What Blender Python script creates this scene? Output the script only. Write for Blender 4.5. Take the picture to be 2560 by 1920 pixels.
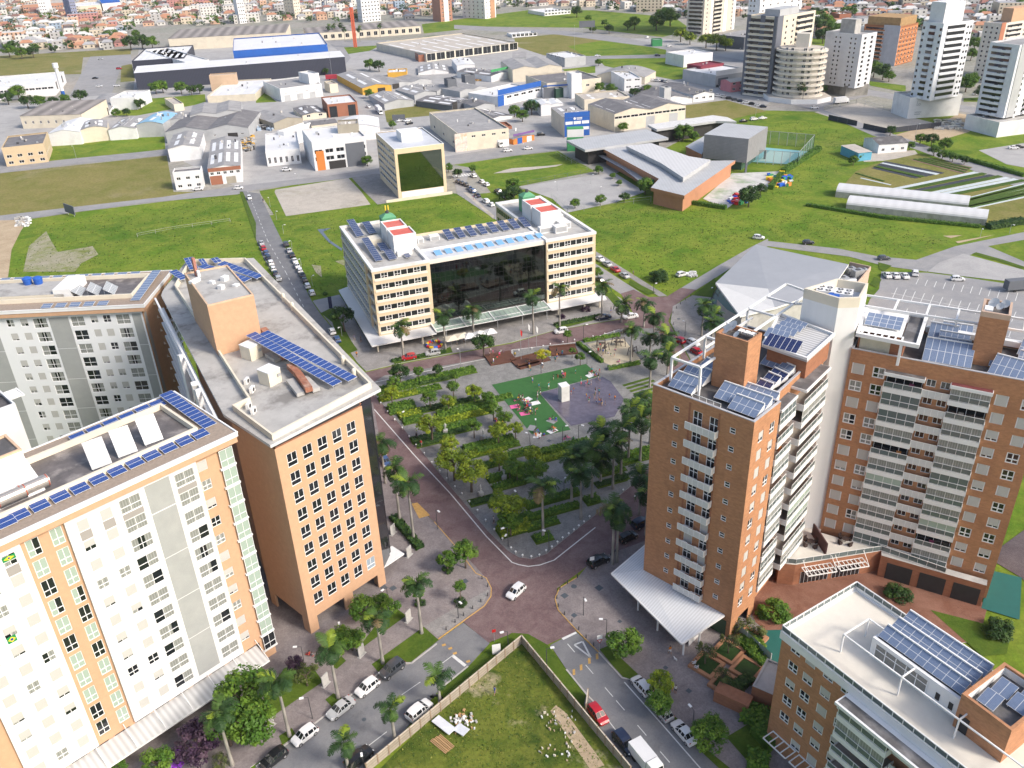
import bpy,bmesh,math,random
import numpy as np
from mathutils import Vector,Matrix
C=bpy.context;SC=C.scene;COL=SC.collection
for o in list(bpy.data.objects):bpy.data.objects.remove(o)
R=random.Random(7)
PI=math.pi;rad=math.radians
# camera, world, sun, exposure
CAMH=100.0;FPX=2151.07;PITCH=0.504076;ROLL=-0.03905
_f=Vector((0,math.cos(PITCH),-math.sin(PITCH)));_x=Vector((1,0,0));_u=_x.cross(_f)
AX=math.cos(ROLL)*_x+math.sin(ROLL)*_u;AU=-math.sin(ROLL)*_x+math.cos(ROLL)*_u;AF=_f
CAM=Vector((0,0,CAMH))
cam=bpy.data.objects.new('camera',bpy.data.cameras.new('camera'));COL.objects.link(cam)
cam.data.sensor_width=36;cam.data.lens=FPX/2560*36;cam.data.clip_start=1;cam.data.clip_end=12000
cam.matrix_world=Matrix(((AX.x,AU.x,-AF.x,0),(AX.y,AU.y,-AF.y,0),(AX.z,AU.z,-AF.z,CAMH),(0,0,0,1)))
SC.camera=cam
SUN_DIR=Vector((0.86,-0.51,0)).normalized();SUN_EL=rad(38)
W_=bpy.data.worlds.new('World');SC.world=W_;W_.use_nodes=True
_n=W_.node_tree.nodes;_bg=_n['Background'];_sky=_n.new('ShaderNodeTexSky')
_sky.sky_type='NISHITA';_sky.sun_disc=False;_sky.sun_elevation=SUN_EL;_sky.sun_rotation=math.atan2(SUN_DIR.x,SUN_DIR.y)
_sky.air_density=1.0;_sky.dust_density=3.5;_sky.ozone_density=1.0
W_.node_tree.links.new(_sky.outputs[0],_bg.inputs[0]);_bg.inputs[1].default_value=0.15
sun=bpy.data.objects.new('sun',bpy.data.lights.new('sun','SUN'));COL.objects.link(sun)
sun.data.energy=2.1;sun.data.angle=rad(11);sun.data.color=(1,0.93,0.84)
sun.rotation_euler=(-(SUN_DIR*math.cos(SUN_EL)+Vector((0,0,math.sin(SUN_EL))))).to_track_quat('-Z','Y').to_euler()
VS=SC.view_settings;VS.view_transform='Standard';VS.look='None';VS.exposure=0.66;VS.gamma=1.0
SC.cycles.max_bounces=5;SC.cycles.diffuse_bounces=3;SC.cycles.glossy_bounces=3;SC.cycles.transparent_max_bounces=8
# measuring: photo pixel -> point at height z
def U(c,r,x,y):return(640*c+x/3.456,480*r+y/3.456)
def ray(p):return AF+AX*((p[0]-1280)/FPX)-AU*((p[1]-960)/FPX)
def G(p,z=0.0):
 d=ray(p);k=(CAMH-z)/-d.z
 return Vector((d.x*k,d.y*k,z))
def proj(v):
 d=Vector(v)-CAM;w=d.dot(AF)
 return(1280+FPX*d.dot(AX)/w,960-FPX*d.dot(AU)/w,w)
def hgt(base,top):
 b=G(base);lo,hi=0.0,99.0
 for _ in range(40):
  m=(lo+hi)/2
  if proj((b.x,b.y,m))[1]>top[1]:lo=m
  else:hi=m
 return lo
 # mesh builder
class MB:
 def __init__(s):s.v=[];s.f=[];s.mi=[];s.mats=[];s.M=None
 def mat(s,m):
  if m not in s.mats:s.mats.append(m)
  return s.mats.index(m)
 def poly(s,pts,m):
  b=len(s.v)
  for p in pts:
   p=Vector(p)
   s.v.append(tuple(s.M@p)if s.M else tuple(p))
  s.f.append(tuple(range(b,b+len(pts))));s.mi.append(s.mat(m))
 def hull(s,P,faces,m):
  b=len(s.v)
  for p in P:
   p=Vector(p);s.v.append(tuple(s.M@p)if s.M else tuple(p))
  k=s.mat(m)
  for f in faces:s.f.append(tuple(b+i for i in f));s.mi.append(k)
 BF=((0,3,2,1),(4,5,6,7),(0,1,5,4),(1,2,6,5),(2,3,7,6),(3,0,4,7))
 def box(s,x0,y0,z0,x1,y1,z1,m):
  s.hull([(x0,y0,z0),(x1,y0,z0),(x1,y1,z0),(x0,y1,z0),(x0,y0,z1),(x1,y0,z1),(x1,y1,z1),(x0,y1,z1)],s.BF,m)
 def obox(s,c,ang,lx,ly,z0,z1,m):
  ca,sa=math.cos(ang),math.sin(ang);P=[]
  for z in(z0,z1):
   for a,b in((-1,-1),(1,-1),(1,1),(-1,1)):
    x,y=a*lx/2,b*ly/2;P.append((c[0]+ca*x-sa*y,c[1]+sa*x+ca*y,z))
  s.hull(P,s.BF,m)
 def prism(s,pts,z0,z1,m,top=None,bottom=False):
  n=len(pts);a=sum(pts[i][0]*pts[(i+1)%n][1]-pts[(i+1)%n][0]*pts[i][1]for i in range(n))
  if a<0:pts=pts[::-1]
  for i in range(n):
   p,q=pts[i],pts[(i+1)%n]
   s.poly([(p[0],p[1],z0),(q[0],q[1],z0),(q[0],q[1],z1),(p[0],p[1],z1)],m)
  s.poly([(p[0],p[1],z1)for p in pts],top or m)
  if bottom:s.poly([(p[0],p[1],z0)for p in pts[::-1]],m)
 def rim(s,pts,w,z0,z1,m):
  n=len(pts);a=sum(pts[i][0]*pts[(i+1)%n][1]-pts[(i+1)%n][0]*pts[i][1]for i in range(n))
  if a<0:pts=pts[::-1]
  inn=inset(pts,w)
  for i in range(n):
   j=(i+1)%n;p,q,pi,qi=pts[i],pts[j],inn[i],inn[j]
   s.poly([(p[0],p[1],z0),(q[0],q[1],z0),(q[0],q[1],z1),(p[0],p[1],z1)],m)
   s.poly([(p[0],p[1],z1),(q[0],q[1],z1),(qi[0],qi[1],z1),(pi[0],pi[1],z1)],m)
   s.poly([(qi[0],qi[1],z0),(pi[0],pi[1],z0),(pi[0],pi[1],z1),(qi[0],qi[1],z1)],m)
 def cyl(s,p,q,r0,r1,m,n=8,cap=True):
  p,q=Vector(p),Vector(q);d=(q-p).normalized();a=d.orthogonal().normalized();b=d.cross(a);P=[]
  for c,r in((p,r0),(q,r1)):
   for i in range(n):t=2*PI*i/n;P.append(c+a*(r*math.cos(t))+b*(r*math.sin(t)))
  F=[(i,(i+1)%n,n+(i+1)%n,n+i)for i in range(n)]
  if cap:F+=[tuple(range(n))[::-1],tuple(range(n,2*n))]
  s.hull(P,F,m)
 def bar(s,p,q,w,m,h=None):
  p,q=Vector(p),Vector(q);d=(q-p).normalized();up=Vector((0,0,1))if abs(d.z)<.95 else Vector((1,0,0))
  a=d.cross(up).normalized()*(w/2);b=a.cross(d).normalized()*((h or w)/2)
  s.hull([p-a-b,p+a-b,p+a+b,p-a+b,q-a-b,q+a-b,q+a+b,q-a+b],s.BF,m)
 def ball(s,c,r,m,n=8,sz=1.0):
  P=[];F=[];k=n//2
  for j in range(k+1):
   for i in range(n):
    th=PI*j/k;ph=2*PI*i/n
    P.append((c[0]+r*math.sin(th)*math.cos(ph),c[1]+r*math.sin(th)*math.sin(ph),c[2]+r*sz*math.cos(th)))
  for j in range(k):
   for i in range(n):F.append((j*n+i,(j+1)*n+i,(j+1)*n+(i+1)%n,j*n+(i+1)%n))
  s.hull(P,F,m)
 def mesh(s,name,smooth=False):
  me=bpy.data.meshes.new(name);me.from_pydata(s.v,[],s.f);me.validate()
  for m in s.mats:me.materials.append(m)
  if len(s.mats)>1:me.polygons.foreach_set('material_index',s.mi[:len(me.polygons)])
  if smooth:me.polygons.foreach_set('use_smooth',[True]*len(me.polygons))
  me.update();return me
 def build(s,name,parent=None,smooth=False,label=None,kind=None):
  return put(name,s.mesh(name,smooth),parent,label=label,kind=kind)
def inset(pts,w):
 n=len(pts);out=[]
 for i in range(n):
  p,q,r=(Vector(pts[(i+k-1)%n][:2])for k in range(3))
  d1=(q-p).normalized();d2=(r-q).normalized();n1=Vector((-d1.y,d1.x));n2=Vector((-d2.y,d2.x))
  b=(n1+n2);b=b/max(.3,b.dot(n1));out.append((q.x+b.x*w,q.y+b.y*w))
 return out
def put(name,me,parent=None,M=None,label=None,kind=None):
 o=bpy.data.objects.new(name,me);COL.objects.link(o)
 if parent:o.parent=parent
 if M is not None:o.matrix_local=M
 if label:o['label']=label
 if kind:o['kind']=kind
 return o
def tag(o,label,cat,group=None):
 o['label']=label;o['category']=cat
 if group:o['group']=group
 return o
def thing(name,label,cat,loc=(0,0,0),rz=0,group=None):
 o=bpy.data.objects.new(name,None);COL.objects.link(o);o.empty_display_size=.3
 o.location=(loc[0],loc[1],loc[2]if len(loc)>2 else 0);o.rotation_euler=(0,0,rz)
 return tag(o,label,cat,group)
def dup(o,parent=None):
 c=o.copy();COL.objects.link(c)
 if parent:c.parent=parent
 for ch in o.children:dup(ch,c)
 return c
def clone(o,loc,rz,label,group=None,scale=None):
 c=dup(o);c.location=loc;c.rotation_euler=(0,0,rz);c['label']=label
 if group:c['group']=group
 if scale:c.scale=scale if hasattr(scale,'__len__')else(scale,)*3
 return c
NTH=['first','second','third','fourth','fifth','sixth','seventh','eighth','ninth','tenth','eleventh','twelfth','thirteenth','fourteenth','fifteenth','sixteenth','seventeenth','eighteenth','nineteenth','twentieth']
def nth(i):
 if i>98:return 'later'
 if i<20:return NTH[i]
 T=['','','twenty','thirty','forty','fifty','sixty','seventy','eighty','ninety']
 k=i+1
 return(T[k//10]+'-'+NTH[k%10-1])if k%10 else{20:'twentieth',30:'thirtieth',40:'fortieth',50:'fiftieth',60:'sixtieth',70:'seventieth',80:'eightieth',90:'ninetieth'}[k]
 # materials
MATS={}
def mat(name,col,rough=.8,var=.18,scale=.6,bump=0,metal=0,spec=None,stain=None,stain_amt=.5,stain_scale=.12,aniso=(1,1,1),wave=None):
 if name in MATS:return MATS[name]
 m=bpy.data.materials.new(name);m.use_nodes=True;nt=m.node_tree;N=nt.nodes;L=nt.links;b=N['Principled BSDF']
 b.inputs['Roughness'].default_value=rough;b.inputs['Metallic'].default_value=metal
 if spec is not None:b.inputs['Specular IOR Level'].default_value=spec
 tc=N.new('ShaderNodeTexCoord');mp=N.new('ShaderNodeMapping');mp.inputs['Scale'].default_value=aniso
 L.new(tc.outputs['Object'],mp.inputs['Vector'])
 nz=N.new('ShaderNodeTexNoise');nz.inputs['Scale'].default_value=scale;nz.inputs['Detail'].default_value=7;nz.inputs['Roughness'].default_value=.7
 L.new(mp.outputs[0],nz.inputs['Vector'])
 mr=N.new('ShaderNodeMapRange');mr.inputs[1].default_value=.25;mr.inputs[2].default_value=.75;mr.inputs[3].default_value=1-var;mr.inputs[4].default_value=1+var
 L.new(nz.outputs['Fac'],mr.inputs[0])
 mx=N.new('ShaderNodeMix');mx.data_type='RGBA';mx.blend_type='MULTIPLY';mx.inputs[0].default_value=1;mx.inputs[6].default_value=(*col,1)
 L.new(mr.outputs[0],mx.inputs[7]);out=mx.outputs[2]
 if stain:
  n2=N.new('ShaderNodeTexNoise');n2.inputs['Scale'].default_value=stain_scale;n2.inputs['Detail'].default_value=9;n2.inputs['Roughness'].default_value=.65
  L.new(tc.outputs['Object'],n2.inputs['Vector'])
  r2=N.new('ShaderNodeMapRange');r2.inputs[1].default_value=.5;r2.inputs[2].default_value=.68;r2.inputs[4].default_value=stain_amt
  L.new(n2.outputs['Fac'],r2.inputs[0])
  m2=N.new('ShaderNodeMix');m2.data_type='RGBA';m2.inputs[7].default_value=(*stain,1)
  L.new(r2.outputs[0],m2.inputs[0]);L.new(out,m2.inputs[6]);out=m2.outputs[2]
 if wave:
  wv=N.new('ShaderNodeTexWave');wv.bands_direction=wave[0];wv.inputs['Scale'].default_value=PI/10/wave[1];wv.inputs['Distortion'].default_value=.0
  L.new(tc.outputs['Object'],wv.inputs['Vector'])
  r3=N.new('ShaderNodeMapRange');r3.inputs[3].default_value=1-wave[2];L.new(wv.outputs['Fac'],r3.inputs[0])
  m3=N.new('ShaderNodeMix');m3.data_type='RGBA';m3.blend_type='MULTIPLY';m3.inputs[0].default_value=1
  L.new(out,m3.inputs[6]);L.new(r3.outputs[0],m3.inputs[7]);out=m3.outputs[2]
 L.new(out,b.inputs['Base Color'])
 if bump:
  bp=N.new('ShaderNodeBump');bp.inputs['Strength'].default_value=bump;bp.inputs['Distance'].default_value=.2
  L.new(nz.outputs['Fac'],bp.inputs['Height']);L.new(bp.outputs[0],b.inputs['Normal'])
 MATS[name]=m;return m
def glass(name,col,rough=.05,spec=.8,metal=0):
 if name in MATS:return MATS[name]
 m=bpy.data.materials.new(name);m.use_nodes=True;b=m.node_tree.nodes['Principled BSDF']
 b.inputs['Base Color'].default_value=(*col,1);b.inputs['Roughness'].default_value=rough;b.inputs['Specular IOR Level'].default_value=spec;b.inputs['Metallic'].default_value=metal
 MATS[name]=m;return m
WHITE=mat('white_paint',(.74,.74,.73),.6,.06,.4,stain=(.5,.49,.46),stain_amt=.25)
OFFW=mat('cream_paint',(.68,.62,.5),.7,.07,.4,stain=(.45,.4,.32),stain_amt=.2)
CONC=mat('concrete',(.42,.41,.39),.9,.2,.5,stain=(.16,.15,.14),stain_amt=.55)
ROOFC=mat('roof_concrete',(.4,.39,.37),.9,.16,.35,stain=(.13,.12,.11),stain_amt=.75,stain_scale=.18)
DARKROOF=mat('dark_membrane',(.1,.095,.095),.8,.35,.5,stain=(.35,.34,.34),stain_amt=.5,stain_scale=.3)
MAUVE=mat('weathered_roof',(.17,.15,.155),.85,.3,.3,stain=(.42,.4,.4),stain_amt=.6,stain_scale=.15)
GLASS=glass('dark_glass',(.015,.018,.022))
GLASSL=mat('curtain_behind_glass',(.3,.31,.29),.3,.1,2,wave=('X',.35,.35),spec=.5)
GLASSG=glass('frosted_green_glass',(.33,.41,.35),.2,.7)
SHUT=mat('white_shutter',(.5,.49,.465),.6,.06,1,wave=('Z',.12,.12))
FRAME=mat('white_frame',(.8,.8,.8),.4,.03,1)
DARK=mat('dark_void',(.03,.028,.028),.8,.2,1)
METAL=mat('grey_metal',(.4,.41,.42),.45,.1,1,metal=.3)
DMETAL=mat('dark_metal',(.06,.06,.065),.5,.1,1)
ORANGE=mat('orange_render',(.53,.325,.2),.85,.1,1.2,stain=(.42,.25,.15),stain_amt=.25)
BRICK=mat('orange_brick',(.41,.2,.1),.85,.3,1.1,aniso=(1,1,2.5),stain=(.25,.115,.06),stain_amt=.5,stain_scale=.25)
BRICKD=mat('brown_brick',(.3,.13,.07),.85,.25,1.1,aniso=(1,1,2.5))
PV=None
# buildings
WM={}
def win_mesh(w,h,v,hb,shut,panes,ft=.07,fm=None):
 key=(round(w,2),round(h,2),v,hb,shut,tuple(p.name for p in panes),ft,fm)
 if key in WM:return WM[key]
 fm=fm or FRAME;D=.12
 a=MB()
 for x0,x1 in((0,ft),(w-ft,w)):a.box(x0,D-.06,0,x1,D+.04,h,fm)
 for z0,z1 in((0,ft),(h-ft,h)):a.box(ft,D-.06,z0,w-ft,D+.04,z1,fm)
 for q in v:
  if isinstance(q,tuple):x,z0,z1=q
  else:x,z0,z1=q,0,1
  a.box(x*w-ft/2,D-.05,max(ft,z0*h),x*w+ft/2,D+.03,min(h-ft,z1*h),fm)
 for q in hb:a.box(ft,D-.07,q*h-ft/2,w-ft,D+.02,q*h+ft/2,fm)
 b=MB();n=len(panes)
 for i,p in enumerate(panes):b.poly([(w*i/n,D,0),(w*(i+1)/n,D,0),(w*(i+1)/n,D,h),(w*i/n,D,h)],p)
 c=None
 if shut>0:
  c=MB();c.box(ft,D-.1,h*(1-shut),w-ft,D-.062,h-.01,SHUT);c=c.mesh('shutter')
 WM[key]=(a.mesh('window'),b.mesh('pane'),c);return WM[key]
def rects(L,z0,z1,ops):
 """wall cells left over around openings, merged along each row"""
 xs=sorted({0,L}|{round(v,3)for o in ops for v in(o[0],o[0]+o[2])});zs=sorted({z0,z1}|{round(v,3)for o in ops for v in(o[1],o[1]+o[3])})
 xs=[x for x in xs if-1e-6<=x<=L+1e-6];zs=[z for z in zs if z0-1e-6<=z<=z1+1e-6]
 out=[]
 for k in range(len(zs)-1):
  zc=(zs[k]+zs[k+1])/2;row=[o for o in ops if o[1]<zc<o[1]+o[3]];st=None
  for i in range(len(xs)-1):
   xc=(xs[i]+xs[i+1])/2;hole=any(o[0]<xc<o[0]+o[2]for o in row)
   if hole:
    if st is not None:out.append((st,zs[k],xs[i],zs[k+1]));st=None
   elif st is None:st=xs[i]
  if st is not None:out.append((st,zs[k],L,zs[k+1]))
 return out
class Bldg:
 def __init__(s,name,label,cat,A,ang,L,D,H,group=None):
  s.root=thing(name,label,cat,(A[0],A[1],0),rad(ang),group);s.L,s.D,s.H=L,D,H
  s.MW=Matrix.Translation((A[0],A[1],0))@Matrix.Rotation(rad(ang),4,'Z');s.IW=s.MW.inverted()
  s.ops={k:[]for k in 'FRBS'};s.wins=[];s.wmat={k:None for k in 'FRBS'}
 def loc(s,p,z=0.0):v=s.IW@G(p,z);return v
 def M(s,f):
  o,r={'F':((0,0,0),0),'R':((s.L,0,0),90),'B':((s.L,s.D,0),180),'S':((0,s.D,0),-90)}[f]
  return Matrix.Translation(o)@Matrix.Rotation(rad(r),4,'Z')
 def len(s,f):return s.L if f in 'FB' else(getattr(s,'Rlen',s.D)if f=='R' else s.D)
 def hole(s,f,x,z,w,h):s.ops[f].append((x,z,w,h))
 def win(s,f,x,z,w,h,v=(.5,),hb=(),shut=0,panes=None,ft=.07,fm=None,hole=True,y=0,label=None,M=None):
  if hole and M is None:s.ops[f].append((x,z,w,h))
  MM=(M if M is not None else s.M(f))@Matrix.Translation((x,y,z))
  s.wins.append((w*h,MM,win_mesh(w,h,v,hb,shut,panes or(GLASS,),ft,fm),label,w,h))
 def walls(s,m,z0=0,z1=None,faces='FRBS',depth=.13,name='wall',back=None,mb=None):
  z1=z1 if z1 is not None else s.H;a=mb or MB()
  for f in faces:
   a.M=s.M(f);Lf=s.len(f);mm=s.wmat[f]or m
   for x0,za,x1,zb in rects(Lf,z0,z1,s.ops[f]):a.poly([(x0,0,za),(x1,0,za),(x1,0,zb),(x0,0,zb)],mm)
   for x,z,w,h in s.ops[f]:
    d=depth
    a.poly([(x,0,z),(x+w,0,z),(x+w,d,z),(x,d,z)],mm);a.poly([(x,d,z+h),(x+w,d,z+h),(x+w,0,z+h),(x,0,z+h)],mm)
    a.poly([(x,0,z),(x,d,z),(x,d,z+h),(x,0,z+h)],mm);a.poly([(x+w,d,z),(x+w,0,z),(x+w,0,z+h),(x+w,d,z+h)],mm)
  a.M=None
  if mb is None:a.build(name,s.root)
 def finish(s,simple=False):
  W=[]
  for ar,MM,ms,lab,w,h in s.wins:
   c=s.MW@MM@Vector((w/2,0,h/2));u,v,d=proj(c);n=(s.MW.to_3x3()@MM.to_3x3()@Vector((0,-1,0)))
   vis=n.dot(CAM-c)>0 and d>0 and-60<u<2620 and-60<v<1980
   W.append(((ar/max(d,1)**2*max(.02,n.dot(CAM-c)/d))if vis else 0,MM,ms,lab))
  W.sort(key=lambda q:-q[0]);rest=None
  for i,(k,MM,ms,lab)in enumerate(W):
   if i<98 and k>0:
    o=put('window',ms[0],s.root,MM,label=lab)
    put('pane',ms[1],o)
    if ms[2]:put('shutter',ms[2],o)
   else:
    if rest is None:rest=MB()
    for me in ms:
     if me is None:continue
     rest.M=MM;vs=[v.co for v in me.vertices]
     for p in me.polygons:rest.poly([vs[j]for j in p.vertices],me.materials[p.material_index])
  if rest is not None:
   rest.M=None;rest.build('window',s.root,kind='stuff' if len(W)>98 else None)
  return s.root
PVC={}
def pv_mat(kind):
 if kind in PVC:return PVC[kind]
 col,fr,n={'blue':((.018,.055,.22),(.55,.56,.58),0),'pale':((.14,.19,.29),(.6,.6,.6),0),'navy':((.008,.02,.09),(.6,.6,.6),0),'steel':((.035,.055,.13),(.6,.6,.6),0),'sky':((.17,.36,.6),(.4,.55,.7),0),'grey':((.3,.32,.33),(.6,.6,.6),0)}[kind]
 m=bpy.data.materials.new('solar_cell_'+kind);m.use_nodes=True;nt=m.node_tree;N=nt.nodes;b=N['Principled BSDF']
 tc=N.new('ShaderNodeTexCoord');br=N.new('ShaderNodeTexBrick');br.offset=0;br.inputs['Scale'].default_value=1;br.inputs['Brick Width'].default_value=.16;br.inputs['Row Height'].default_value=.16;br.inputs['Mortar Size'].default_value=.004
 br.inputs['Color1'].default_value=(*col,1);br.inputs['Color2'].default_value=(col[0]*1.15,col[1]*1.12,col[2]*1.1,1);br.inputs['Mortar'].default_value=tuple((a+f*.5)/1.5 for a,f in zip(col,fr))+(1,)
 nt.links.new(tc.outputs['Object'],br.inputs['Vector']);nt.links.new(br.outputs[0],b.inputs['Base Color']);b.inputs['Roughness'].default_value=.22;b.inputs['Specular IOR Level'].default_value=.45
 fm=mat('panel_frame',(.62,.63,.65),.4,.03,1)
 PVC[kind]=(m,fm);return PVC[kind]
def solar(parent,x,y,z,w,d,tilt=12,rz=0,nx=1,ny=1,kind='blue',legs=.35,name='solar_panel',white_back=False):
 """array with its low edge centred at (x,y), w wide, d deep, tilted up towards the back"""
 cm,fm=pv_mat(kind);root=bpy.data.objects.new(name,None)
 a=MB();a.box(-w/2,0,-.05,w/2,d,0,fm)
 for i in range(nx):
  for j in range(ny):
   g=.035;x0=-w/2+w*i/nx+g;x1=-w/2+w*(i+1)/nx-g;y0=d*j/ny+g;y1=d*(j+1)/ny-g
   a.poly([(x0,y0,.006),(x1,y0,.006),(x1,y1,.006),(x0,y1,.006)],cm)
 M=Matrix.Translation((x,y,z+legs))@Matrix.Rotation(rad(rz),4,'Z')@Matrix.Rotation(rad(tilt),4,'X')
 o=put(name,a.mesh(name),parent,M)
 b=MB();hb=d*math.sin(rad(tilt))+legs;Mi=M.inverted()@Matrix.Translation((x,y,z))@Matrix.Rotation(rad(rz),4,'Z');b.M=Mi
 yb=d*math.cos(rad(tilt))
 if white_back:
  b.poly([(-w/2,yb+.03,0),(w/2,yb+.03,0),(w/2,yb+.03,hb),(-w/2,yb+.03,hb)],WHITE);b.bar((-w/2,yb,hb+.08),(w/2,yb,hb+.08),.18,WHITE)
  for sx in(-w/2-.03,w/2+.03):b.poly([(sx,0,0),(sx,yb,0),(sx,yb,hb),(sx,0,legs)],WHITE)
 else:
  for k in range(max(2,int(w/3)+1)):
   lx=-w/2+.15+(w-.3)*k/max(1,max(2,int(w/3)+1)-1)
   b.bar((lx,.1,0),(lx,.1,legs),.06,METAL);b.bar((lx,yb-.1,0),(lx,yb-.1,hb-.06),.06,METAL)
 b.build('panel_stand',o);return o
def solar_q(bl,p0,p1,p2,z,n=1,m=1,kind='blue',tilt=12,legs=.35,wb=False):
 """array from three photo corners at height z: low-left, low-right, back-right"""
 a,b,c=(bl.loc(p,z)for p in(p0,p1,p2));ex=(b-a);ex.z=0;w=ex.length;ex.normalize();ey=Vector((-ex.y,ex.x,0));d=(c-b).dot(ey)
 if d<0:a,b=b,a;ex=-ex;ey=-ey;d=-d
 mid=(a+b)/2;return solar(bl.root,mid.x,mid.y,z,w,d/math.cos(rad(tilt)),tilt,math.degrees(math.atan2(ex.y,ex.x)),n,m,kind,legs,white_back=wb)
def rail(a,pts,h=1.0,m=None,step=1.2,bar=.06,glassm=None):
 m=m or WHITE
 for p,q in zip(pts[:-1],pts[1:]):
  p,q=Vector(p),Vector(q);L=(q-p).length;n=max(1,round(L/step));up=Vector((0,0,h))
  a.bar(p+up,q+up,bar,m);a.bar(p+up*.12,q+up*.12,bar*.7,m)
  for k in range(n+1):c=p.lerp(q,k/n);a.bar(c,c+up,bar*.8,m)
  if glassm:a.poly([p+up*.15,q+up*.15,q+up*.95,p+up*.95],glassm)
def dish(parent,x,y,z,r=.6,az=0):
 a=MB();n=12
 d=Vector((math.cos(az)*.7,math.sin(az)*.7,.7));e=d.orthogonal().normalized();g=d.cross(e);c=Vector((x,y,z+.9))
 P=[c-d*(r*.25)]+[c+e*(r*math.cos(2*PI*i/n))+g*(r*math.sin(2*PI*i/n))for i in range(n)]
 a.hull(P,[(0,i+1,(i+1)%n+1)for i in range(n)],mat('dish_grey',(.62,.62,.6),.5));a.bar((x,y,z),c-d*(r*.2),.07,METAL)
 a.build('satellite_dish',parent)
def ac_unit(parent,x,y,z,rz=0,sc=1.0):
 a=MB();a.obox((x,y),rz,.9*sc,.35*sc,z,z+.7*sc,WHITE)
 q=Vector((x+math.sin(rz)*.19*sc,y-math.cos(rz)*.19*sc,z+.35*sc));a.cyl(q,q+Vector((math.sin(rz)*.02,-math.cos(rz)*.02,0)),.26*sc,.26*sc,DMETAL,10);a.build('air_conditioner',parent)
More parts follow.
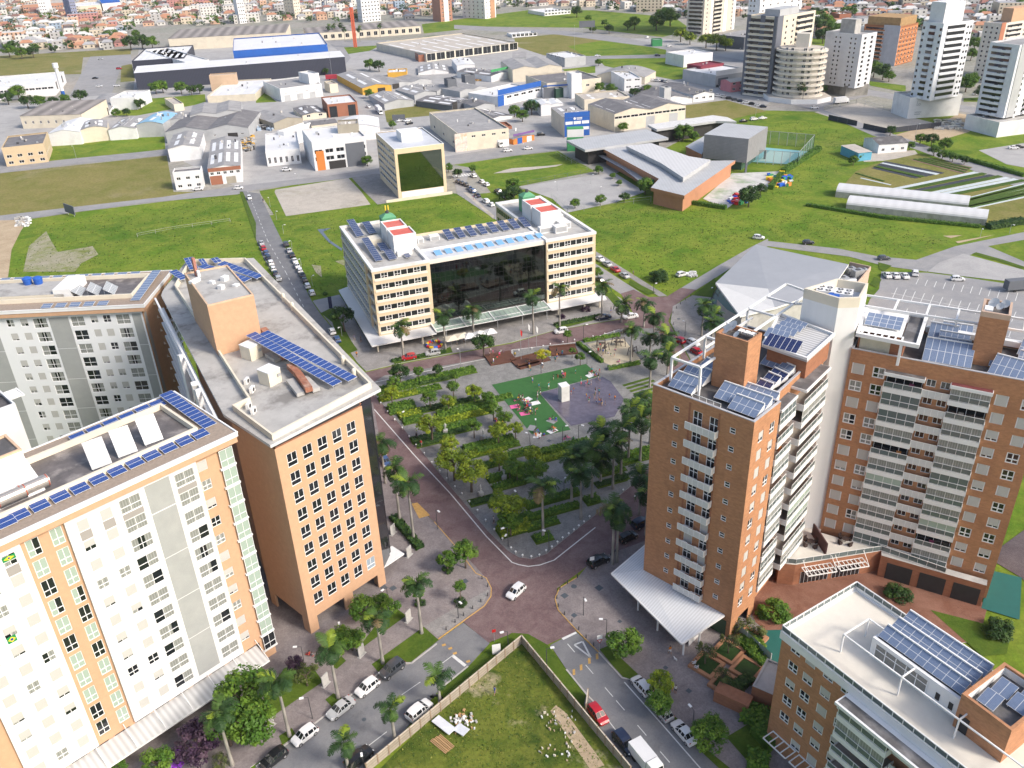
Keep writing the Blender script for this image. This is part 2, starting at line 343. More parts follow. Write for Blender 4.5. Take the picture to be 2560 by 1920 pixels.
 # orange tower with square windows
def orange_tower():
 b=Bldg('office_tower','orange office tower with square windows and a long slanted roof carrying solar panels','building',(-33.45,101.3),46.5,15.5,11,35.2)
 cl=GLASS
 for r in range(9):
  for c in range(5):
   pn=(GLASS,)
   if(r,c)==(0,4):pn=(glass('sky_glass',(.3,.36,.42),.2),)
   b.win('F',1.6+2.655*c,4.98+3.272*r if r else 4.98,1.7,2.28,((.5,.36,1),),(.36,),0,pn,.09)
 for x0,x1 in((1.6,6.96),(8.7,13.95)):b.hole('F',x0,0,x1-x0,2.92)
 b.hole('S',1.6,0,7.6,3.0)
 b.walls(ORANGE,0,35.2,'FS',depth=.32)
 a=MB()
 body=[(15.45,.35),(15.9,.6),(38.2,64.5),(31,74.5),(20.4,63.5),(.35,11.0),(.35,.35)]
 gd=glass('black_curtain_glass',(.02,.02,.024),.08)
 a.prism(body,3.0,35.2,BRICKD);a.poly([(15.5,.31,3),(18.6,2.2,3),(18.6,2.2,35.2),(15.5,.31,35.2)],gd)
 a.prism([(15.5,.9),(19.2,2.6),(22.5,12),(18,13)],3.2,35.0,gd)
 for k in range(9):a.box(0.3,.45,.1+k*.01,.31,.46,.11,gd)
 a.build('rear_body',b.root)
 a=MB();a.prism([(1.8,3.2),(14.5,3.2),(18,12),(4,10.4)],.05,2.99,mat('dark_glazed_lobby',(.05,.045,.045),.3));a.box(14.2,.3,.02,15.4,1.5,3.2,ORANGE);a.build('lobby',b.root)
 a=MB();a.box(15.6,.8,2.6,20.6,4.0,2.9,WHITE);a.build('entrance_canopy',b.root)
 sl=[(-.4,.2),(19.9,.7),(40.2,67.4),(30.2,77.8),(18.4,66.0),(17,64),(0,13)]
 a=MB();a.prism(sl,35.5,36.0,mat('slab_edge',(.6,.6,.6),.7,.1,.5,stain=(.35,.35,.35)),ROOFC,True);a.build('roof',b.root)
 a=MB();a.rim([(.5,.9),(19.1,1.9),(37.8,66.5),(29.8,75.5),(20.3,64.5),(10,31),(4.3,12.9),(1.5,12.8)],.3,36.0,37.0,OFFW);a.build('parapet',b.root)
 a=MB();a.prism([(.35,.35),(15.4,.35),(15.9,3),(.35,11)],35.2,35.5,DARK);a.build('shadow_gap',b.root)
 pent=[(9.9,31.0),(17.3,28.9),(22.1,44.9),(15.0,47.6)]
 a=MB();a.prism(pent,36.0,45.0,ORANGE,ROOFC);a.rim(pent,.25,45.0,45.25,mat('peach_coping',(.6,.42,.28),.8))
 a.build('penthouse',b.root)
 a=MB()
 for(x,y,w,h)in((14.2,42.5,2,.5),(18,39,1.2,.8),(15.5,36,.9,.7),(17.8,35.2,1,.3),(15.8,39.5,.7,.5)):a.obox((x,y),.3,w,.9,45,45+h,WHITE)
 a.bar((16.0,45.0,45),(16.0,45.0,48.4),.5,mat('red_lattice',(.35,.16,.12),.8));a.cyl((16,44.2,45),(16,44.2,46.2),.3,.3,WHITE);a.build('antenna',b.root)
 Z=lambda x,y:(400+x/3.318,620+y/3.318)
 for p0,p1,p2,n,m in(((1435,1170),(1515,1130),(1125,685),1,20),((1565,1130),(1640,1090),(1245,655),1,20),((705,300),(765,270),(610,95),1,9),((805,275),(870,245),(730,92),1,8),((250,200),(325,185),(285,112),2,5),((175,285),(240,265),(215,195),1,5),((355,160),(400,150),(380,112),2,2),((460,145),(520,130),(500,98),2,2)):
  solar_q(b,Z(*p0),Z(*p1),Z(*p2),36.4,n,m,'blue',6,.5)
 RUST=mat('rusty_duct',(.3,.12,.07),.9,.35,.8,stain=(.5,.36,.28),stain_amt=.7,stain_scale=.5)
 for i,(p,h)in enumerate((((780,900),2.4),((935,1110),2.4))):
  c=b.loc(Z(*p),36.3);a=MB();a.obox((c.x,c.y+.6),0.12,2.4,2.6,36,36+h,OFFW);a.obox((c.x,c.y+.6),0.12,2.5,2.7,36+h,36+h+.12,WHITE);a.obox((c.x+.9,c.y-.75),0.12,.6,.1,36+1.2,36+1.7,METAL);a.build('cooling_unit',b.root)
 for q in(((860,690),(905,740)),((925,790),(1040,920)),((1080,990),(1150,1060)),((1150,1060),(1240,1190))):
  p,r=b.loc(Z(*q[0]),36.8),b.loc(Z(*q[1]),36.8);a=MB();a.bar(p+Vector((0,0,.3)),r+Vector((0,0,.3)),1.1,RUST,.8);a.build('air_duct',b.root)
 for q in(((1000,830),(1090,920)),((1080,1110),(1170,1225)),((1200,1090),(1300,1190)),((900,890),(980,940))):
  p,r=b.loc(Z(*q[0]),36.2),b.loc(Z(*q[1]),36.2);a=MB();a.bar(p+Vector((0,0,.25)),r+Vector((0,0,.25)),1.2,CONC,.6);a.build('plinth',b.root)
 for p in((720,1105),(765,1175),(735,1310),(775,1350)):
  c=b.loc(Z(*p),36.4);ac_unit(b.root,c.x,c.y,36.02,.6,1.3)
 for p in((1025,420),(1100,495),(1520,940),(1610,1050)):
  c=b.loc(Z(*p),36.5);a=MB();a.cyl((c.x,c.y,36),(c.x,c.y,37.3),.35,.35,OFFW);a.ball((c.x,c.y,37.3),.35,OFFW);a.build('vent_pipe',b.root)
 a=MB()
 for k in range(11):
  z=4.5+k*2.9;o=1.5
  a.bar((.2-o,12.4,z),(17.6-o,63.5,z),1.1,WHITE,.35)
 for t0,t1 in((.2,.02),(.24,.5),(.46,.36)):
  p=Vector((.2,12.4,0)).lerp(Vector((17.6,63.5,0)),t0);q=Vector((.2,12.4,0)).lerp(Vector((17.6,63.5,0)),t1)
  a.bar((p.x-2.2,p.y+.6,36),(q.x-2.2,q.y+.6,1),.9,WHITE)
 a.bar((-1.2,13,35.6),(15.8,64.3,35.6),.35,WHITE);a.build('sun_louvres',b.root)
 return b.finish()
orange_tower()
# long cream office with the black glass front
def office():
 CR=mat('cream_render',(.66,.53,.36),.8,.08,.5,stain=(.5,.4,.28),stain_amt=.2);CW=mat('pale_sill',(.72,.67,.58),.7,.05)
 b=Bldg('glass_office','six storey cream office with a big black glass front between two wings','building',(-34.37,205.08),20.81,63.2,38.4,21.1)
 Gx=glass('tinted_office_glass',(.02,.024,.024),.04,.7)
 def strip(face,x0,n,w,z):
  for i in range(n):
   x=x0+i*w;k=i%5
   v=((.5,.38,1),)if k in(1,3)else();hb=(.38,)if k in(1,3)else()
   b.win(face,x,z,w,1.5,(.5,)if k in(1,3)else(),hb,0,(Gx,),.08,hole=False)
  b.hole(face,x0,z,n*w,1.5)
 for r in range(6):
  z=3.8+2.965*r
  strip('F',.5,8,1.735,z);strip('F',48.75,8,1.7,z)
 for r in range(6):
  z=3.8+2.965*r;b.win('S',1.0,z,29.5,1.5,tuple(i/16 for i in range(1,16)),(.4,),0,(glass('side_glass',(.06,.075,.09),.1),),.07)
  b.win('S',33.2,z,4.2,1.5,(.5,),(),0,(Gx,),.07)
 def wing(x0,x1,nm):
  a=MB();hs=[o for o in b.ops['F']if x0<=o[0]<x1]
  a.M=Matrix.Translation((x0,0,0));w=x1-x0;d=.16
  loc=[(o[0]-x0,o[1],o[2],o[3])for o in hs]
  for r in rects(w,2.4,21.1,loc):a.poly([(r[0],0,r[1]),(r[2],0,r[1]),(r[2],0,r[3]),(r[0],0,r[3])],CR)
  for x,z,ww,h in loc:
   for q in(((x,0,z),(x+ww,0,z),(x+ww,d,z),(x,d,z)),((x,0,z+h),(x+ww,0,z+h),(x+ww,d,z+h),(x,d,z+h)),((x,0,z),(x,d,z),(x,d,z+h),(x,0,z+h)),((x+ww,0,z),(x+ww,d,z),(x+ww,d,z+h),(x+ww,0,z+h))):a.poly(q,CR)
   a.box(x-.1,-.22,z-.55,x+ww+.1,-.003,z-.12,CW)
  a.M=None;return a
 a=wing(0,15.3,'l')
 a.M=b.M('S')
 for r in rects(38.4,2.4,21.1,b.ops['S']):a.poly([(r[0],0,r[1]),(r[2],0,r[1]),(r[2],0,r[3]),(r[0],0,r[3])],CR)
 for x,z,w,h in b.ops['S']:a.box(x,-.3,z-.5,x+w,-.003,z-.1,CW)
 a.box(31.0,-.35,2.4,32.6,-.003,21.0,CR)
 a.M=None
 a.poly([(15.3,0,2.4),(15.3,38.4,2.4),(15.3,38.4,21.1),(15.3,0,21.1)],CR);a.poly([(0,38.4,0),(15.3,38.4,0),(15.3,38.4,21.1),(0,38.4,21.1)],CR);a.build('left_wing',b.root)
 a=wing(48.3,63.2,'r')
 for q in(((48.3,0),(48.3,38.4)),((63.2,0),(63.2,38.4)),((48.3,38.4),(63.2,38.4))):a.poly([(*q[0],2.4),(*q[1],2.4),(*q[1],21.1),(*q[0],21.1)],CR)
 for r in range(6):
  z=3.8+2.965*r;a.M=Matrix.Translation((48.3,38.4,0))@Matrix.Rotation(rad(-90),4,'Z')
  a.box(1,-.02,z,16.5,-.004,z+1.5,GLASS)
  for k in range(10):a.box(1+k*1.72,-.06,z,1.06+k*1.72,-.021,z+1.5,FRAME)
  a.M=None
 a.build('right_wing',b.root)
 m=bpy.data.materials.new('mirror_curtain');m.use_nodes=True;N=m.node_tree.nodes;bs=N['Principled BSDF'];bs.inputs['Base Color'].default_value=(.11,.13,.12,1);bs.inputs['Roughness'].default_value=.05;bs.inputs['Metallic'].default_value=1
 a=MB();a.box(15.35,.85,4.0,48.25,1.2,20.2,m)
 MUL=mat('curtain_mullion',(.016,.017,.018),.5)
 for i in range(1,24):a.box(15.35+i*1.371-.025,.83,4.0,15.35+i*1.371+.02,.85,20.2,MUL)
 for k in range(1,11):a.box(15.35,.82,4+k*1.48-.02,48.25,.848,4+k*1.48+.02,MUL)
 a.build('glass_front',b.root)
 a=MB();a.box(15.35,.6,20.2,48.25,20.6,21.0,CONC);a.box(15.35,.55,20.0,48.25,.85,21.02,CW);a.box(15.35,20.4,3,48.25,20.65,21.6,CR);a.box(15.35,7.9,21.0,48.25,8.2,21.5,WHITE);a.box(15.4,.85,21.0,48.2,7.9,21.12,mat('pale_metal_roof',(.55,.56,.57),.5,.1,.5,stain=(.35,.33,.3)));a.build('middle_roof',b.root)
 for x0,x1 in((0,15.3),(48.3,63.2)):
  a=MB();a.box(x0+.3,.3,20.4,x1-.3,38.1,20.7,ROOFC);a.rim([(x0-.15,-.15),(x1+.15,-.15),(x1+.15,38.55),(x0-.15,38.55)],.9,20.7,21.4,mat('white_parapet',(.7,.69,.67),.7,.1,.4,stain=(.45,.42,.38),stain_amt=.35));a.build('wing_roof',b.root)
  d=x0+(9.0 if x0==0 else 3.3)
  for y0,y1,w in((11.2,17.5,6.3),(18.4,25,5.8)):
   a=MB();a.box(d,y0,20.6,d+w,y1,25,WHITE);a.rim([(d,y0),(d+w,y0),(d+w,y1),(d,y1)],.35,25,25.35,WHITE);a.poly([(d+.3,y0+.3,25.05),(d+w-.3,y0+.3,25.05),(d+w-.3,y1-.3,25.05),(d+.3,y1-.3,25.05)],mat('red_roof_paint',(.55,.12,.09),.8,.15,.6,stain=(.6,.3,.25),stain_amt=.3));a.build('plant_room',b.root)
  a=MB();cx,cy=d+3,28.3;GN=mat('green_mesh',(.1,.3,.16),.7,.15,3);a.prism([(cx-2,cy-1.7),(cx+2,cy-1.7),(cx+2,cy+1.7),(cx-2,cy+1.7)],20.6,25.4,GN);a.hull([(cx-2.1,cy-1.8,25.4),(cx+2.1,cy-1.8,25.4),(cx+2.1,cy+1.8,25.4),(cx-2.1,cy+1.8,25.4),(cx-.7,cy-.6,26.4),(cx+.7,cy-.6,26.4),(cx+.7,cy+.6,26.4),(cx-.7,cy+.6,26.4)],MB.BF,GN);a.cyl((cx,cy,26.4),(cx,cy,27.2),.55,.45,DMETAL)
  if x0==0:a.bar((cx-.4,cy,27.2),(cx-.4,cy,28.6),.3,mat('yellow_paint',(.7,.5,.04),.6));a.bar((cx+.4,cy,27.2),(cx+.4,cy,28.6),.3,MATS['yellow_paint'])
  a.build('cooling_tower',b.root)
 for x in(2.6,):
  solar(b.root,3.6,6.3,20.8,2.0,15.5,5,0,1,12,'steel');solar(b.root,3.6,27.8,20.8,2.2,12.8,5,0,1,10,'steel')
  solar(b.root,7.2,5.6,20.8,2.2,6.0,6,0,1,5,'steel');solar(b.root,7.0,13.2,20.8,2.2,5.0,6,0,1,4,'steel');solar(b.root,7.4,28.5,20.8,2.2,9,5,0,1,7,'steel');solar(b.root,11.2,5.2,20.8,1.5,2.4,6,0,1,2,'steel')
 a=MB();a.box(4.6,19.5,20.6,7.6,23.5,22.3,OFFW);a.box(9,8,20.6,13,9.5,21.9,WHITE);a.build('cooling_unit',b.root)
 for k,(x,y,w,d,h)in enumerate(((49.6,7,4.5,2,1.6),(53.5,5.3,3.6,2.4,1.9),(56.3,8,3.2,5.4,1.7),(55.6,15.5,5,2,1.5),(16.6,14.5,1.6,2.4,1.6),(20.2,14.8,2.6,2,1.6))):
  a=MB();a.box(x,y,20.65,x+w,y+d,20.7+h,WHITE);a.box(x+.2,y-.02,21,x+w-.2,y,20.5+h,METAL);a.build('cooling_unit',b.root)
 for i in range(11):solar(b.root,18.9+i*2.92,2.6,21.12,1.9,2.9,10,0,1,1,'sky',.1)
 for i in range(8):solar(b.root,25.6+i*3.25,12.6,21.0,2.0,5.6,12,0,1,4,'steel',.4)
 WC=mat('white_canopy',(.66,.66,.66),.6,.06,.5,stain=(.5,.5,.48),stain_amt=.3)
 a=MB();a.prism([(-3.3,-5.0),(14.2,-5.0),(14.2,0),(-.02,0),(-.02,38),(-3.2,36.5)],2.5,2.8,WC,bottom=True);a.prism([(47.6,-4.6),(64.6,-4.6),(66,0),(66,10),(63.25,10),(63.25,-.01),(47.6,-.01)],2.5,2.8,WC,bottom=True)
 for x,y in((-1.5,-3.5),(5,-4),(10.5,-4),(14,-1),(-2,8),(-2,20),(-2,32),(50,-3.8),(58,-3.8),(63,-3.5)):a.cyl((x,y,0),(x,y,2.5),.25,.25,OFFW)
 a.build('entrance_canopy',b.root)
 a=MB();GC=glass('canopy_glass',(.3,.38,.33),.15,.6)
 a.poly([(14.25,-4.8,3.0),(47.5,-4.8,3.0),(47.5,.8,3.4),(14.25,.8,3.4)],GC)
 for i in range(25):x=14.3+i*1.38;a.bar((x,-4.8,3.05),(x,.8,3.45),.3 if i%6==0 else .08,WHITE if i%6==0 else METAL)
 for y,z in((-4.8,3.04),(-3.0,3.16),(.6,3.43)):a.bar((14.25,y,z),(47.5,y,z),.16,WHITE)
 for i in range(5):a.cyl((17+i*7.3,-4.4,0),(17+i*7.3,-4.4,3),.1,.1,METAL)
 a.build('glass_canopy',b.root)
 a=MB();LG=mat('ground_floor_glazing',(.09,.085,.08),.3,.3,.8);a.box(1.0,1.2,0,62.4,20.3,2.45,LG);a.box(1,20.3,0,14.5,37.5,2.45,LG);a.box(49.1,20.3,0,62.4,37.5,2.45,OFFW);a.box(50,.95,.3,62.3,1.2,2.4,OFFW)
 a.box(15.4,1.4,2.45,48.2,20.2,4.0,LG);a.build('ground_floor',b.root)
 return b.finish()
office()
# two white and orange apartment slabs on the left
GRAYP=mat('grey_panel',(.33,.34,.33),.8,.07,.5,stain=(.4,.4,.385),stain_amt=.5,stain_scale=.3)
GRAVEL=mat('brown_gravel',(.3,.24,.19),.95,.25,2.5)
SPAN=mat('grey_spandrel',(.31,.29,.27),.8,.05)
WALLW=mat('bright_white_wall',(.72,.72,.715),.6,.04,.3,stain=(.6,.6,.58),stain_amt=.3)
def rpane(k=0):return R.choice([(GLASS,),(GLASSL,),(GLASSL,GLASS),(GLASS,GLASSL),(GLASSL,)])
def slab_roof(b,x0,x1,D,H,ends=True):
 a=MB();a.box(x0,-.9,H-1.4,x1,D+.5,H-.6,ORANGE);a.box(x0,-1.0,H-.55,x1+.2,D+.6,H,WHITE);a.box(x0,-.9,H,x1,2.9,H+.05,GRAVEL);a.box(x0,D-2.6,H,x1,D+.5,H+.05,GRAVEL);a.box(x1-3.3,2.9,H,x1,D-2.6,H+.05,GRAVEL)
 a.rim([(x0,-1.05),(x1+.25,-1.05),(x1+.25,D+.65),(x0,D+.65)],.22,H,H+.18,WHITE)
 a.build('roof',b.root)
 a=MB();a.rim([(x0+3,2.9),(x1-3.3,2.9),(x1-3.3,D-2.6),(x0+3,D-2.6)],.35,H,H+.9,OFFW);a.poly([(x0+3.3,3.2,H+.1),(x1-3.6,3.2,H+.1),(x1-3.6,D-2.9,H+.1),(x0+3.3,D-2.9,H+.1)],mat('wet_roof',(.13,.115,.11),.55,.4,.6,stain=(.42,.38,.35),stain_amt=.6,stain_scale=.35));a.build('roof_court',b.root)
def front_slab():
 X=50.0;d=Vector((math.cos(rad(45.6)),math.sin(rad(45.6)),0));Bc=G((691.6,1632));A=Bc-d*X;H=40.3;D=15.6
 b=Bldg('apartment_slab','white apartment slab with orange strips and blue solar panels round its roof, nearest the camera','building',A,45.6,X,D,H)
 for k in range(12):
  z=36.0-3.05*k
  if k<11:
   sh=R.choice([0,.55,.97,.97,.75]);b.win('F',X-4.85,z+.5,1.35,1.55,(.5,),(.42,),sh,rpane())
  for s,w in((-26.45,1.5),(-23.7,1.4)):
   if k<11:b.win('F',X+s,z-.2,w,2.45,(.5,),(.36,.98),0,R.choice([(GLASSG,),(GLASSG,),(GLASSG,),(GLASSG,GLASS),(GLASS,)]),.08)
 for k in range(16):b.hole('F',X-48+k*2.9,.2,2.1,3.8)
 b.hole('F',X-4.3,.2,2.0,3.8)
 b.walls(ORANGE,0,H-1.3,'FRBS',depth=.3)
 def panel(x0,x1,cols,grays):
  """white facade panel set 0.45 m proud, with its own windows"""
  a=MB();w=x1-x0;ops=[];M=Matrix.Translation((x0,-.45,0));z0,z1=4.4,39.1;a.M=M
  for s,ww,hh,kind in cols:
   for k in range(11):
    z=36.0-3.05*k if hh>1.8 else 36.4-3.05*k
    ops.append((s-x0,z,ww,hh))
    if kind=='b':b.win('F',0,0,ww,hh,(.5,),(.42,),0,R.choice([(GLASSL,),(GLASSL,GLASS,GLASSL),(GLASSL,GLASSL,GLASS),(GLASS,GLASSL),(GLASSL,),(GLASSL,GLASS)]),.07,hole=False,M=M@Matrix.Translation((s-x0,0,z)))
    else:b.win('F',0,0,ww,hh,(.5,),(.42,),R.choice([0,.97,.97,.6,.75,.97,0]),rpane(),.07,hole=False,M=M@Matrix.Translation((s-x0,0,z)))
  for r in rects(w,z0,z1,ops):a.poly([(r[0],0,r[1]),(r[2],0,r[1]),(r[2],0,r[3]),(r[0],0,r[3])],WALLW)
  for x,z,ww,h in ops:
   for q in(((x,0,z),(x+ww,0,z),(x+ww,.13,z),(x,.13,z)),((x,0,z+h),(x+ww,0,z+h),(x+ww,.13,z+h),(x,.13,z+h)),((x,0,z),(x,.13,z),(x,.13,z+h),(x,0,z+h)),((x+ww,0,z),(x+ww,.13,z),(x+ww,.13,z+h),(x+ww,0,z+h))):a.poly(q,WALLW)
  for s,ww,hh,kind in cols:a.poly([(s-x0+.01,-.01,36.0-.9),(s-x0+ww-.01,-.01,36.0-.9),(s-x0+ww-.01,-.01,35.95 if hh>1.8 else 36.35),(s-x0+.01,-.01,35.95 if hh>1.8 else 36.35)],SPAN)
  for s,ww in grays:
   for k in range(5):
    zt=38.4 if k==0 else 34.0-(k-1)*7.2;zb=max(34.15 if k==0 else zt-7.1,5.2);a.box(s-x0,-.02,zb,s-x0+ww,-.004,zt,GRAYP)
  for x in(0,w):a.poly([(x,0,z0),(x,.44,z0),(x,.44,z1),(x,0,z1)],WALLW)
  a.poly([(0,0,z0),(w,0,z0),(w,.44,z0),(0,.44,z0)],WALLW);a.box(-.1,-.05,z1,w+.1,.44,z1+.12,mat('brown_coping',(.2,.16,.15),.8));a.M=None
  a.build('facade_panel',b.root)
 panel(X-22.0,X-5.1,[(X-8.3,2.7,2.05,'b'),(X-15.6,2.7,2.05,'b'),(X-17.98,1.45,1.55,'w'),(X-20.8,1.4,1.55,'w')],[(X-12.2,3.3)])
 panel(X-35.5,X-27.0,[(X-29.2,1.45,1.6,'w'),(X-31.9,1.45,1.6,'w'),(X-34.7,1.45,1.6,'w')],[])
 a=MB()
 for k in range(12):
  z=36.0-3.05*k
  a.box(X-2.0,-.35,z-.62,X+.35,2.2,z-.35,WHITE)
 a.build('bay_slab',b.root)
 for k in range(12):
  z=36.0-3.05*k-.32;h=2.72
  b.win('F',0,0,1.98,h,(.5,),(.38,),0,(GLASS,)if k>10 else R.choice([(GLASSG,),(GLASSG,),(GLASSG,GLASS),(GLASSG,)]),.06,hole=False,M=Matrix.Translation((X-1.8,-.42,z)))
  b.win('R',0,0,2.2,h,(.5,),(.38,),0,(GLASSG,)if k<11 else(GLASS,),.06,hole=False,M=Matrix.Translation((X+.28,-.3,z))@Matrix.Rotation(rad(90),4,'Z'))
 slab_roof(b,-2,X+.9,D,H)
 for x,y in((55,1190),(170,1130),(345,1050),(520,970),(690,900),(850,820),(1010,750),(1165,680),(1310,615),(1455,550),(1595,490),(1730,430)):
  c=b.loc(U(0,2,x,y),H+.35);solar(b.root,c.x,c.y-.85,H+.05,1.95,1.75,8,0,1,2,'blue',.2)
 for x,y in((675,455),(825,395),(965,335),(1105,280),(1240,220),(1365,170)):
  c=b.loc(U(0,2,x,y),H+.35);solar(b.root,c.x,c.y-.85,H+.05,1.95,1.75,8,0,1,2,'blue',.2)
 solar(b.root,X-.6,2.9,H+.05,1.9,12.4,3,0,1,12,'blue',.25)
 for x,y in((885,715),(1110,610),(1335,505)):
  c=b.loc(U(0,2,x,y),H+.3);solar(b.root,c.x,c.y,H+.1,2.4,3.6,58,-8,2,6,'grey',.25)
 a=MB();c=b.loc(U(0,2,330,760),H);x1=c.x;x1=28.6;P_=[(12,9.6),(x1,9.6),(x1,D-.8),(12,D-.8)];a.prism(P_,H,H+3.9,WALLW);a.rim(P_,.3,H+3.9,H+4.2,mat('peach_coping',(.6,.42,.28),.8));a.poly([(x,y,H+3.95)for x,y in inset(P_,.3)],DARKROOF);a.hull([(12,5.2,H),(x1,5.2,H),(x1,9.6,H),(12,9.6,H),(12,5.6,H+1.2),(x1,5.6,H+1.2),(x1,9.61,H+2.9),(12,9.61,H+2.9)],MB.BF,WALLW);a.build('plant_room',b.root)
 ST=mat('steel_tank',(.45,.42,.39),.35,.15,2,metal=.6);RED=mat('red_band',(.4,.1,.06),.6)
 for x,y in((300,900),(105,990)):
  c=b.loc(U(0,2,x,y),H+.6);a=MB();a.cyl((c.x-1.7,c.y,H+1),(c.x+1.7,c.y,H+1),.75,.75,ST,16)
  for k in(-1.6,1.5):a.cyl((c.x+k,c.y,H+1),(c.x+k+.12,c.y,H+1),.78,.78,RED,16)
  a.box(c.x-1.6,c.y-.4,H,c.x+1.6,c.y+.4,H+.4,DMETAL);a.build('water_tank',b.root)
 a=MB();AW=mat('awning_sheet',(.55,.55,.54),.6,.06,.5,wave=('X',.8,.25))
 a.hull([(X-50,-3.5,3.1),(X-2.9,-3.5,3.1),(X-2.9,-.01,3.75),(X-50,-.01,3.75),(X-50,-3.5,3.2),(X-2.9,-3.5,3.2),(X-2.9,-.01,3.85),(X-50,-.01,3.85)],MB.BF,AW)
 a.box(X-50,-3.6,3.0,X-2.9,-3.5,3.25,WHITE)
 for k in range(12):a.bar((X-48+k*4.1,-3.3,3.2),(X-48+k*4.1,-.05,5.0),.08,WHITE)
 a.build('awning',b.root)
 a=MB();a.box(.3,.8,0,X-.3,D-.4,4.2,mat('shop_front',(.1,.085,.08),.4,.3,.5));a.build('ground_floor',b.root)
 a=MB();GN=mat('flag_green',(.01,.22,.06),.8);YE=mat('flag_yellow',(.8,.62,.02),.8);BL=mat('flag_blue',(.02,.05,.25),.8)
 for x,z,w,h in((X-31.8,26.6,1.0,.95),(X-29.2,37.2,1.4,.65)):
  y=-.5;a=MB();a.poly([(x,y,z),(x+w,y,z),(x+w,y,z+h),(x,y,z+h)],GN);cx,cz=x+w/2,z+h/2;a.poly([(cx-w*.42,y-.012,cz),(cx,y-.012,cz-h*.4),(cx+w*.42,y-.012,cz),(cx,y-.012,cz+h*.4)],YE)
  a.poly([(cx+.2*h*math.cos(t*PI/5),y-.024,cz+.2*h*math.sin(t*PI/5))for t in range(10)],BL)
  o=a.build('flag');o.matrix_world=b.MW.copy();tag(o,'green and yellow flag '+('filling a window under the orange eaves' if z>30 else 'hung out of an open window near the left edge'),'flag')
 return b.finish()
front_slab()
def back_slab():
 k_=1.107;X=46.0;H=34.0;D=17.0;c=G((692/1.9833,660+195/1.9833),H);d=Vector((math.cos(rad(1.54)),math.sin(rad(1.54)),0));A=c-d*X
 b=Bldg('apartment_slab','white apartment slab with orange end wall and blue roof tanks, behind the nearest slab','building',A,1.54,X,D,H)
 for s,w,kind in((-5.4,2.75,'b'),(-7.95,1.5,'w'),(-10.45,1.45,'w'),(-14.35,2.65,'b'),(-21.8,2.75,'b'),(-24.3,1.5,'w'),(-27.0,1.45,'w')):
  for k in range(10):
   zt=31.85-3.04*k
   if kind=='b':b.win('F',X+s,zt-2.15,w,2.15,(.5,),(.42,),0,R.choice([(GLASSL,),(GLASSL,GLASS,GLASSL),(GLASS,),(GLASSL,GLASS)]),.07)
   else:b.win('F',X+s,zt-1.6,w,1.6,(.5,),(.42,),R.choice([0,.97,.97,.6,0,.8]),rpane(),.07)
 b.walls(mat('cool_white_wall',(.74,.75,.76),.6,.03,.3),0,33.1,'F');b.walls(ORANGE,0,32.7,'RBS',name='end_wall')
 a=MB()
 for s,w in((-2.1,1.75),(-18.6,3.9),(-44,14.8)):
  for k in range(5):
   zt=31.9-7.0*k;a.box(X+s,-.03,max(.1,zt-6.9),X+s+w,-.004,zt,GRAYP)
 a.box(X,.7,0,X+.03,1.9,31.5,GRAYP);a.build('grey_panel',b.root)
 for k in range(10):
  z=31-3.04*k;a=MB();a.box(X-.5,12.2,z-.6,X+1.0,15.2,z-.4,WHITE);a.build('bay_slab',b.root)
  b.win('R',0,0,2.8,2.7,(.33,.66),(.38,),0,(GLASSG,),.06,hole=False,M=Matrix.Translation((X+.8,12.3,z-.38))@Matrix.Rotation(rad(90),4,'Z'))
  a=MB();a.hull([(X,6.5,z-.2),(X,7.1,z-.2),(X,6.8,z+.4),(X+.45,6.8,z-.2)],[(0,1,2),(0,3,1),(1,3,2),(2,3,0)],OFFW);a.build('wall_vent',b.root)
 slab_roof(b,0,X+1.0,D,H)
 for i in range(13):
  x=X-6.2-i*2.75;solar(b.root,x,D-1.9,H+.05,2.0,1.7,8,0,1,2,'pale',.2)
  if i<5:solar(b.root,x-1,-.6,H+.05,2.0,1.7,8,0,1,2,'pale',.2)
 solar(b.root,X-1.2,1.0,H+.05,1.9,14.5,3,0,1,12,'pale',.25)
 for i in range(3):solar(b.root,X-7-i*3.3,7,H,4.5,2.4,38,100,6,2,'grey',.2)
 a=MB();a.box(X-34,4.5,H,X-16.5,12,H+1.0,OFFW);a.poly([(X-34,4.5,H+1.02),(X-16.6,4.5,H+1.02),(X-16.6,12,H+1.02),(X-34,12,H+1.02)],ROOFC);a.box(X-18.5,4.5,H,X-15,12.3,H+2.0,WHITE);a.build('plant_room',b.root)
 for i in range(2):
  a=MB();cx=X-24.2-i*2.2;BLT=mat('blue_tank',(.02,.1,.42),.5);a.cyl((cx,11.0,H+1),(cx,11.0,H+2.3),.8,.95,BLT,14);a.cyl((cx,11,H+2.3),(cx,11,H+2.6),1.0,.5,BLT,14);a.build('water_tank',b.root)
 return b.finish()
back_slab()
def pergola_block():
 A=G(U(0,2,0,640),26);b=Bldg('white_block','white stepped block with a slatted pergola at the left edge between the two slabs','building',(A.x-13.5,A.y+4),45.6,14,8,28)
 for k in range(3):b.win('R',1.5+2.2*k,24,1.2,1.5,(.5,))
 b.walls(WALLW,0,28);a=MB();a.box(.3,.3,27,13.7,7.7,27.2,DARKROOF);a.rim([(0,0),(14,0),(14,8),(0,8)],.3,28,28.2,WHITE)
 a.build('roof',b.root);a=MB()
 for k in range(6):a.bar((14,3.5+k*.7,27.5),(16.5,3.5+k*.7,27.5),.2,WHITE)
 a.bar((16.5,3.3,27.5),(16.5,7.2,27.5),.25,WHITE);a.build('pergola',b.root)
 return b.finish()
pergola_block()
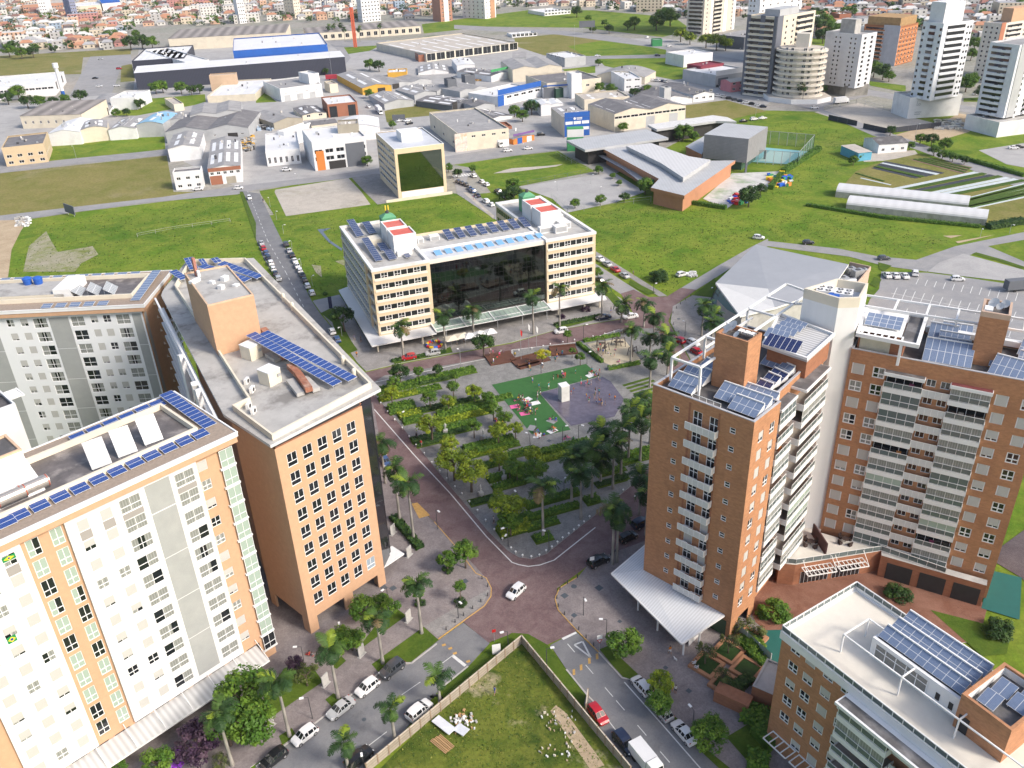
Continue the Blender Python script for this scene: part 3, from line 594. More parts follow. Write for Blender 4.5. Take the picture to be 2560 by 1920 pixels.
# brick towers on the right with white stair column
KZ=lambda x,y:(1620+x/4.148,700+y/4.148)
RZ_=lambda x,y:(2060+x/4.148,720+y/4.148)
MESHP=mat('perforated_white',(.58,.58,.57),.6,.12,9)
BALG=glass('balcony_glass',(.12,.15,.15),.12,.6)
def balcony(b,M,w,dep,zf,glazed,top=False):
 """one balcony: slab and fascia, rail, side wall, room glass behind; M puts x along the face, -y outward"""
 T=M@Matrix.Translation((0,0,zf));o=bpy.data.objects.new('balcony',None)
 a=MB();a.box(0,-dep,-.75,w,-dep+.12,0.05,WHITE);a.box(0,-dep+.12,-.25,w,.6,0,mat('balcony_floor',(.3,.28,.25),.8));a.box(-.1,-dep,-.75,0,.2,.3,WHITE);a.box(w,-dep,-.75,w+.1,.2,.3,WHITE)
 o=put('balcony',a.mesh('balcony'),b.root,T)
 a=MB();rail(a,[(0,-dep+.06,.05),(w,-dep+.06,.05)],1.0,WHITE,w/4,.07);a.build('railing',o)
 a=MB();a.poly([(0.05,-dep+.06,.15),(w-.05,-dep+.06,.15),(w-.05,-dep+.06,.95),(.05,-dep+.06,.95)],BALG);a.build('rail_glass',o)
 a=MB()
 if glazed:
  gm=R.choice([GLASSL,GLASSG,GLASSL,BALG,GLASSL])
  a.poly([(0.05,-dep+.14,.1),(w-.05,-dep+.14,.1),(w-.05,-dep+.14,2.2),(.05,-dep+.14,2.2)],gm)
  for i in range(5):a.box(w*i/4-.025,-dep+.1,.1,w*i/4+.025,-dep+.135,2.2,FRAME)
 else:
  a.box(.2,.3,0,w-.2,.4,2.3,GLASS)
  for i in range(5):a.box(.2+(w-.4)*i/4-.03,.24,0,.2+(w-.4)*i/4+.03,.3,2.3,FRAME)
 a.build('glazing',o)
 if not glazed and R.random()<.8:
  f=MB();cm=mat('balcony_stuff_%d'%R.randint(0,5),R.choice([(.5,.2,.05),(.25,.05,.12),(.1,.12,.2),(.05,.15,.04),(.4,.36,.3),(.1,.07,.05)]),.8)
  x=w*R.uniform(.2,.7);f.box(x,-dep*.5,.01,x+.7,-dep*.5+.6,.5,cm);f.box(x,-dep*.5+.5,.5,x+.7,-dep*.5+.6,.95,cm);f.build('chair',o)
def brick_front():
 b=Bldg('brick_tower','brick apartment tower with a tall lift shaft, standing over the white canopy','building',(20.35,108.4),-44.4,16.3,26,39.2)
 for k in range(12):
  z=36.2-2.99*k
  for x in(3.74,12.8):b.win('F',x,z,.9,.95,(),(.5,),0,(GLASS,),.1)
  if k<11:
   for x,w in((6.95,1.5),(9.6,1.5)):b.win('F',x,z-1.0,w,2.4,(.5,),(.5,),R.choice([0,0,.97,0,.3]),(GLASS,),.09)
   for x in(1.65,4.75):b.win('R',x,z-1.2,1.35,1.75,(.5,),(.4,),R.choice([0,.6,.97,.97]),(GLASS,),.1)
 b.hole('R',2.2,.1,3.2,2.7);b.Rlen=7.2
 b.walls(BRICK,0,39.2,'FRS',depth=.16)
 RP=[(0,0),(16.3,0),(16.3,7.2),(15.0,7.2),(13.7,26),(0,26)];MR=Matrix.Translation((15.0,7.2,0))@Matrix.Rotation(rad(94),4,'Z')
 a=MB();a.poly([(16.3,7.2,0),(15.0,7.2,0),(15.0,7.2,39.2),(16.3,7.2,39.2)],BRICK);a.poly([(15.0,7.2,0),(13.7,26,0),(13.7,26,39.2),(15.0,7.2,39.2)],BRICK);a.poly([(13.7,26,0),(0,26,0),(0,26,39.2),(13.7,26,39.2)],BRICK);a.build('side_wall',b.root)
 a=MB();a.box(6.2,-.005-.03,5,6.5,-.006,38.6,BRICKD);a.box(10.95,-.035,5,11.25,-.006,38.6,BRICKD);a.build('brick_pier',b.root)
 for k in range(11):
  z=34.85-2.99*k;a=MB();a.box(6.3,-.95,z-.1,11.15,-.003,z+.02,WHITE);a.box(6.3,-.98,z+.02,11.15,-.92,z+1.05,MESHP)
  for i in range(6):a.box(6.3+i*.96,-1.02,z,6.36+i*.96,-.98,z+1.07,WHITE)
  a.box(6.3,-1.0,z+1.05,11.2,-.9,z+1.12,WHITE);a.box(11.1,-.9,z+.02,11.15,-.01,z+1.05,MESHP);a.build('balcony',b.root)
  for i in range(2):ac_unit(b.root,7.4+i*2.2,-.5,z+.03)
  balcony(b,MR@Matrix.Translation((.25,0,0)),5.3,1.5,35.0-2.99*k,R.random()<.32)
  balcony(b,MR@Matrix.Translation((6.6,0,0)),8.8,2.3,35.5-2.99*k,R.random()<.3)
 a=MB();a.M=MR
 a.box(.2,-1.55,37.3,5.6,-.01,37.7,WHITE);a.box(.3,-1.4,37.7,5.5,-.02,37.74,DARKROOF);a.box(6.5,-2.4,37.9,15.5,-.01,38.3,WHITE);a.box(6.6,-2.2,38.3,15.4,-.02,38.34,DARKROOF);a.M=None;a.build('balcony_roof',b.root)
 a=MB();a.poly([(x,y,38.2)for x,y in inset(RP,.2)],DARKROOF);a.rim(RP,.35,39.2,39.32,mat('grey_coping',(.4,.4,.42),.6));a.build('roof',b.root)
 sh=[(5.5,6.8),(10.6,6.9),(10.6,10.7),(5.6,10.6)]
 a=MB();a.prism(sh,38.2,46,BRICK,DARKROOF);a.rim(sh,.3,46,46.7,BRICK);a.build('lift_shaft',b.root)
 for x,y,r in((6.3,9.8,.9),(6.2,8.4,.8),(8.2,7.7,.5)):dish(b.root,x,y,46,r,-2.2)
 a=MB()
 for i in range(3):a.box(7.6+i*.9,9.0,46.6,8.3+i*.9,10.0,46.8,WHITE)
 rail(a,[(7.3,8.8,46),(10.2,8.8,46),(10.2,10.3,46)],.9,DMETAL,1);a.build('roof_hatch',b.root)
 for p0,p1,p2,n,m,kind in(((205,1110),(445,1200),(490,1110),4,2,'pale'),((320,1025),(560,1110),(600,1020),4,2,'pale'),((480,950),(640,1030),(665,930),3,2,'pale'),((820,1340),(1110,1450),(1165,1370),4,2,'pale'),((680,1230),(1180,1410),(1250,1320),7,2,'pale'),((780,1135),(1290,1310),(1325,1245),7,2,'pale'),((1075,1155),(1215,1210),(1245,1140),2,2,'navy'),((1150,1085),(1280,1140),(1320,1070),2,2,'navy'),((1225,1010),(1370,1080),(1395,1020),2,2,'navy'),((1300,960),(1420,1020),(1465,955),2,2,'pale'),((1160,880),(1490,1000),(1530,910),5,2,'pale')):
  solar_q(b,KZ(*p0),KZ(*p1),KZ(*p2),38.6,n,m,kind,28,.25,True)
 a=MB();rail(a,[(6.5,.2,39.0),(11,.2,39.0)],1.0,WHITE,1.2);a.build('railing',b.root)
 a=MB();a.prism([(8.6,17.0),(15.0,16.8),(14.6,25),(5.2,26)],38.2,41.8,BRICKD,WHITE);a.build('penthouse',b.root)
 a=MB();a.prism([(8.2,15.8),(15.6,15.4),(15.0,25.5),(4.9,27.2)],41.8,42.1,mat('white_louvre_deck',(.6,.6,.6),.5,.05,1,wave=('Y',.7,.45)),bottom=True);a.rim([(8.2,15.8),(15.6,15.4),(15.0,25.5),(4.9,27.2)],.3,42.1,42.5,WHITE);a.build('pergola_deck',b.root)
 for p0,p1,p2,n,kind in(((1185,680),(1535,775),(1565,705),6,'navy'),((1195,590),(1430,650),(1455,600),4,'pale'),((1285,535),(1510,600),(1530,560),4,'pale'),((1345,490),(1575,555),(1590,520),4,'pale'),((1400,450),(1620,515),(1640,485),4,'pale')):
  solar_q(b,KZ(*p0),KZ(*p1),KZ(*p2),42.3,n,1,kind,24,.2)
 a=MB();z=42.7
 for p,q in(((1,3,z),(.4,38,z)),((1,3,z),(5.8,3,z)),((5.8,3,z),(5.2,38,z)),((.9,12,z),(5.7,12,z)),((.8,18,z),(5.6,18,z)),((.6,25,z),(5.4,25,z)),((.5,31,z),(5.3,31,z)),((.4,38,z),(10,36,z)),((5.3,31,z),(10,36,z)),((1,3,39),(1,3,z)),((5.8,3,38.2),(5.8,3,z)),((.9,12,39),(.9,12,z)),((5.7,12,38.2),(5.7,12,z)),((.6,25,39),(.6,25,z)),((1,12,40.8),(1,26,40.8))):a.bar(p,q,.3,WHITE)
 a.build('steel_frame',b.root)
 CW2=mat('white_rib_roof',(.68,.7,.72),.5,.04,1,wave=('X',.45,.2))
 a=MB();pts=[(-3.8,7),(-3.9,-3.4),(13.3,-8.8),(15.2,-.03),(.02,-.03),(-.03,.2),(-.03,7)]
 zt=[4.0,3.7,3.7,4.3,4.5,4.5,4.5]
 a.poly([(0.0,-.03,4.5),(-3.9,-3.4,3.7),(13.3,-8.8,3.7),(15.2,-.03,4.3)],CW2);a.poly([(-.03,7,4.5),(-3.8,7,4.0),(-3.9,-3.4,3.7),(-.03,-.02,4.5)],CW2)
 for p,q in(((-3.8,7,3.9),(-3.9,-3.4,3.6)),((-3.9,-3.4,3.6),(13.3,-8.8,3.6)),((13.3,-8.8,3.6),(15.2,-.2,4.2))):a.bar(p,q,.25,WHITE)
 a.poly([(0.0,-.03,4.3),(15.2,-.03,4.1),(13.3,-8.8,3.5),(-3.9,-3.4,3.5)],WHITE)
 a.build('canopy',b.root)
 for x,y in((2.2,-4.3),(7.1,-5.9),(12.9,-7.5),(13.5,-4.1),(-2.8,-1.5),(-2.9,5)):
  a=MB();a.cyl((x,y,0),(x,y,3.6),.16,.16,WHITE,10);a.build('canopy_post',b.root)
 a=MB();a.box(12.5,-5.5,.1,12.6,-.5,2.6,WHITE);a.poly([(15.6,-.04,.2),(12.4,-.04,.2),(12.4,-.04,3.2),(15.6,-.04,3.2)],mat('dark_shop_sign',(.02,.06,.03),.5));a.build('shop_front',b.root)
 return b.finish()
brick_front()
AR=(52.19,117.04)
def stair_column():
 b=Bldg('stair_column','tall white stair column standing between the two brick towers','tower',AR,-31,3,3,46)
 P=[(-8.3,.5),(-2.75,-1.15),(-.03,.45),(-.03,6.6),(-4.7,6.6)]
 CWH=mat('stained_white',(.74,.74,.73),.7,.05,.3,aniso=(2,2,.15),stain=(.6,.6,.59),stain_amt=.4)
 a=MB();a.prism(P,0,46,CWH);a.build('shaft',b.root)
 a=MB();a.rim(P,.35,46,47.6,OFFW);a.poly([(x,y,46.03)for x,y in inset(P,.3)],mat('pale_roof',(.6,.62,.66),.7));a.build('parapet',b.root)
 for i,(x,y,w)in enumerate(((-2.8,2.6,2.6),(-5.6,2.6,2.4))):
  a=MB();a.obox((x,y),.1,w,2.4,46.04,47.3,WHITE)
  for dx in(-.6,.6):
   for dy in(-.6,.6):a.cyl((x+dx,y+dy,47.3),(x+dx,y+dy,47.34),.42,.42,DMETAL,12);a.cyl((x+dx,y+dy,47.34),(x+dx,y+dy,47.36),.16,.16,WHITE,8)
  a.build('cooling_unit',b.root)
 a=MB();a.cyl((-3.9,.9,46.04),(-3.9,.9,47.2),.75,.85,mat('blue_tank',(.02,.1,.42),.5),14);a.build('water_tank',b.root)
 return b.root
stair_column()
def brick_rear():
 b=Bldg('brick_tower','brick apartment tower with two stacks of white balconies at the right edge','building',AR,-31,26.6,13,39.3)
 for k in range(11):
  z=35.2-2.99*k
  for x,w in((.5,1.85),(3.55,1.75)):b.win('F',x,z,w,1.87,(.5,),(.4,),R.choice([0,.97,.97,.97,.7]),rpane(),.16)
  for x in(20.4,23.75):b.win('F',x,z-.55,1.7,1.8,(.5,),(.4,),R.choice([0,.97,.97,.75,.6]),(GLASS,),.16)
  for x in(11.15,13.1):b.win('F',x,z+.35,1.3,1.2,(.5,),(),0,(GLASS,),.08)
  b.hole('F',5.5,z-1.5 if False else z-.85,5.35,2.3);b.hole('F',14.6,z-.85,5.25,2.3)
  for y in(3,8):b.win('R',y,z,1.6,1.6,(.5,),(),R.choice([0,.9]),(GLASS,),.12)
 b.walls(BRICK,0,39.3,depth=.18)
 for k in range(11):
  zf=34.35-2.99*k
  for x,w in((5.5,5.35),(14.6,5.25)):balcony(b,Matrix.Translation((x,0,0)),w,.9,zf,R.random()<.5)
  a=MB();z=34.0-2.99*k;a.box(10.85,-.75,z,14.55,-.02,z+.06,WHITE);a.box(10.85,-.78,z+.06,14.55,-.72,z+1.2,MESHP)
  for i in range(5):a.box(10.85+i*.91,-.82,z,10.91+i*.91,-.78,z+1.24,WHITE)
  a.box(10.85,-.8,z+1.2,14.6,-.7,z+1.26,WHITE);a.build('service_screen',b.root)
  for i in range(3):ac_unit(b.root,11.6+i*1.1,-.42,z+.07)
 a=MB();a.box(5.3,-1.0,36.4,11,.2,36.95,WHITE);a.box(5.4,-.9,36.95,10.9,.1,37.0,DARKROOF);a.box(14.4,-1.0,36.4,20,.2,36.95,WHITE);a.box(14.5,-.9,36.95,19.9,.1,37.0,mat('maroon_roof',(.16,.04,.04),.8,.3));a.build('balcony_roof',b.root)
 a=MB();a.box(.3,.3,38,26.3,12.7,38.3,DARKROOF);a.rim([(0,0),(26.6,0),(26.6,13),(0,13)],.35,39.3,39.42,mat('grey_coping',(.4,.4,.42),.6));a.build('roof',b.root)
 sh=[(16.0,4.6),(19.8,4.6),(19.75,9.9),(15.95,9.8)];a=MB();a.prism(sh,38.3,46,BRICK,DARKROOF);a.rim(sh,.35,46,46.8,mat('pale_brick',(.5,.36,.27),.8));a.build('lift_shaft',b.root)
 for x,y,r in((17.3,8.4,.8),(18.2,7.4,.6),(18.8,8.6,.7),(17.0,7.0,.5)):dish(b.root,x,y,46,r,-2.2)
 a=MB();a.box(16.3,5.3,46,17.4,7,46.9,WHITE);a.build('roof_unit',b.root)
 for p0,p1,p2,n,m in(((1010,760),(1520,850),(1565,740),7,2),((1030,690),(1535,770),(1560,700),7,1),((1160,640),(1500,700),(1510,640),5,1),((1170,585),(1490,640),(1505,580),5,1),((1065,540),(1360,590),(1370,510),5,1),((1210,470),(1530,520),(1540,470),5,1),((1690,890),(2050,990),(2074,890),5,2),((1700,820),(2074,900),(2074,850),5,1),((1990,780),(2080,800),(2080,740),2,2),((1995,700),(2080,720),(2080,640),2,2)):
  solar_q(b,RZ_(*p0),RZ_(*p1),RZ_(*p2),38.7,n,m,'pale',28,.25,True)
 a=MB();a.box(.6,1,38.3,7,8,41.6,BRICKD);a.box(.9,.9,38.6,5.2,1.0,41.0,mat('beige_blind',(.5,.48,.38),.6));a.build('penthouse',b.root)
 a=MB();z=41.7;a.rim([(.3,-.6),(9.2,-.9),(9.0,10.6),(-.4,10.6)],.5,z,z+.6,WHITE);a.poly([(.3,1.2,z+.3),(6.5,1.2,z+.3),(6.3,10.4,z+.3),(0,10.4,z+.3)],WHITE);a.poly([(6.6,.0,z+.2),(8.7,0,z+.2),(8.6,10.2,z+.2),(6.5,10.2,z+.2)],DARKROOF)
 for i in range(7):a.bar((1+i*.95,-.6,z+.35),(1+i*.95,1.3,z+.35),.25,WHITE)
 a.box(6.6,-.8,38.3,7.0,-.4,z,WHITE);a.build('pergola_deck',b.root)
 solar(b.root,3.4,3.0,42.1,5.2,3.2,14,0,5,3,'pale',.25)
 a=MB();z=43.4
 for p,q in(((-.7,12,z),(26,12.6,z)),((-.3,7.6,z),(26,8,z)),((-.7,12,39.3),(-.7,12,z)),((4.2,12.1,39),(4.2,12.1,z)),((8.8,12.2,39),(8.8,12.2,z)),((13,12.3,39),(13,12.3,z)),((-.7,12,z),(-.3,7.6,z)),((4.2,12,z),(4.2,7.8,z)),((8.8,12,z),(8.8,7.8,z)),((13,12,z),(13,7.9,z)),((22,12.4,z),(22,8,z))):a.bar(p,q,.3,WHITE)
 a.box(9,11.6,39,26,12.5,39.9,WHITE);a.build('steel_frame',b.root)
 return b.finish()
brick_rear()
def podium():
 b=Bldg('brick_podium','low brick podium with a white terrace and pergolas in front of the stair column','building',AR,-31,3,3,4.5)
 P=[(-9,2),(-3.8,-12.0),(-1.4,-11.2),(10.2,-1.2),(10.2,-.95),(.2,-.95),(.2,1.5),(-2.7,-1.1),(-8.4,.4)]
 a=MB();a.prism(P,0,4.5,BRICKD,mat('terrace_floor',(.62,.59,.53),.8,.1,.6));a.prism([(10.2,-.95),(10.2,-1.2),(10.4,-2.4),(26,-2.4),(26,-.95)],0,4.5,BRICKD,CONC)
 for i in range(3):x=11.5+i*5;a.box(x,-2.46,.1,x+3.9,-2.405,3.4,DARK)
 a.build('wall',b.root);a=MB();rail(a,[(-3.8,-11.9,4.5),(-1.4,-11.1,4.5),(10.1,-1.3,4.5),(20,-2.3,4.5)],1.1,WHITE,1.5,.07,BALG);a.build('railing',b.root)
 a=MB();a.bar((-1.0,-1.9,4.5),(2.2,-6.3,4.5),.25,mat('brown_screen',(.07,.03,.03),.7));a.hull([(-1,-1.9,4.5),(2.2,-6.3,4.5),(2.2,-6.2,6.6),(-1,-1.8,6.6),(-.8,-1.8,4.5),(2.4,-6.2,4.5),(2.4,-6.1,6.6),(-.8,-1.7,6.6)],MB.BF,MATS['brown_screen']);a.build('screen_wall',b.root)
 ux=Vector((11.6,10,0)).normalized();uy=Vector((ux.y,-ux.x,0))
 for st in(1.2,6.9):
  a=MB();o=Vector((-1.4,-11.2,3.7))+ux*st
  for k in range(8):a.bar(o+ux*(k*.72),o+ux*(k*.72)+uy*2.2,.12,WHITE)
  for k in(0,1.1,2.2):a.bar(o+uy*k,o+ux*5.04+uy*k,.14,WHITE)
  a.bar(o+uy*2.2,o+Vector((0,0,1.6)),.07,WHITE);a.bar(o+ux*5.04+uy*2.2,o+ux*5.04+Vector((0,0,1.6)),.07,WHITE);a.build('pergola',b.root)
  a=MB();o.z=.3;a.hull([o+uy*.03,o+ux*5+uy*.03,o+ux*5+uy*.03+Vector((0,0,2.4)),o+uy*.03+Vector((0,0,2.4))],[(0,1,2,3)],GLASS)
  for k in range(8):a.bar(o+uy*.06+ux*(k*.7),o+uy*.06+ux*(k*.7)+Vector((0,0,2.4)),.07,FRAME)
  a.build('window',b.root)
 return b.root
podium()
def table_set(loc,label):
 a=MB();m=mat('dark_wicker',(.05,.03,.025),.8);x,y,z=loc
 a.cyl((x,y,z),(x,y,z+.7),.05,.05,m);a.cyl((x,y,z+.7),(x,y,z+.75),.6,.6,m,12);t=a.build('terrace_table');tag(t,label,'table')
 for i in range(4):
  q=MB();an=i*PI/2+.4;cx,cy=x+1.1*math.cos(an),y+1.1*math.sin(an);q.obox((cx,cy),an,.55,.6,z,z+.45,m);q.obox((cx+.27*math.cos(an),cy+.27*math.sin(an)),an,.1,.6,z+.45,z+.95,m)
  tag(q.build('terrace_chair'),'dark wicker chair round the '+('table right of the brown screen' if 'right' in label else 'table left of the brown screen'),'chair','chairs '+label[-24:])
table_set(G(U(3,2,665,1365),4.5),'dark round table on the white terrace right of the brown screen')
table_set(G(U(3,2,365,1385),4.5),'dark round table on the white terrace left of the brown screen')
def brick_low():
 b=Bldg('brick_house','low brick apartment building with a cream roof terrace, bottom right corner','building',(32.55,78.35),-58.6,42,13.7,20.4)
 b.H=20.4
 for k in range(7):
  z=18.05-3.03*k
  for i,x in enumerate((1.45,3.75,6.4,9.0)):
   if k<5 or i>0 and k<6:b.win('F',x,z,1.5,1.55,(.5,),(.4,),R.choice([.72,.97,.97,.75,0,.6]),(GLASS,),.12)
 b.walls(BRICK,0,19.2,depth=.15)
 for k in range(6):
  zf=17.0-3.03*k;balcony(b,Matrix.Translation((10.6,0,0)),6.4,2.2,zf,k==1)
  a=MB();z=zf-.4;a.box(17.2,-1.2,z,23,-.02,z+.06,WHITE);a.box(17.2,-1.22,z+.06,23,-1.16,z+1.25,MESHP);a.box(17.2,-1.24,z+1.25,23,-1.14,z+1.32,WHITE);a.build('service_screen',b.root)
  for i in range(3):ac_unit(b.root,18.5+i*1.5,-.6,z+.07)
  balcony(b,Matrix.Translation((23.5,0,0)),6.4,2.2,zf,k==2)
 a=MB();DT=mat('deck_tile',(.66,.62,.54),.8,.05,1,stain=(.55,.5,.42),stain_amt=.3);a.box(0,0,19.2,42,13.7,19.9,WHITE);a.poly([(.3,.3,19.92),(41.7,.3,19.92),(41.7,13.4,19.92),(.3,13.4,19.92)],DT);a.box(-.2,-.25,19.0,42,0,20.2,WHITE);a.box(-.25,0,19.0,0,13.9,20.2,WHITE);a.box(-.25,13.7,19.0,42,13.95,20.2,WHITE)
 a.box(10.2,-2.6,18.6,42,-.26,19.0,WHITE);a.box(10.4,-2.3,19.0,42,-1.0,19.04,DARKROOF);a.build('roof',b.root)
 a=MB();rail(a,[(42,-.1,20.2),(-.1,-.1,20.2),(-.1,13.8,20.2),(8,13.8,20.2)],.9,WHITE,1.3,.12,BALG);a.build('railing',b.root)
 Q=lambda x,y:(1920+x/3.456,1440+y/3.456)
 c=b.loc(Q(870,685),19.9);x0=c.x;y0=c.y
 a=MB();zt=22.9
 wops=[(2.0,.3,5.6,2.2)]
 a.box(x0,y0,19.9,x0+11.6,y0+6.8,zt,WHITE);a.box(x0+.6,y0-.06,20.1,x0+7.4,y0-.003,22.3,mat('lattice_glass',(.2,.2,.19),.4,.3,6))
 for i in range(6):a.box(x0+.6+i*1.36,y0-.1,20.1,x0+.7+i*1.36,y0-.06,22.3,FRAME)
 a.box(x0+.6,y0-.1,21.6,x0+7.4,y0-.065,21.7,FRAME);a.poly([(x0+.4,y0+.4,zt+.02),(x0+11,y0+.4,zt+.02),(x0+11,y0+6.4,zt+.02),(x0+.4,y0+6.4,zt+.02)],DARKROOF)
 for x in(8.6,10.2):a.box(x0+x,y0-.05,20.7,x0+x+.5,y0-.004,21.7,DARK)
 a.build('penthouse',b.root)
 for i,y in enumerate((.5,2.6,4.7)):solar(b.root,x0+5.6,y0+y,zt,10.6,1.8,30,0,9,2,'pale',.2,white_back=True)
 a=MB();bx=x0+11.6;P=[(bx,y0-1.0),(bx+5.6,y0-1.2),(bx+5.6,y0+6.8),(bx,y0+6.8)];a.prism(P,19.9,23.6,BRICK,DARKROOF);a.rim(P,.35,23.6,24.9,BRICK)
 a.rim(inset(P,.352),.06,23.62,24.6,WHITE);a.box(bx+.4,y0-1.12,19.95,bx+1.6,y0-1.0-.03,22.2,DARK);a.build('stair_block',b.root)
 for x,y in((1.9,.4),(1.9,3.0),(4.0,2.4),(4.1,4.6)):solar(b.root,bx+x,y0+y,23.7,1.9,2.0,22,0,2,1,'pale',.3)
 a=MB();z=22.8
 for p,q in(((6.1,3.2,z),(30,3.2,z)),((6.1,3.2,z),(6.1,7.8,z)),((6.1,7.8,z),(x0,7.8,z)),((6.1,3.2,19.9),(6.1,3.2,z)),((6.1,7.8,19.9),(6.1,7.8,z)),((14,3.2,z),(14,y0,z)),((21,3.2,z),(21,y0,z)),((28,3.2,z),(28,y0+3,z)),((14,3.2,19.9),(14,3.2,z)),((21,3.2,19.9),(21,3.2,z)),((28,3.2,19.9),(28,3.2,z)),((28,3.2,z),(28,9,z))):a.bar(p,q,.16,WHITE)
 a.build('pergola_frame',b.root)
 for sx in(1.0,5.4):
  a=MB();z=2.9
  for k in range(5):a.bar((sx+k*.95,-.02,z),(sx+k*.95,-2.0,z),.12,WHITE)
  a.bar((sx,-2,z),(sx+3.8,-2,z),.14,WHITE);a.bar((sx,-.1,z),(sx+3.8,-.1,z),.14,WHITE);a.build('pergola',b.root)
 a=MB();a.poly([(30,.3,19.95),(41,.3,19.95),(41,12,19.95),(30,12,19.95)],mat('terracotta_deck',(.5,.27,.15),.85,.15,1));a.build('terrace',b.root)
 b.finish();return b
BL=brick_low()
def lounger(loc,rz,label):
 t=thing('sun_lounger',label,'sun lounger',loc,rz);a=MB();m=mat('grey_mesh',(.3,.28,.26),.8);a.box(-.3,-.9,.3,.3,.4,.36,m);a.hull([(-.3,.4,.3),(.3,.4,.3),(.3,1.0,.75),(-.3,1.0,.75),(-.3,.4,.36),(.3,.4,.36),(.3,1.0,.81),(-.3,1.0,.81)],MB.BF,m);a.build('bed',t)
 for x in(-.28,.28):
  a=MB();a.bar((x,-.9,.33),(x,.4,.33),.06,WHITE);a.bar((x,-.7,0),(x,-.7,.33),.05,WHITE);a.bar((x,.5,0),(x,.5,.33),.05,WHITE);a.build('frame',t)
for(x,y,rz),l in zip(((2080,1380,.5),(2040,1310,.5),(2150,1330,.2)),('grey sun lounger nearest the railing on the terracotta terrace','grey sun lounger beside the brick stair block wall','grey sun lounger beside the round white table')):lounger(G((1920+x/3.456,1440+y/3.456),19.96),rz-1,l)
def garden_table(loc):
 a=MB();x,y,z=loc;a.cyl((x,y,z),(x,y,z+.7),.05,.05,WHITE);a.cyl((x,y,z+.7),(x,y,z+.74),.7,.7,WHITE,14);tag(a.build('garden_table'),'round white table on the terracotta roof terrace','table')
garden_table(G((1920+2095/3.456,1440+1260/3.456),19.96))
# angular grey-roofed market hall
def market():
 b=Bldg('market_hall','low market hall with a folded pale grey roof and slanted glass front beside the plaza','building',(0,0),0,1,1,9)
 g=lambda c,r,x,y,z=8.5:G(U(c,r,x,y),z)
 RF=mat('pale_folded_roof',(.56,.56,.55),.6,.06,.8,stain=(.62,.61,.6),stain_amt=.4);RF2=mat('grey_metal_roof',(.3,.31,.33),.5,.05,.4,stain=(.36,.37,.39),stain_amt=.4)
 P1=g(2,1,1758,785,8.5);P2=g(2,1,2108,452);P3=g(3,1,0,478);P4=g(3,1,697,625);P5=g(3,1,553,832);P7=g(2,1,1970,1070,8.0);P6=g(3,1,60,1000,8.0);Pm=g(3,1,0,835,9.3)
 a=MB();a.poly([P1,Pm,P5,P4,P3,P2],RF2);a.poly([P1,P7,P6,Pm],RF);a.poly([P6,P5,Pm],RF2)
 d=Vector((0,0,-.5));pts=[P1,P7,P6,P5,P4,P3,P2]
 for i in range(7):p,q=pts[i],pts[(i+1)%7];a.poly([p,q,q+d,p+d],WHITE)
 a.build('roof',b.root);a=MB();cen=sum(pts,Vector())/7
 for i in range(7):
  p,q=(x.lerp(cen,.05)for x in(pts[i],pts[(i+1)%7]));p0,q0=(Vector((x.x,x.y,0))for x in(p,q));a.poly([p0,q0,q+d*.5,p+d*.5],CONC)
 a.build('wall',b.root)
 GT=glass('teal_glass',(.16,.28,.29),.1,.7);a=MB();q0=P1+Vector((.5,-.5,-.4));q1=P7+Vector((.6,.3,-.4));b0=G(U(2,1,1712,945));b1=G(U(2,1,1960,1185))
 q0=Vector((q0.x,q0.y,7.6));a.poly([b0,b1,q1,q0],GT);a.build('glass_front',b.root);a=MB()
 for i in range(8):t=i/7;a.bar(b0.lerp(b1,t)+Vector((-.05,-.05,0)),q0.lerp(q1,t)+Vector((-.05,-.05,0)),.16,DMETAL)
 for t in(.33,.66):a.bar(b0.lerp(q0,t)+Vector((-.06,-.06,0)),b1.lerp(q1,t)+Vector((-.06,-.06,0)),.14,DMETAL)
 a.build('glazing_bar',b.root)
 a=MB();y0,y1,y2,y3=(g(3,1,*q,6.0)for q in((700,640),(880,680),(740,850),(560,840)));a.poly([(p.x,p.y,6.0)for p in(y0,y1,y2,y3)],DARKROOF)
 for p,q in((y0,y1),(y1,y2),(y2,y3)):a.bar(p+Vector((0,0,.6)),q+Vector((0,0,.6)),.3,mat('pale_brick_wall',(.5,.36,.27),.8),1.4)
 for p,q in((y1,y2),(y2,y3),(y0,y1)):a.poly([Vector((p.x,p.y,0)),Vector((q.x,q.y,0)),q,p],MATS['pale_brick_wall'])
 a.build('service_yard',b.root)
 for x,y,s in((710,690,1.2),(770,720,1.5),(640,780,1.4),(820,700,1.1)):
  c=g(3,1,x,y,6.2);a=MB();a.obox((c.x,c.y),.3,2*s,1.4*s,6.02,6+1.3*s,METAL);a.cyl((c.x,c.y,6+1.3*s),(c.x,c.y,6.1+1.3*s),.5*s,.5*s,DMETAL,12);a.build('cooling_unit',b.root)
 c=g(3,1,700,790,6.5);a=MB();a.cyl((c.x-1.5,c.y,7),(c.x+1.8,c.y+.4,7),.9,.9,METAL,14);a.build('air_duct',b.root)
 return b.root
market()
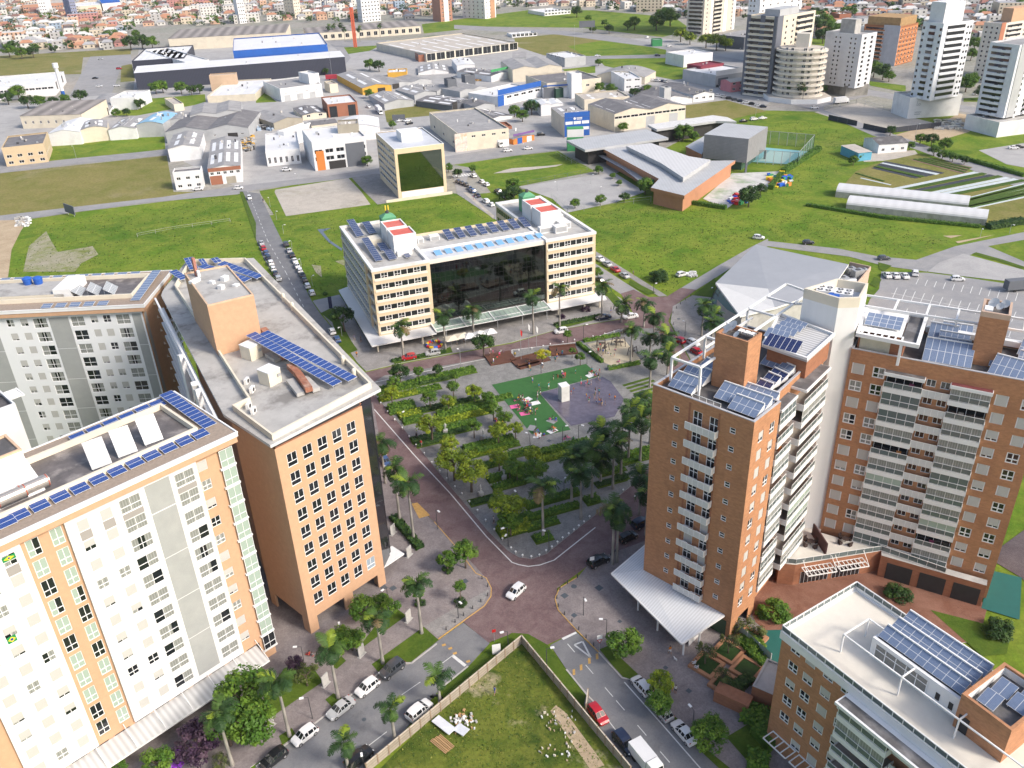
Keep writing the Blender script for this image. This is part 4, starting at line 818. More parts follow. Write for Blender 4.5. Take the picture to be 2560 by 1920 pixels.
# ground, roads, paving
def gmat(name,cols,scales=(.02,.15,1.2),rough=.95,bump=.3,bare=None,bare_amt=0,bare_scale=.03,fine=.35):
 """mix of several plain colours by noise of different sizes (grass, earth, asphalt)"""
 if name in MATS:return MATS[name]
 m=bpy.data.materials.new(name);m.use_nodes=True;nt=m.node_tree;N=nt.nodes;L=nt.links;b=N['Principled BSDF'];b.inputs['Roughness'].default_value=rough;b.inputs['Specular IOR Level'].default_value=.2
 tc=N.new('ShaderNodeTexCoord');out=None
 for i,s in enumerate(scales[:2]):
  nz=N.new('ShaderNodeTexNoise');nz.inputs['Scale'].default_value=s;nz.inputs['Detail'].default_value=8;nz.inputs['Roughness'].default_value=.62;nz.inputs['Distortion'].default_value=.6;L.new(tc.outputs['Object'],nz.inputs['Vector'])
  mr=N.new('ShaderNodeMapRange');mr.inputs[1].default_value=.36;mr.inputs[2].default_value=.64;L.new(nz.outputs['Fac'],mr.inputs[0])
  mx=N.new('ShaderNodeMix');mx.data_type='RGBA';L.new(mr.outputs[0],mx.inputs[0])
  if out is None:mx.inputs[6].default_value=(*cols[0],1)
  else:L.new(out,mx.inputs[6])
  mx.inputs[7].default_value=(*cols[i+1],1)
  if i:mr.inputs[4].default_value=.6
  out=mx.outputs[2]
 if bare:
  nz=N.new('ShaderNodeTexNoise');nz.inputs['Scale'].default_value=bare_scale;nz.inputs['Detail'].default_value=10;nz.inputs['Roughness'].default_value=.68;L.new(tc.outputs['Object'],nz.inputs['Vector'])
  mr=N.new('ShaderNodeMapRange');mr.inputs[1].default_value=.58;mr.inputs[2].default_value=.7;mr.inputs[4].default_value=bare_amt;L.new(nz.outputs['Fac'],mr.inputs[0])
  mx=N.new('ShaderNodeMix');mx.data_type='RGBA';L.new(mr.outputs[0],mx.inputs[0]);L.new(out,mx.inputs[6]);mx.inputs[7].default_value=(*bare,1);out=mx.outputs[2]
 nz=N.new('ShaderNodeTexNoise');nz.inputs['Scale'].default_value=scales[2];nz.inputs['Detail'].default_value=6;nz.inputs['Roughness'].default_value=.75;L.new(tc.outputs['Object'],nz.inputs['Vector'])
 mr=N.new('ShaderNodeMapRange');mr.inputs[1].default_value=.25;mr.inputs[2].default_value=.75;mr.inputs[3].default_value=1-fine;mr.inputs[4].default_value=1+fine;L.new(nz.outputs['Fac'],mr.inputs[0])
 mx=N.new('ShaderNodeMix');mx.data_type='RGBA';mx.blend_type='MULTIPLY';mx.inputs[0].default_value=1;L.new(out,mx.inputs[6]);L.new(mr.outputs[0],mx.inputs[7]);L.new(mx.outputs[2],b.inputs['Base Color'])
 if bump:
  bp=N.new('ShaderNodeBump');bp.inputs['Strength'].default_value=bump;bp.inputs['Distance'].default_value=.4;L.new(nz.outputs['Fac'],bp.inputs['Height']);L.new(bp.outputs[0],b.inputs['Normal'])
 MATS[name]=m;return m
GRASS=gmat('field_grass',((.11,.19,.012),(.055,.125,.008),(.22,.245,.035)),(.02,.1,.7),bare=(.2,.17,.07),bare_amt=.3,bare_scale=.018,bump=.5)
GRASSY=gmat('dry_grass',((.19,.175,.05),(.12,.14,.025),(.24,.2,.08)),(.02,.12,.9),bare=(.3,.25,.16),bare_amt=.6,bare_scale=.02)
LAWN=gmat('lawn',((.065,.115,.012),(.045,.09,.01),(.1,.14,.018)),(.1,.4,3),fine=.3)
GRASSP=gmat('patchy_grass',((.09,.125,.016),(.022,.055,.007),(.19,.2,.035)),(.1,.32,2),bare=(.42,.35,.24),bare_amt=1,bare_scale=.075)
ASPH=gmat('asphalt',((.18,.183,.195),(.145,.147,.155),(.23,.23,.23)),(.05,.3,5),bump=.1,fine=.16,bare=(.085,.085,.09),bare_amt=.5,bare_scale=.16)
ASPHL=gmat('worn_asphalt',((.27,.27,.28),(.23,.23,.235),(.33,.32,.31)),(.03,.2,3),bump=.1,fine=.15)
BRKROAD=gmat('brick_paving',((.16,.105,.105),(.125,.08,.082),(.23,.17,.165)),(.06,.35,4),bump=.2,fine=.3,bare=(.24,.19,.17),bare_amt=.4,bare_scale=.1)
PAVE=gmat('grey_setts',((.255,.243,.235),(.19,.182,.178),(.34,.325,.31)),(.06,.4,4),bump=.2,fine=.32)
PAVEM=gmat('mauve_setts',((.215,.188,.187),(.165,.143,.145),(.29,.26,.255)),(.07,.4,4),bump=.2,fine=.32)
PLAZA=gmat('plaza_setts',((.21,.207,.2),(.155,.154,.15),(.29,.285,.275)),(.07,.5,4),bump=.2,fine=.34)
SANDY=gmat('sandy_earth',((.42,.33,.22),(.34,.26,.17),(.5,.4,.28)),(.04,.2,2),fine=.2)
SAND=gmat('play_sand',((.5,.43,.3),(.44,.37,.26),(.55,.48,.36)),(.1,.5,4),fine=.12)
GRVL=gmat('pale_gravel',((.42,.38,.33),(.35,.32,.28),(.5,.46,.4)),(.05,.3,2),fine=.2,bare=(.2,.2,.1),bare_amt=.4,bare_scale=.05)
URBAN=gmat('town_ground',((.33,.31,.29),(.24,.25,.21),(.26,.24,.2)),(.012,.05,.3),fine=.35,bare=(.06,.11,.03),bare_amt=.8,bare_scale=.011)
YARD=gmat('yard_concrete',((.35,.345,.34),(.29,.285,.28),(.42,.41,.4)),(.03,.15,2),fine=.15)
BAREP=gmat('bare_patch',((.3,.27,.2),(.16,.19,.04),(.36,.33,.27)),(.09,.35,2),bare=(.13,.16,.02),bare_amt=1,bare_scale=.07)
TURF=mat('green_turf',(.03,.115,.026),.9,.16,1.2)
WET=mat('wet_purple_paving',(.115,.1,.13),.16,.3,.8,spec=.5)
WHITEP=mat('road_white',(.62,.62,.6),.7,.2,2)
YELLP=mat('road_yellow',(.5,.3,.09),.7,.3,2)
KERB=mat('kerb_stone',(.42,.4,.38),.8,.15,2)
DECKW=mat('brown_deck',(.13,.055,.035),.7,.2,1,wave=('X',.15,.35))
GREENP=mat('green_court',(.01,.1,.085),.7,.12,.4)
ZC=[0]
def area(name,pts,m,z,label=None,kind='structure',tile=None):
 """flat sheet from photo points on the ground; pts are (c,r,x,y) or (x,y) in one tile"""
 P=[G(U(*(p if len(p)==4 else(*tile,*p))))for p in pts]
 ZC[0]+=1;z+=ZC[0]*.0003
 a=MB();a.poly([(p.x,p.y,z)for p in P],m);o=a.build(name)
 if o.data.polygons[0].normal.z<0:o.data.flip_normals()
 o['kind']=kind;return o
def raised(name,pts,m,z,tile=None,side=None):
 P=[G(U(*(p if len(p)==4 else(*tile,*p))))for p in pts]
 a=MB();a.prism([(p.x,p.y)for p in P],.0,z,side or KERB,m);o=a.build(name);o['kind']='structure';return o
def strip(name,pts,w,m,z,h=0,tile=None,dash=None,kind='structure'):
 P=[G(U(*(p if len(p)==4 else(*tile,*p))))for p in pts];a=MB();acc=0
 for p,q in zip(P[:-1],P[1:]):
  d=(q-p);L=d.length;d.normalize();n=Vector((-d.y,d.x,0))*(w/2);segs=[(0,L)]
  if dash:segs=[];t=0
  while dash and t<L:segs.append((t,min(L,t+dash[0])));t+=dash[0]+dash[1]
  for s,e in segs:
   a0,a1=p+d*s,p+d*e
   if h:a.hull([(*(a0-n).xy,0),(*(a1-n).xy,0),(*(a1+n).xy,0),(*(a0+n).xy,0),(*(a0-n).xy,z+h),(*(a1-n).xy,z+h),(*(a1+n).xy,z+h),(*(a0+n).xy,z+h)],MB.BF,m)
   else:a.poly([(*(a0-n).xy,z),(*(a1-n).xy,z),(*(a1+n).xy,z),(*(a0+n).xy,z)],m)
 o=a.build(name);o['kind']=kind;return o
a=MB();a.poly([(-9000,-2000,0),(9000,-2000,0),(9000,9000,0),(-9000,9000,0)],URBAN);a.build('ground')['kind']='structure'
a=MB();q=[(-400,-60),(300,-60),(420,330),(330,420),(130,480),(40,352),(-60,330),(-140,312),(-420,240)];a.poly([(x,y,.02)for x,y in q],GRASS);a.build('grass_field')['kind']='structure'
area('grass_lot',[(0,1,-300,330),(0,1,0,272),(0,1,700,170),(0,1,1400,85),(0,1,2075,10),(0,1,2212,420),(0,1,2212,560),(0,1,1500,800),(0,1,-300,800)],GRASS,.025);area('grass_lot',[(1,1,40,20),(1,0,30,1650),(1,0,600,1550),(1,0,1000,1520),(1,1,1750,20),(1,1,1990,190),(1,1,300,420)],GRASS,.026);area('grass_lot',[(1,0,1710,1425),(2,0,0,1350),(2,0,400,1305),(2,0,720,1480),(2,0,60,1610),(2,1,60,90),(1,1,2100,100),(1,0,1870,1450)],GRASS,.027)
area('yard',[(0,0,-600,1500),(0,0,1450,1330),(0,0,2100,1640),(1,0,1000,1480),(1,0,2212,1280),(2,0,500,1250),(2,0,1900,1010),(3,0,0,900),(3,0,400,500),(2,0,1300,330),(1,0,1500,350),(1,0,600,350),(0,0,1200,420),(0,0,1150,800),(0,0,-600,950)],YARD,.03)
for nm,m,tl,pts in(('grass_lot',GRASS,(0,0),[(440,1265),(1420,1165),(1430,1290),(400,1400)]),('grass_lot',GRASSY,(0,0),[(-300,1530),(1440,1345),(1500,1659),(1900,1659),(1900,1680),(-300,1900)]),('grass_lot',GRASS,(0,0),[(1190,860),(1770,815),(1780,890),(1180,1000),(960,1000)]),('dry_field',GRASSY,(0,0),[(-300,540),(720,490),(700,640),(-300,660)]),('dry_field',GRASSY,(0,0),[(-300,500),(1130,420),(1130,470),(-300,560)]),('grass_lot',GRASSY,(0,0),[(1050,560),(1140,555),(1165,700),(1040,710)]),('grass_lot',GRASS,(2,0),[(-780,210),(200,80),(700,90),(1400,150),(1560,260),(1300,320),(600,240),(-200,230),(-760,290)]),('grass_lot',GRASSY,(2,0),[(20,330),(440,290),(900,320),(1080,370),(640,480),(280,480),(30,400)]),('grass_lot',GRASS,(2,0),[(480,400),(900,330),(1050,380),(1330,430),(1340,470),(640,485)]),('grass_lot',GRASS,(2,0),[(740,510),(1370,495),(1640,590),(1600,670),(1400,690),(1130,640),(800,570)]),('grass_lot',GRASSY,(2,0),[(1500,910),(1850,865),(2200,960),(1900,1030),(1500,1020)]),('grass_lot',GRASSY,(1,0),[(1110,960),(1370,900),(1700,980),(1300,1020),(1130,1060)]),('grass_lot',GRASS,(1,0),[(0,740),(180,880),(0,890)]),('grass_lot',GRASS,(2,0),[(430,600),(720,570),(720,630),(500,640)]),('grass_lot',GRASS,(1,0),[(750,400),(1110,380),(980,440),(780,470)])):
 area(nm,pts,m,.05,tile=tl)
area('road',[(2,0,-500,215),(2,0,500,270),(2,0,1000,330),(2,0,1500,430),(3,0,0,560),(3,0,900,780),(3,0,2212,1000),(3,0,2212,1060),(3,0,900,830),(3,0,0,640),(2,0,1300,420),(2,0,400,300),(2,0,-500,250)],ASPHL,.06)
area('road',[(2,0,640,490),(2,0,1360,470),(2,0,1370,500),(2,0,740,510),(2,0,740,560),(2,0,640,560)],ASPHL,.065)
area('road',[(1,0,600,350),(1,0,1130,350),(1,0,1100,390),(1,0,760,410),(1,0,820,500),(1,0,740,600),(1,0,700,430)],ASPHL,.065)
area('parking',[(0,0,780,490),(0,0,1130,470),(0,0,1140,550),(0,0,1050,570),(0,0,960,830),(0,0,600,830)],ASPHL,.06)
area('road',[(2,0,1600,700),(3,0,0,860),(3,0,400,950),(3,0,900,1170),(3,0,1300,1300),(3,0,2212,1640),(3,0,2212,1500),(3,0,1400,1270),(3,0,1000,1130),(3,0,480,950),(3,0,480,920),(3,0,1000,800),(3,0,200,880),(2,0,1900,760),(2,0,1400,660)],ASPHL,.07)
area('earth',[(3,0,1080,1170),(3,0,1500,1060),(3,0,1650,980),(3,0,1780,1000),(3,0,1740,1140),(3,0,1500,1210),(3,0,1260,1220)],SANDY,.06);area('building_site',[(3,0,400,970),(3,0,780,890),(3,0,1260,1020),(3,0,1500,1080),(3,0,1000,1150),(3,0,560,1020)],GRVL,.06)
area('grass_lot',[(3,0,1260,1220),(3,0,1740,1140),(3,0,2212,1160),(3,0,2400,1250),(3,0,1800,1340),(3,0,1440,1270)],GRASS,.055);area('parking',[(3,0,1820,1300),(3,0,2500,1190),(3,0,2500,1500),(3,0,2060,1420)],YARD,.065)
area('yard_path',[(3,0,780,1330),(3,0,950,1300),(3,0,1270,1300),(3,0,1300,1340),(3,0,1000,1390),(3,0,830,1400)],GRVL,.06)
for pts in([(330,330),(560,340),(545,460),(400,440)],[(870,700),(1190,740),(1190,800),(880,740)],[(440,620),(520,640),(520,670),(440,660)],[(1690,850),(1880,840),(1880,880),(1690,880)]):area('grass_lot',pts,GRASS,.075,tile=(3,0))
area('road',[(0,0,-300,1470),(0,0,660,1368),(0,0,1440,1292),(0,0,1445,1340),(0,0,600,1425),(0,0,-300,1535)],ASPHL,.07)
area('road',[(0,1,-400,260),(0,1,0,205),(0,1,600,135),(0,1,1400,45),(1,0,-180,1610),(1,0,600,1522),(1,0,1010,1462),(1,0,1640,1352),(1,0,2212,1262),(2,0,480,1235),(2,0,480,1290),(2,0,0,1345),(1,0,1700,1420),(1,0,1010,1515),(1,0,0,1640),(0,1,2050,22),(0,1,1200,100),(0,1,0,265),(0,1,-400,320)],ASPHL,.075)
area('road',[(0,1,2075,-10),(1,1,30,15),(1,1,150,270),(1,1,370,720),(1,1,480,940),(1,1,560,1060),(1,1,660,1180),(1,1,800,1480),(1,1,950,1640),(1,1,700,1659),(1,1,330,1060),(1,1,60,560),(0,1,2212,410)],ASPH,.08)
strip('lane_line',[(0,1,2140,-5),(1,1,100,420),(1,1,260,700),(1,1,420,1010)],.14,WHITEP,.1,dash=(2.2,2.5))
area('road',[(1,0,1690,1480),(1,0,1860,1450),(1,1,1800,-40),(1,1,2060,120),(2,1,-30,110),(2,1,720,620),(2,1,1140,890),(2,1,950,890),(2,1,720,740),(2,1,300,540),(1,1,1980,180),(1,1,1740,20)],ASPHL,.08)
for i in range(7):strip('crosswalk',[(1,0,1700+i*24,1516-i*3),(1,0,1722+i*24,1535-i*3)],.9,WHITEP,.1)
area('path',[(2,1,725,515),(2,1,1340,900),(2,1,1270,905),(2,1,725,555)],PAVE,.1);area('path',[(1,1,1790,5),(1,1,1830,5),(1,1,2060,210),(1,1,2050,235)],GRVL,.1)
area('road',[(2,1,1455,835),(2,1,1780,640),(2,1,2070,475),(2,1,2212,405),(3,1,0,425),(3,1,600,490),(3,1,960,560),(3,1,1280,588),(3,1,1620,470),(3,1,2300,330),(3,1,2300,400),(3,1,1900,470),(3,1,2300,640),(3,1,2300,680),(3,1,1800,525),(3,1,1370,690),(3,1,1000,640),(3,1,700,560),(3,1,0,470),(2,1,2110,520),(2,1,1590,850)],ASPHL,.08)
area('gravel_lot',[(3,1,1380,690),(3,1,1480,610),(3,1,1690,535),(3,1,2300,700),(3,1,2300,800),(3,1,1730,735)],YARD,.09);strip('grass_verge',[(3,1,1780,530),(3,1,2000,590),(3,1,2212,660)],2.2,LAWN,.12)
area('parking',[(3,1,980,690),(3,1,1380,700),(3,1,1730,745),(3,1,2500,860),(3,1,2500,1500),(3,1,1400,1300),(3,1,850,1000),(3,1,880,930),(3,1,960,840)],ASPHL,.085)
for k in range(12):
 x=1300+k*78;strip('parking_line',[(3,1,x,752+k*11),(3,1,x-22,800+k*13)],.16,WHITEP,.11)
for k in range(14):x=1115+k*79;strip('parking_line',[(3,1,x,830+k*16),(3,1,x-38,915+k*16)],.16,WHITEP,.11)
for k in range(12):x=1205+k*81;strip('parking_line',[(3,1,x,1010+k*18),(3,1,x-18,1060+k*18)],.16,WHITEP,.11)
strip('parking_line',[(3,1,1060,875),(3,1,2000,1060)],.14,WHITEP,.112);strip('parking_line',[(3,1,1230,1075),(3,1,2100,1260)],.14,WHITEP,.112)
JA=[(1,2,1018,150),(1,2,1260,420),(1,2,1600,850),(1,2,1930,1220),(1,2,2212,1580)]
area('brick_road',[(1,1,950,1560),(1,1,1300,1480),(1,1,2212,1310),(2,1,370,1200),(2,1,1070,1080),(2,1,940,880),(2,1,1050,845),(2,1,1180,910),(2,1,1340,905),(2,1,1460,830),(2,1,1592,848),(2,1,1400,985),(2,1,1350,1120),(2,1,1560,1500),(2,2,1600,400),(2,2,1300,1400),(2,2,700,1540),(2,3,390,110),(2,3,380,240),(2,3,560,480),(2,3,300,600),(1,3,2212,500),(1,3,2010,580),(1,3,1790,400),(1,3,2035,140),(1,3,1980,20),(1,2,1540,1190),(1,2,1330,1010),(1,2,1100,640),(1,2,900,100),(1,1,900,1640)],BRKROAD,.09)
area('road',[(1,3,1790,405),(1,3,2020,585),(1,3,1830,790),(1,3,1600,970),(1,3,1170,1470),(1,3,800,1800),(1,3,-300,1800),(1,3,0,1659),(1,3,520,1270),(1,3,1060,850),(1,3,1345,750),(1,3,1575,560)],ASPH,.085)
area('road',[(2,3,330,600),(2,3,555,485),(2,3,770,690),(2,3,950,890),(2,3,1110,870),(2,3,1900,1700),(2,3,2000,1850),(2,3,1150,1850),(2,3,640,1150),(2,3,470,810)],ASPH,.085)
raised('pavement',[(1,2,1330,1015),(1,2,1540,1195),(1,3,1985,20),(1,3,2033,110),(1,3,2020,190),(1,3,1970,260),(1,3,1775,405),(1,3,1575,548),(1,3,1340,760),(1,3,1060,840),(1,3,520,1265),(1,3,-50,1659),(0,3,2212,1720),(0,3,900,1800),(0,3,900,1500),(0,3,2212,640),(1,3,-100,0),(0,2,2212,1300),(1,2,500,1300),(1,2,800,300),(1,2,1010,160),(1,2,1100,640)],PAVEM,.14)
area('pavement_panel',[(1,3,1450,440),(1,3,1640,330),(1,3,1990,130),(1,3,2022,120),(1,3,1960,255),(1,3,1765,400),(1,3,1580,535)],PAVE,.155)
raised('pavement',[(2,3,570,15),(2,3,410,110),(2,3,375,200),(2,3,400,300),(2,3,560,470),(2,3,750,660),(2,3,950,880),(2,3,1060,900),(2,3,1800,1659),(2,3,2100,1850),(3,3,600,1850),(3,3,1200,0),(2,2,1900,1200),(2,2,1700,200),(2,2,1560,300),(2,2,1230,1330),(2,2,690,1530)],PAVEM,.14)
raised('pavement',[(2,1,1560,895),(2,1,1390,990),(2,1,1370,1130),(2,1,1570,1500),(2,2,1560,200),(3,1,0,1600),(3,1,0,1000),(2,1,1990,1000),(2,1,1720,915)],PAVE,.14)
raised('pavement',[(1,1,500,940),(1,1,720,890),(1,1,1000,1340),(2,1,880,890),(2,1,940,920),(2,1,1050,1075),(2,1,370,1195),(1,1,2212,1300),(1,1,1300,1470),(1,1,950,1550),(1,1,880,1480),(1,1,670,1180),(1,1,570,1050)],PAVE,.12)
area('driveway',[(1,1,490,945),(1,1,720,890),(1,1,780,970),(1,1,560,1045)],ASPHL,.13)
raised('courtyard',[(3,2,0,1640),(3,2,900,1500),(3,3,1900,250),(3,3,1820,560),(3,3,900,700),(3,3,0,500),(2,3,2100,400),(2,3,2000,160)],gmat('terracotta_paving',((.2,.09,.06),(.16,.075,.05),(.27,.15,.11)),(.06,.3,4),fine=.2),.16)
area('playground',[(3,3,1930,-40),(3,3,2190,20),(3,3,2170,385),(3,3,1840,285)],GREENP,.18);area('pool_deck',[(3,3,-120,480),(3,3,150,470),(3,3,120,780),(3,3,-60,800),(2,3,2100,640)],GREENP,.18)
area('lawn',[(3,3,1400,300),(3,3,2100,480),(3,3,2060,680),(3,3,1850,700)],LAWN,.17)
area('paved_yard',[(3,2,1890,1500),(3,2,2300,1200),(3,2,2300,1800),(3,3,2190,20)],gmat('dark_paving',((.1,.08,.085),(.08,.065,.07),(.14,.12,.12)),(.06,.3,4)),.1)
raised('plaza',[(1,1,1110,1590),(1,1,1760,1480),(1,1,2212,1395),(2,1,0,1370),(2,1,600,1295),(2,1,960,1185),(2,1,1260,1180),(2,1,1370,1600),(2,2,1300,600),(2,2,1010,900),(2,2,700,1150),(2,2,440,1355),(2,2,300,1470),(2,2,170,1515),(2,2,60,1500),(2,2,-40,1440),(1,2,2000,1270),(1,2,1700,915),(1,2,1290,410),(1,2,1020,90),(1,2,1000,0)],PLAZA,.15)
area('turf',[(1,2,2038,12),(2,1,639,1490),(2,1,753,1597),(2,2,233,81),(2,2,508,400),(2,2,266,453),(2,2,165,435)],TURF,.17)
area('splash_pad',[(2,2,240,82),(2,1,780,1600),(2,1,850,1640),(2,2,970,140),(2,2,885,288),(2,2,512,368)],WET,.175)
strip('paving_joint',[(2,2,520,20),(2,2,800,300)],.12,PLAZA,.185);strip('paving_joint',[(2,2,330,160),(2,2,660,330)],.08,PLAZA,.185);strip('paving_joint',[(2,2,280,90),(2,1,700,1655)],.08,PLAZA,.185)
area('sandpit',[(2,1,650,1318),(2,1,960,1268),(2,1,1120,1465),(2,1,930,1530),(2,1,800,1482)],SAND,.18)
for k in range(5):strip('paving_step',[(2,2,960+k*30,20+k*25),(2,2,1200+k*30,-50+k*25)],.9,LAWN,.18)
strip('edge_line',[(1,1,1020,1650),(1,1,1760,1490),(1,1,2212,1402),(2,1,0,1368),(2,1,600,1298),(2,1,930,1190)],.2,WHITEP,.16)
strip('edge_line',[(1,2,1020,220),(1,2,1370,620),(1,2,1680,950),(1,2,1990,1320),(1,2,2212,1545),(2,2,60,1565),(2,2,140,1580),(2,2,240,1568),(2,2,365,1525),(2,2,720,1243)],.22,WHITEP,.11)
strip('edge_line',[(2,2,1050,980),(2,2,1150,905)],.22,WHITEP,.11)
strip('kerb',[(1,3,1575,550),(1,3,1775,405),(1,3,1975,262),(1,3,2030,180),(1,3,2033,110),(1,3,1990,22),(1,2,1900,1640),(1,2,1710,1390),(1,2,1540,1195)],.16,YELLP,.08,.08)
strip('kerb',[(2,3,570,12),(2,3,410,110),(2,3,372,200),(2,3,400,300),(2,3,555,470),(2,3,750,665)],.16,YELLP,.08,.08)
strip('kerb',[(2,3,750,665),(2,3,950,885),(2,3,1060,900)],.25,KERB,.09,.09);strip('kerb',[(1,3,1345,758),(1,3,1562,590)],.25,KERB,.09,.09);strip('kerb',[(1,3,1345,758),(1,3,1268,758)],.25,KERB,.09,.09);strip('kerb',[(1,3,1060,845),(1,3,520,1270),(1,3,0,1650)],.25,KERB,.06,.09)
strip('kerb',[(2,3,470,812),(2,3,650,1035),(2,3,760,1150)],.25,KERB,.09,.09);strip('kerb',[(1,3,1832,785),(1,3,1610,965)],.25,KERB,.09,.09)
area('loading_bay',[(1,2,1345,1040),(1,2,1395,1030),(1,2,1505,1140),(1,2,1410,1168)],YELLP,.16)
strip('stop_line',[(2,3,435,548),(2,3,553,490)],.5,WHITEP,.1);strip('give_way_mark',[(2,3,538,598),(2,3,610,570),(2,3,680,706),(2,3,538,598)],.28,WHITEP,.1);strip('stop_line',[(1,3,1695,688),(1,3,1810,780)],.5,WHITEP,.1)
for x,y in((735,700),(668,738),(597,795),(535,835)):area('yellow_hatch',[(x-12,y-22),(x+10,y-28),(x+12,y+22),(x-10,y+26)],YELLP,.1,tile=(2,3))
for x,y in((1625,600),(1680,630),(1720,672),(1835,742)):area('yellow_hatch',[(x-22,y-2),(x+12,y-14),(x+18,y+4),(x-12,y+14)],YELLP,.1,tile=(1,3))
strip('lane_line',[(2,3,970,920),(2,3,1300,1290),(2,3,1640,1680)],.18,WHITEP,.1);strip('lane_line',[(2,3,480,590),(2,3,900,1080),(2,3,1400,1659)],.12,WHITEP,.1,dash=(2,3));strip('lane_line',[(2,3,760,1160),(2,3,900,1340),(2,3,1100,1600)],.12,WHITEP,.1)
strip('lane_line',[(1,3,1420,920),(1,3,1260,1030)],.12,WHITEP,.1);strip('lane_line',[(1,3,1130,1350),(1,3,960,1480)],.12,WHITEP,.1);strip('lane_line',[(1,3,1700,690),(1,3,1600,765)],.12,WHITEP,.1)
area('grass_lot',[(2,3,88,560),(2,3,300,830),(2,3,600,1230),(2,3,1060,1800),(1,3,900,1850),(1,3,1180,1560),(1,3,1560,1190),(1,3,2212,640)],GRASSP,.07);area('earth_track',[(2,3,380,1120),(2,3,470,1190),(2,3,800,1640),(2,3,680,1680),(2,3,330,1170)],SANDY,.08)
area('verge',[(2,3,0,495),(2,3,140,505),(2,3,310,600),(2,3,470,812),(2,3,640,1030),(2,3,610,1170),(2,3,300,800),(2,3,90,530),(1,3,2000,790),(1,3,1610,1120),(1,3,1620,965),(1,3,1835,785),(1,3,2060,590)],LAWN,.1)
for nm,tl,pts in(('verge',(1,3),[(1000,770),(1450,445),(1580,560),(1340,750),(1265,752),(1060,838)]),('verge',(1,3),[(600,1075),(670,1020),(760,1070),(660,1140)]),('verge',(1,3),[(200,1390),(310,1320),(350,1380),(230,1470)]),('lawn',(1,3),[(860,660),(1060,400),(1220,290),(1300,350),(900,640)]),('lawn',(1,3),[(0,1240),(100,1000),(250,800),(490,790),(580,920),(130,1230),(0,1330)]),('lawn',(1,3),[(640,780),(740,700),(780,740),(700,810)]),('verge',(2,3),[(755,640),(830,610),(1200,960),(1380,1130),(1360,1180),(1120,930),(960,880),(860,770)]),('verge',(2,3),[(1370,1190),(1560,1350),(1700,1520),(1900,1680),(1800,1680),(1500,1400)]),('lawn',(2,3),[(1850,1400),(2212,1180),(2212,1700),(2080,1659)]),('lawn',(1,2),[(1180,1170),(1230,1140),(1440,1400),(1390,1450)]),('verge',(1,1),[(560,1050),(660,1000),(830,1300),(880,1370),(800,1400),(720,1330),(660,1130)]),('verge',(1,1),[(1170,1450),(1560,1390),(1680,1340),(1700,1390),(1200,1490)]),('verge',(2,1),[(350,1150),(760,1070),(790,1090),(400,1190)]),('verge',(2,1),[(800,880),(870,870),(960,960),(900,1000)]),('verge',(2,1),[(1020,760),(1240,870),(1180,895),(1010,800)]),('verge',(2,1),[(1750,745),(1800,880),(1720,915),(1570,890)]),('verge',(3,1),[(880,800),(920,735),(980,760),(940,835)]),('verge',(3,1),[(850,860),(940,840),(900,900),(860,890)]),('verge',(3,1),[(950,610),(1070,640),(1000,690),(960,670)]),('verge',(0,1),[(2070,0),(2100,0),(2212,270),(2212,420)])):
 area(nm,pts,LAWN,.16 if nm=='lawn' or tl[1]>1 else .13,tile=tl)
area('gravel_court',[(1,1,160,0),(1,0,170,1640),(1,0,800,1540),(1,1,910,0),(1,1,990,110),(1,1,260,210)],GRVL,.06);area('paved_yard',[(1,0,830,1540),(1,0,1040,1500),(1,1,1700,10),(1,1,1050,110),(1,1,940,0)],PAVE,.07)
for k in range(2):strip('grass_line',[(1,1,420+k*210,0+k*5),(1,1,520+k*190,150-k*45)],.6,GRASSY,.08)
area('parking',[(2,0,60,1615),(2,0,800,1500),(2,0,700,1470),(2,0,800,1440),(2,0,1150,1659),(2,1,900,90),(2,1,480,180),(2,1,350,60)],YARD,.07)
area('water',[(1,1,530,325),(1,1,650,312),(1,1,580,345),(1,1,640,420),(1,1,745,490),(1,1,740,510),(1,1,620,430)],mat('pond',(.1,.12,.14),.05,.1,1),.06);area('pool_track',[(2,0,0,1455),(2,0,300,1435),(2,0,440,1420),(2,0,380,1440),(2,0,150,1470),(2,0,0,1490),(1,0,2050,1500),(1,0,2150,1470)],GRVL,.06)
for tl,pts in(((0,1),[(250,470),(400,340),(440,420),(500,520),(800,470),(850,540),(700,620),(650,690),(200,690)]),((0,1),[(-100,250),(250,240),(180,340),(100,500),(70,740),(-100,760)]),((1,1),[(480,630),(560,640),(570,740),(520,700)]),((1,1),[(680,600),(760,585),(770,640)]),((3,1),[(1510,380),(1680,375),(1580,400)]),((3,1),[(1620,430),(1960,370),(1800,410),(1640,445)])):
 area('bare_earth',pts,SANDY if tl==(3,1)or pts[0][0]<0 else BAREP,.06,tile=tl)
area('market_garden',[(3,0,600,1659),(3,0,760,1480),(3,0,980,1400),(3,0,1300,1330),(3,0,2212,1640),(3,1,2300,0),(3,1,2300,240),(3,1,1900,290),(3,1,1700,60),(3,1,560,0)],GRASSY,.06)
BLK=mat('black_film',(.03,.032,.04),.5,.2,1);SLV=mat('silver_film',(.5,.55,.56),.4,.25,1);CROP=gmat('crop_green',((.05,.1,.02),(.08,.12,.02),(.03,.07,.01)),(.1,.6,3));SOIL=gmat('brown_soil',((.2,.13,.09),(.16,.1,.07),(.25,.18,.13)),(.1,.5,3))
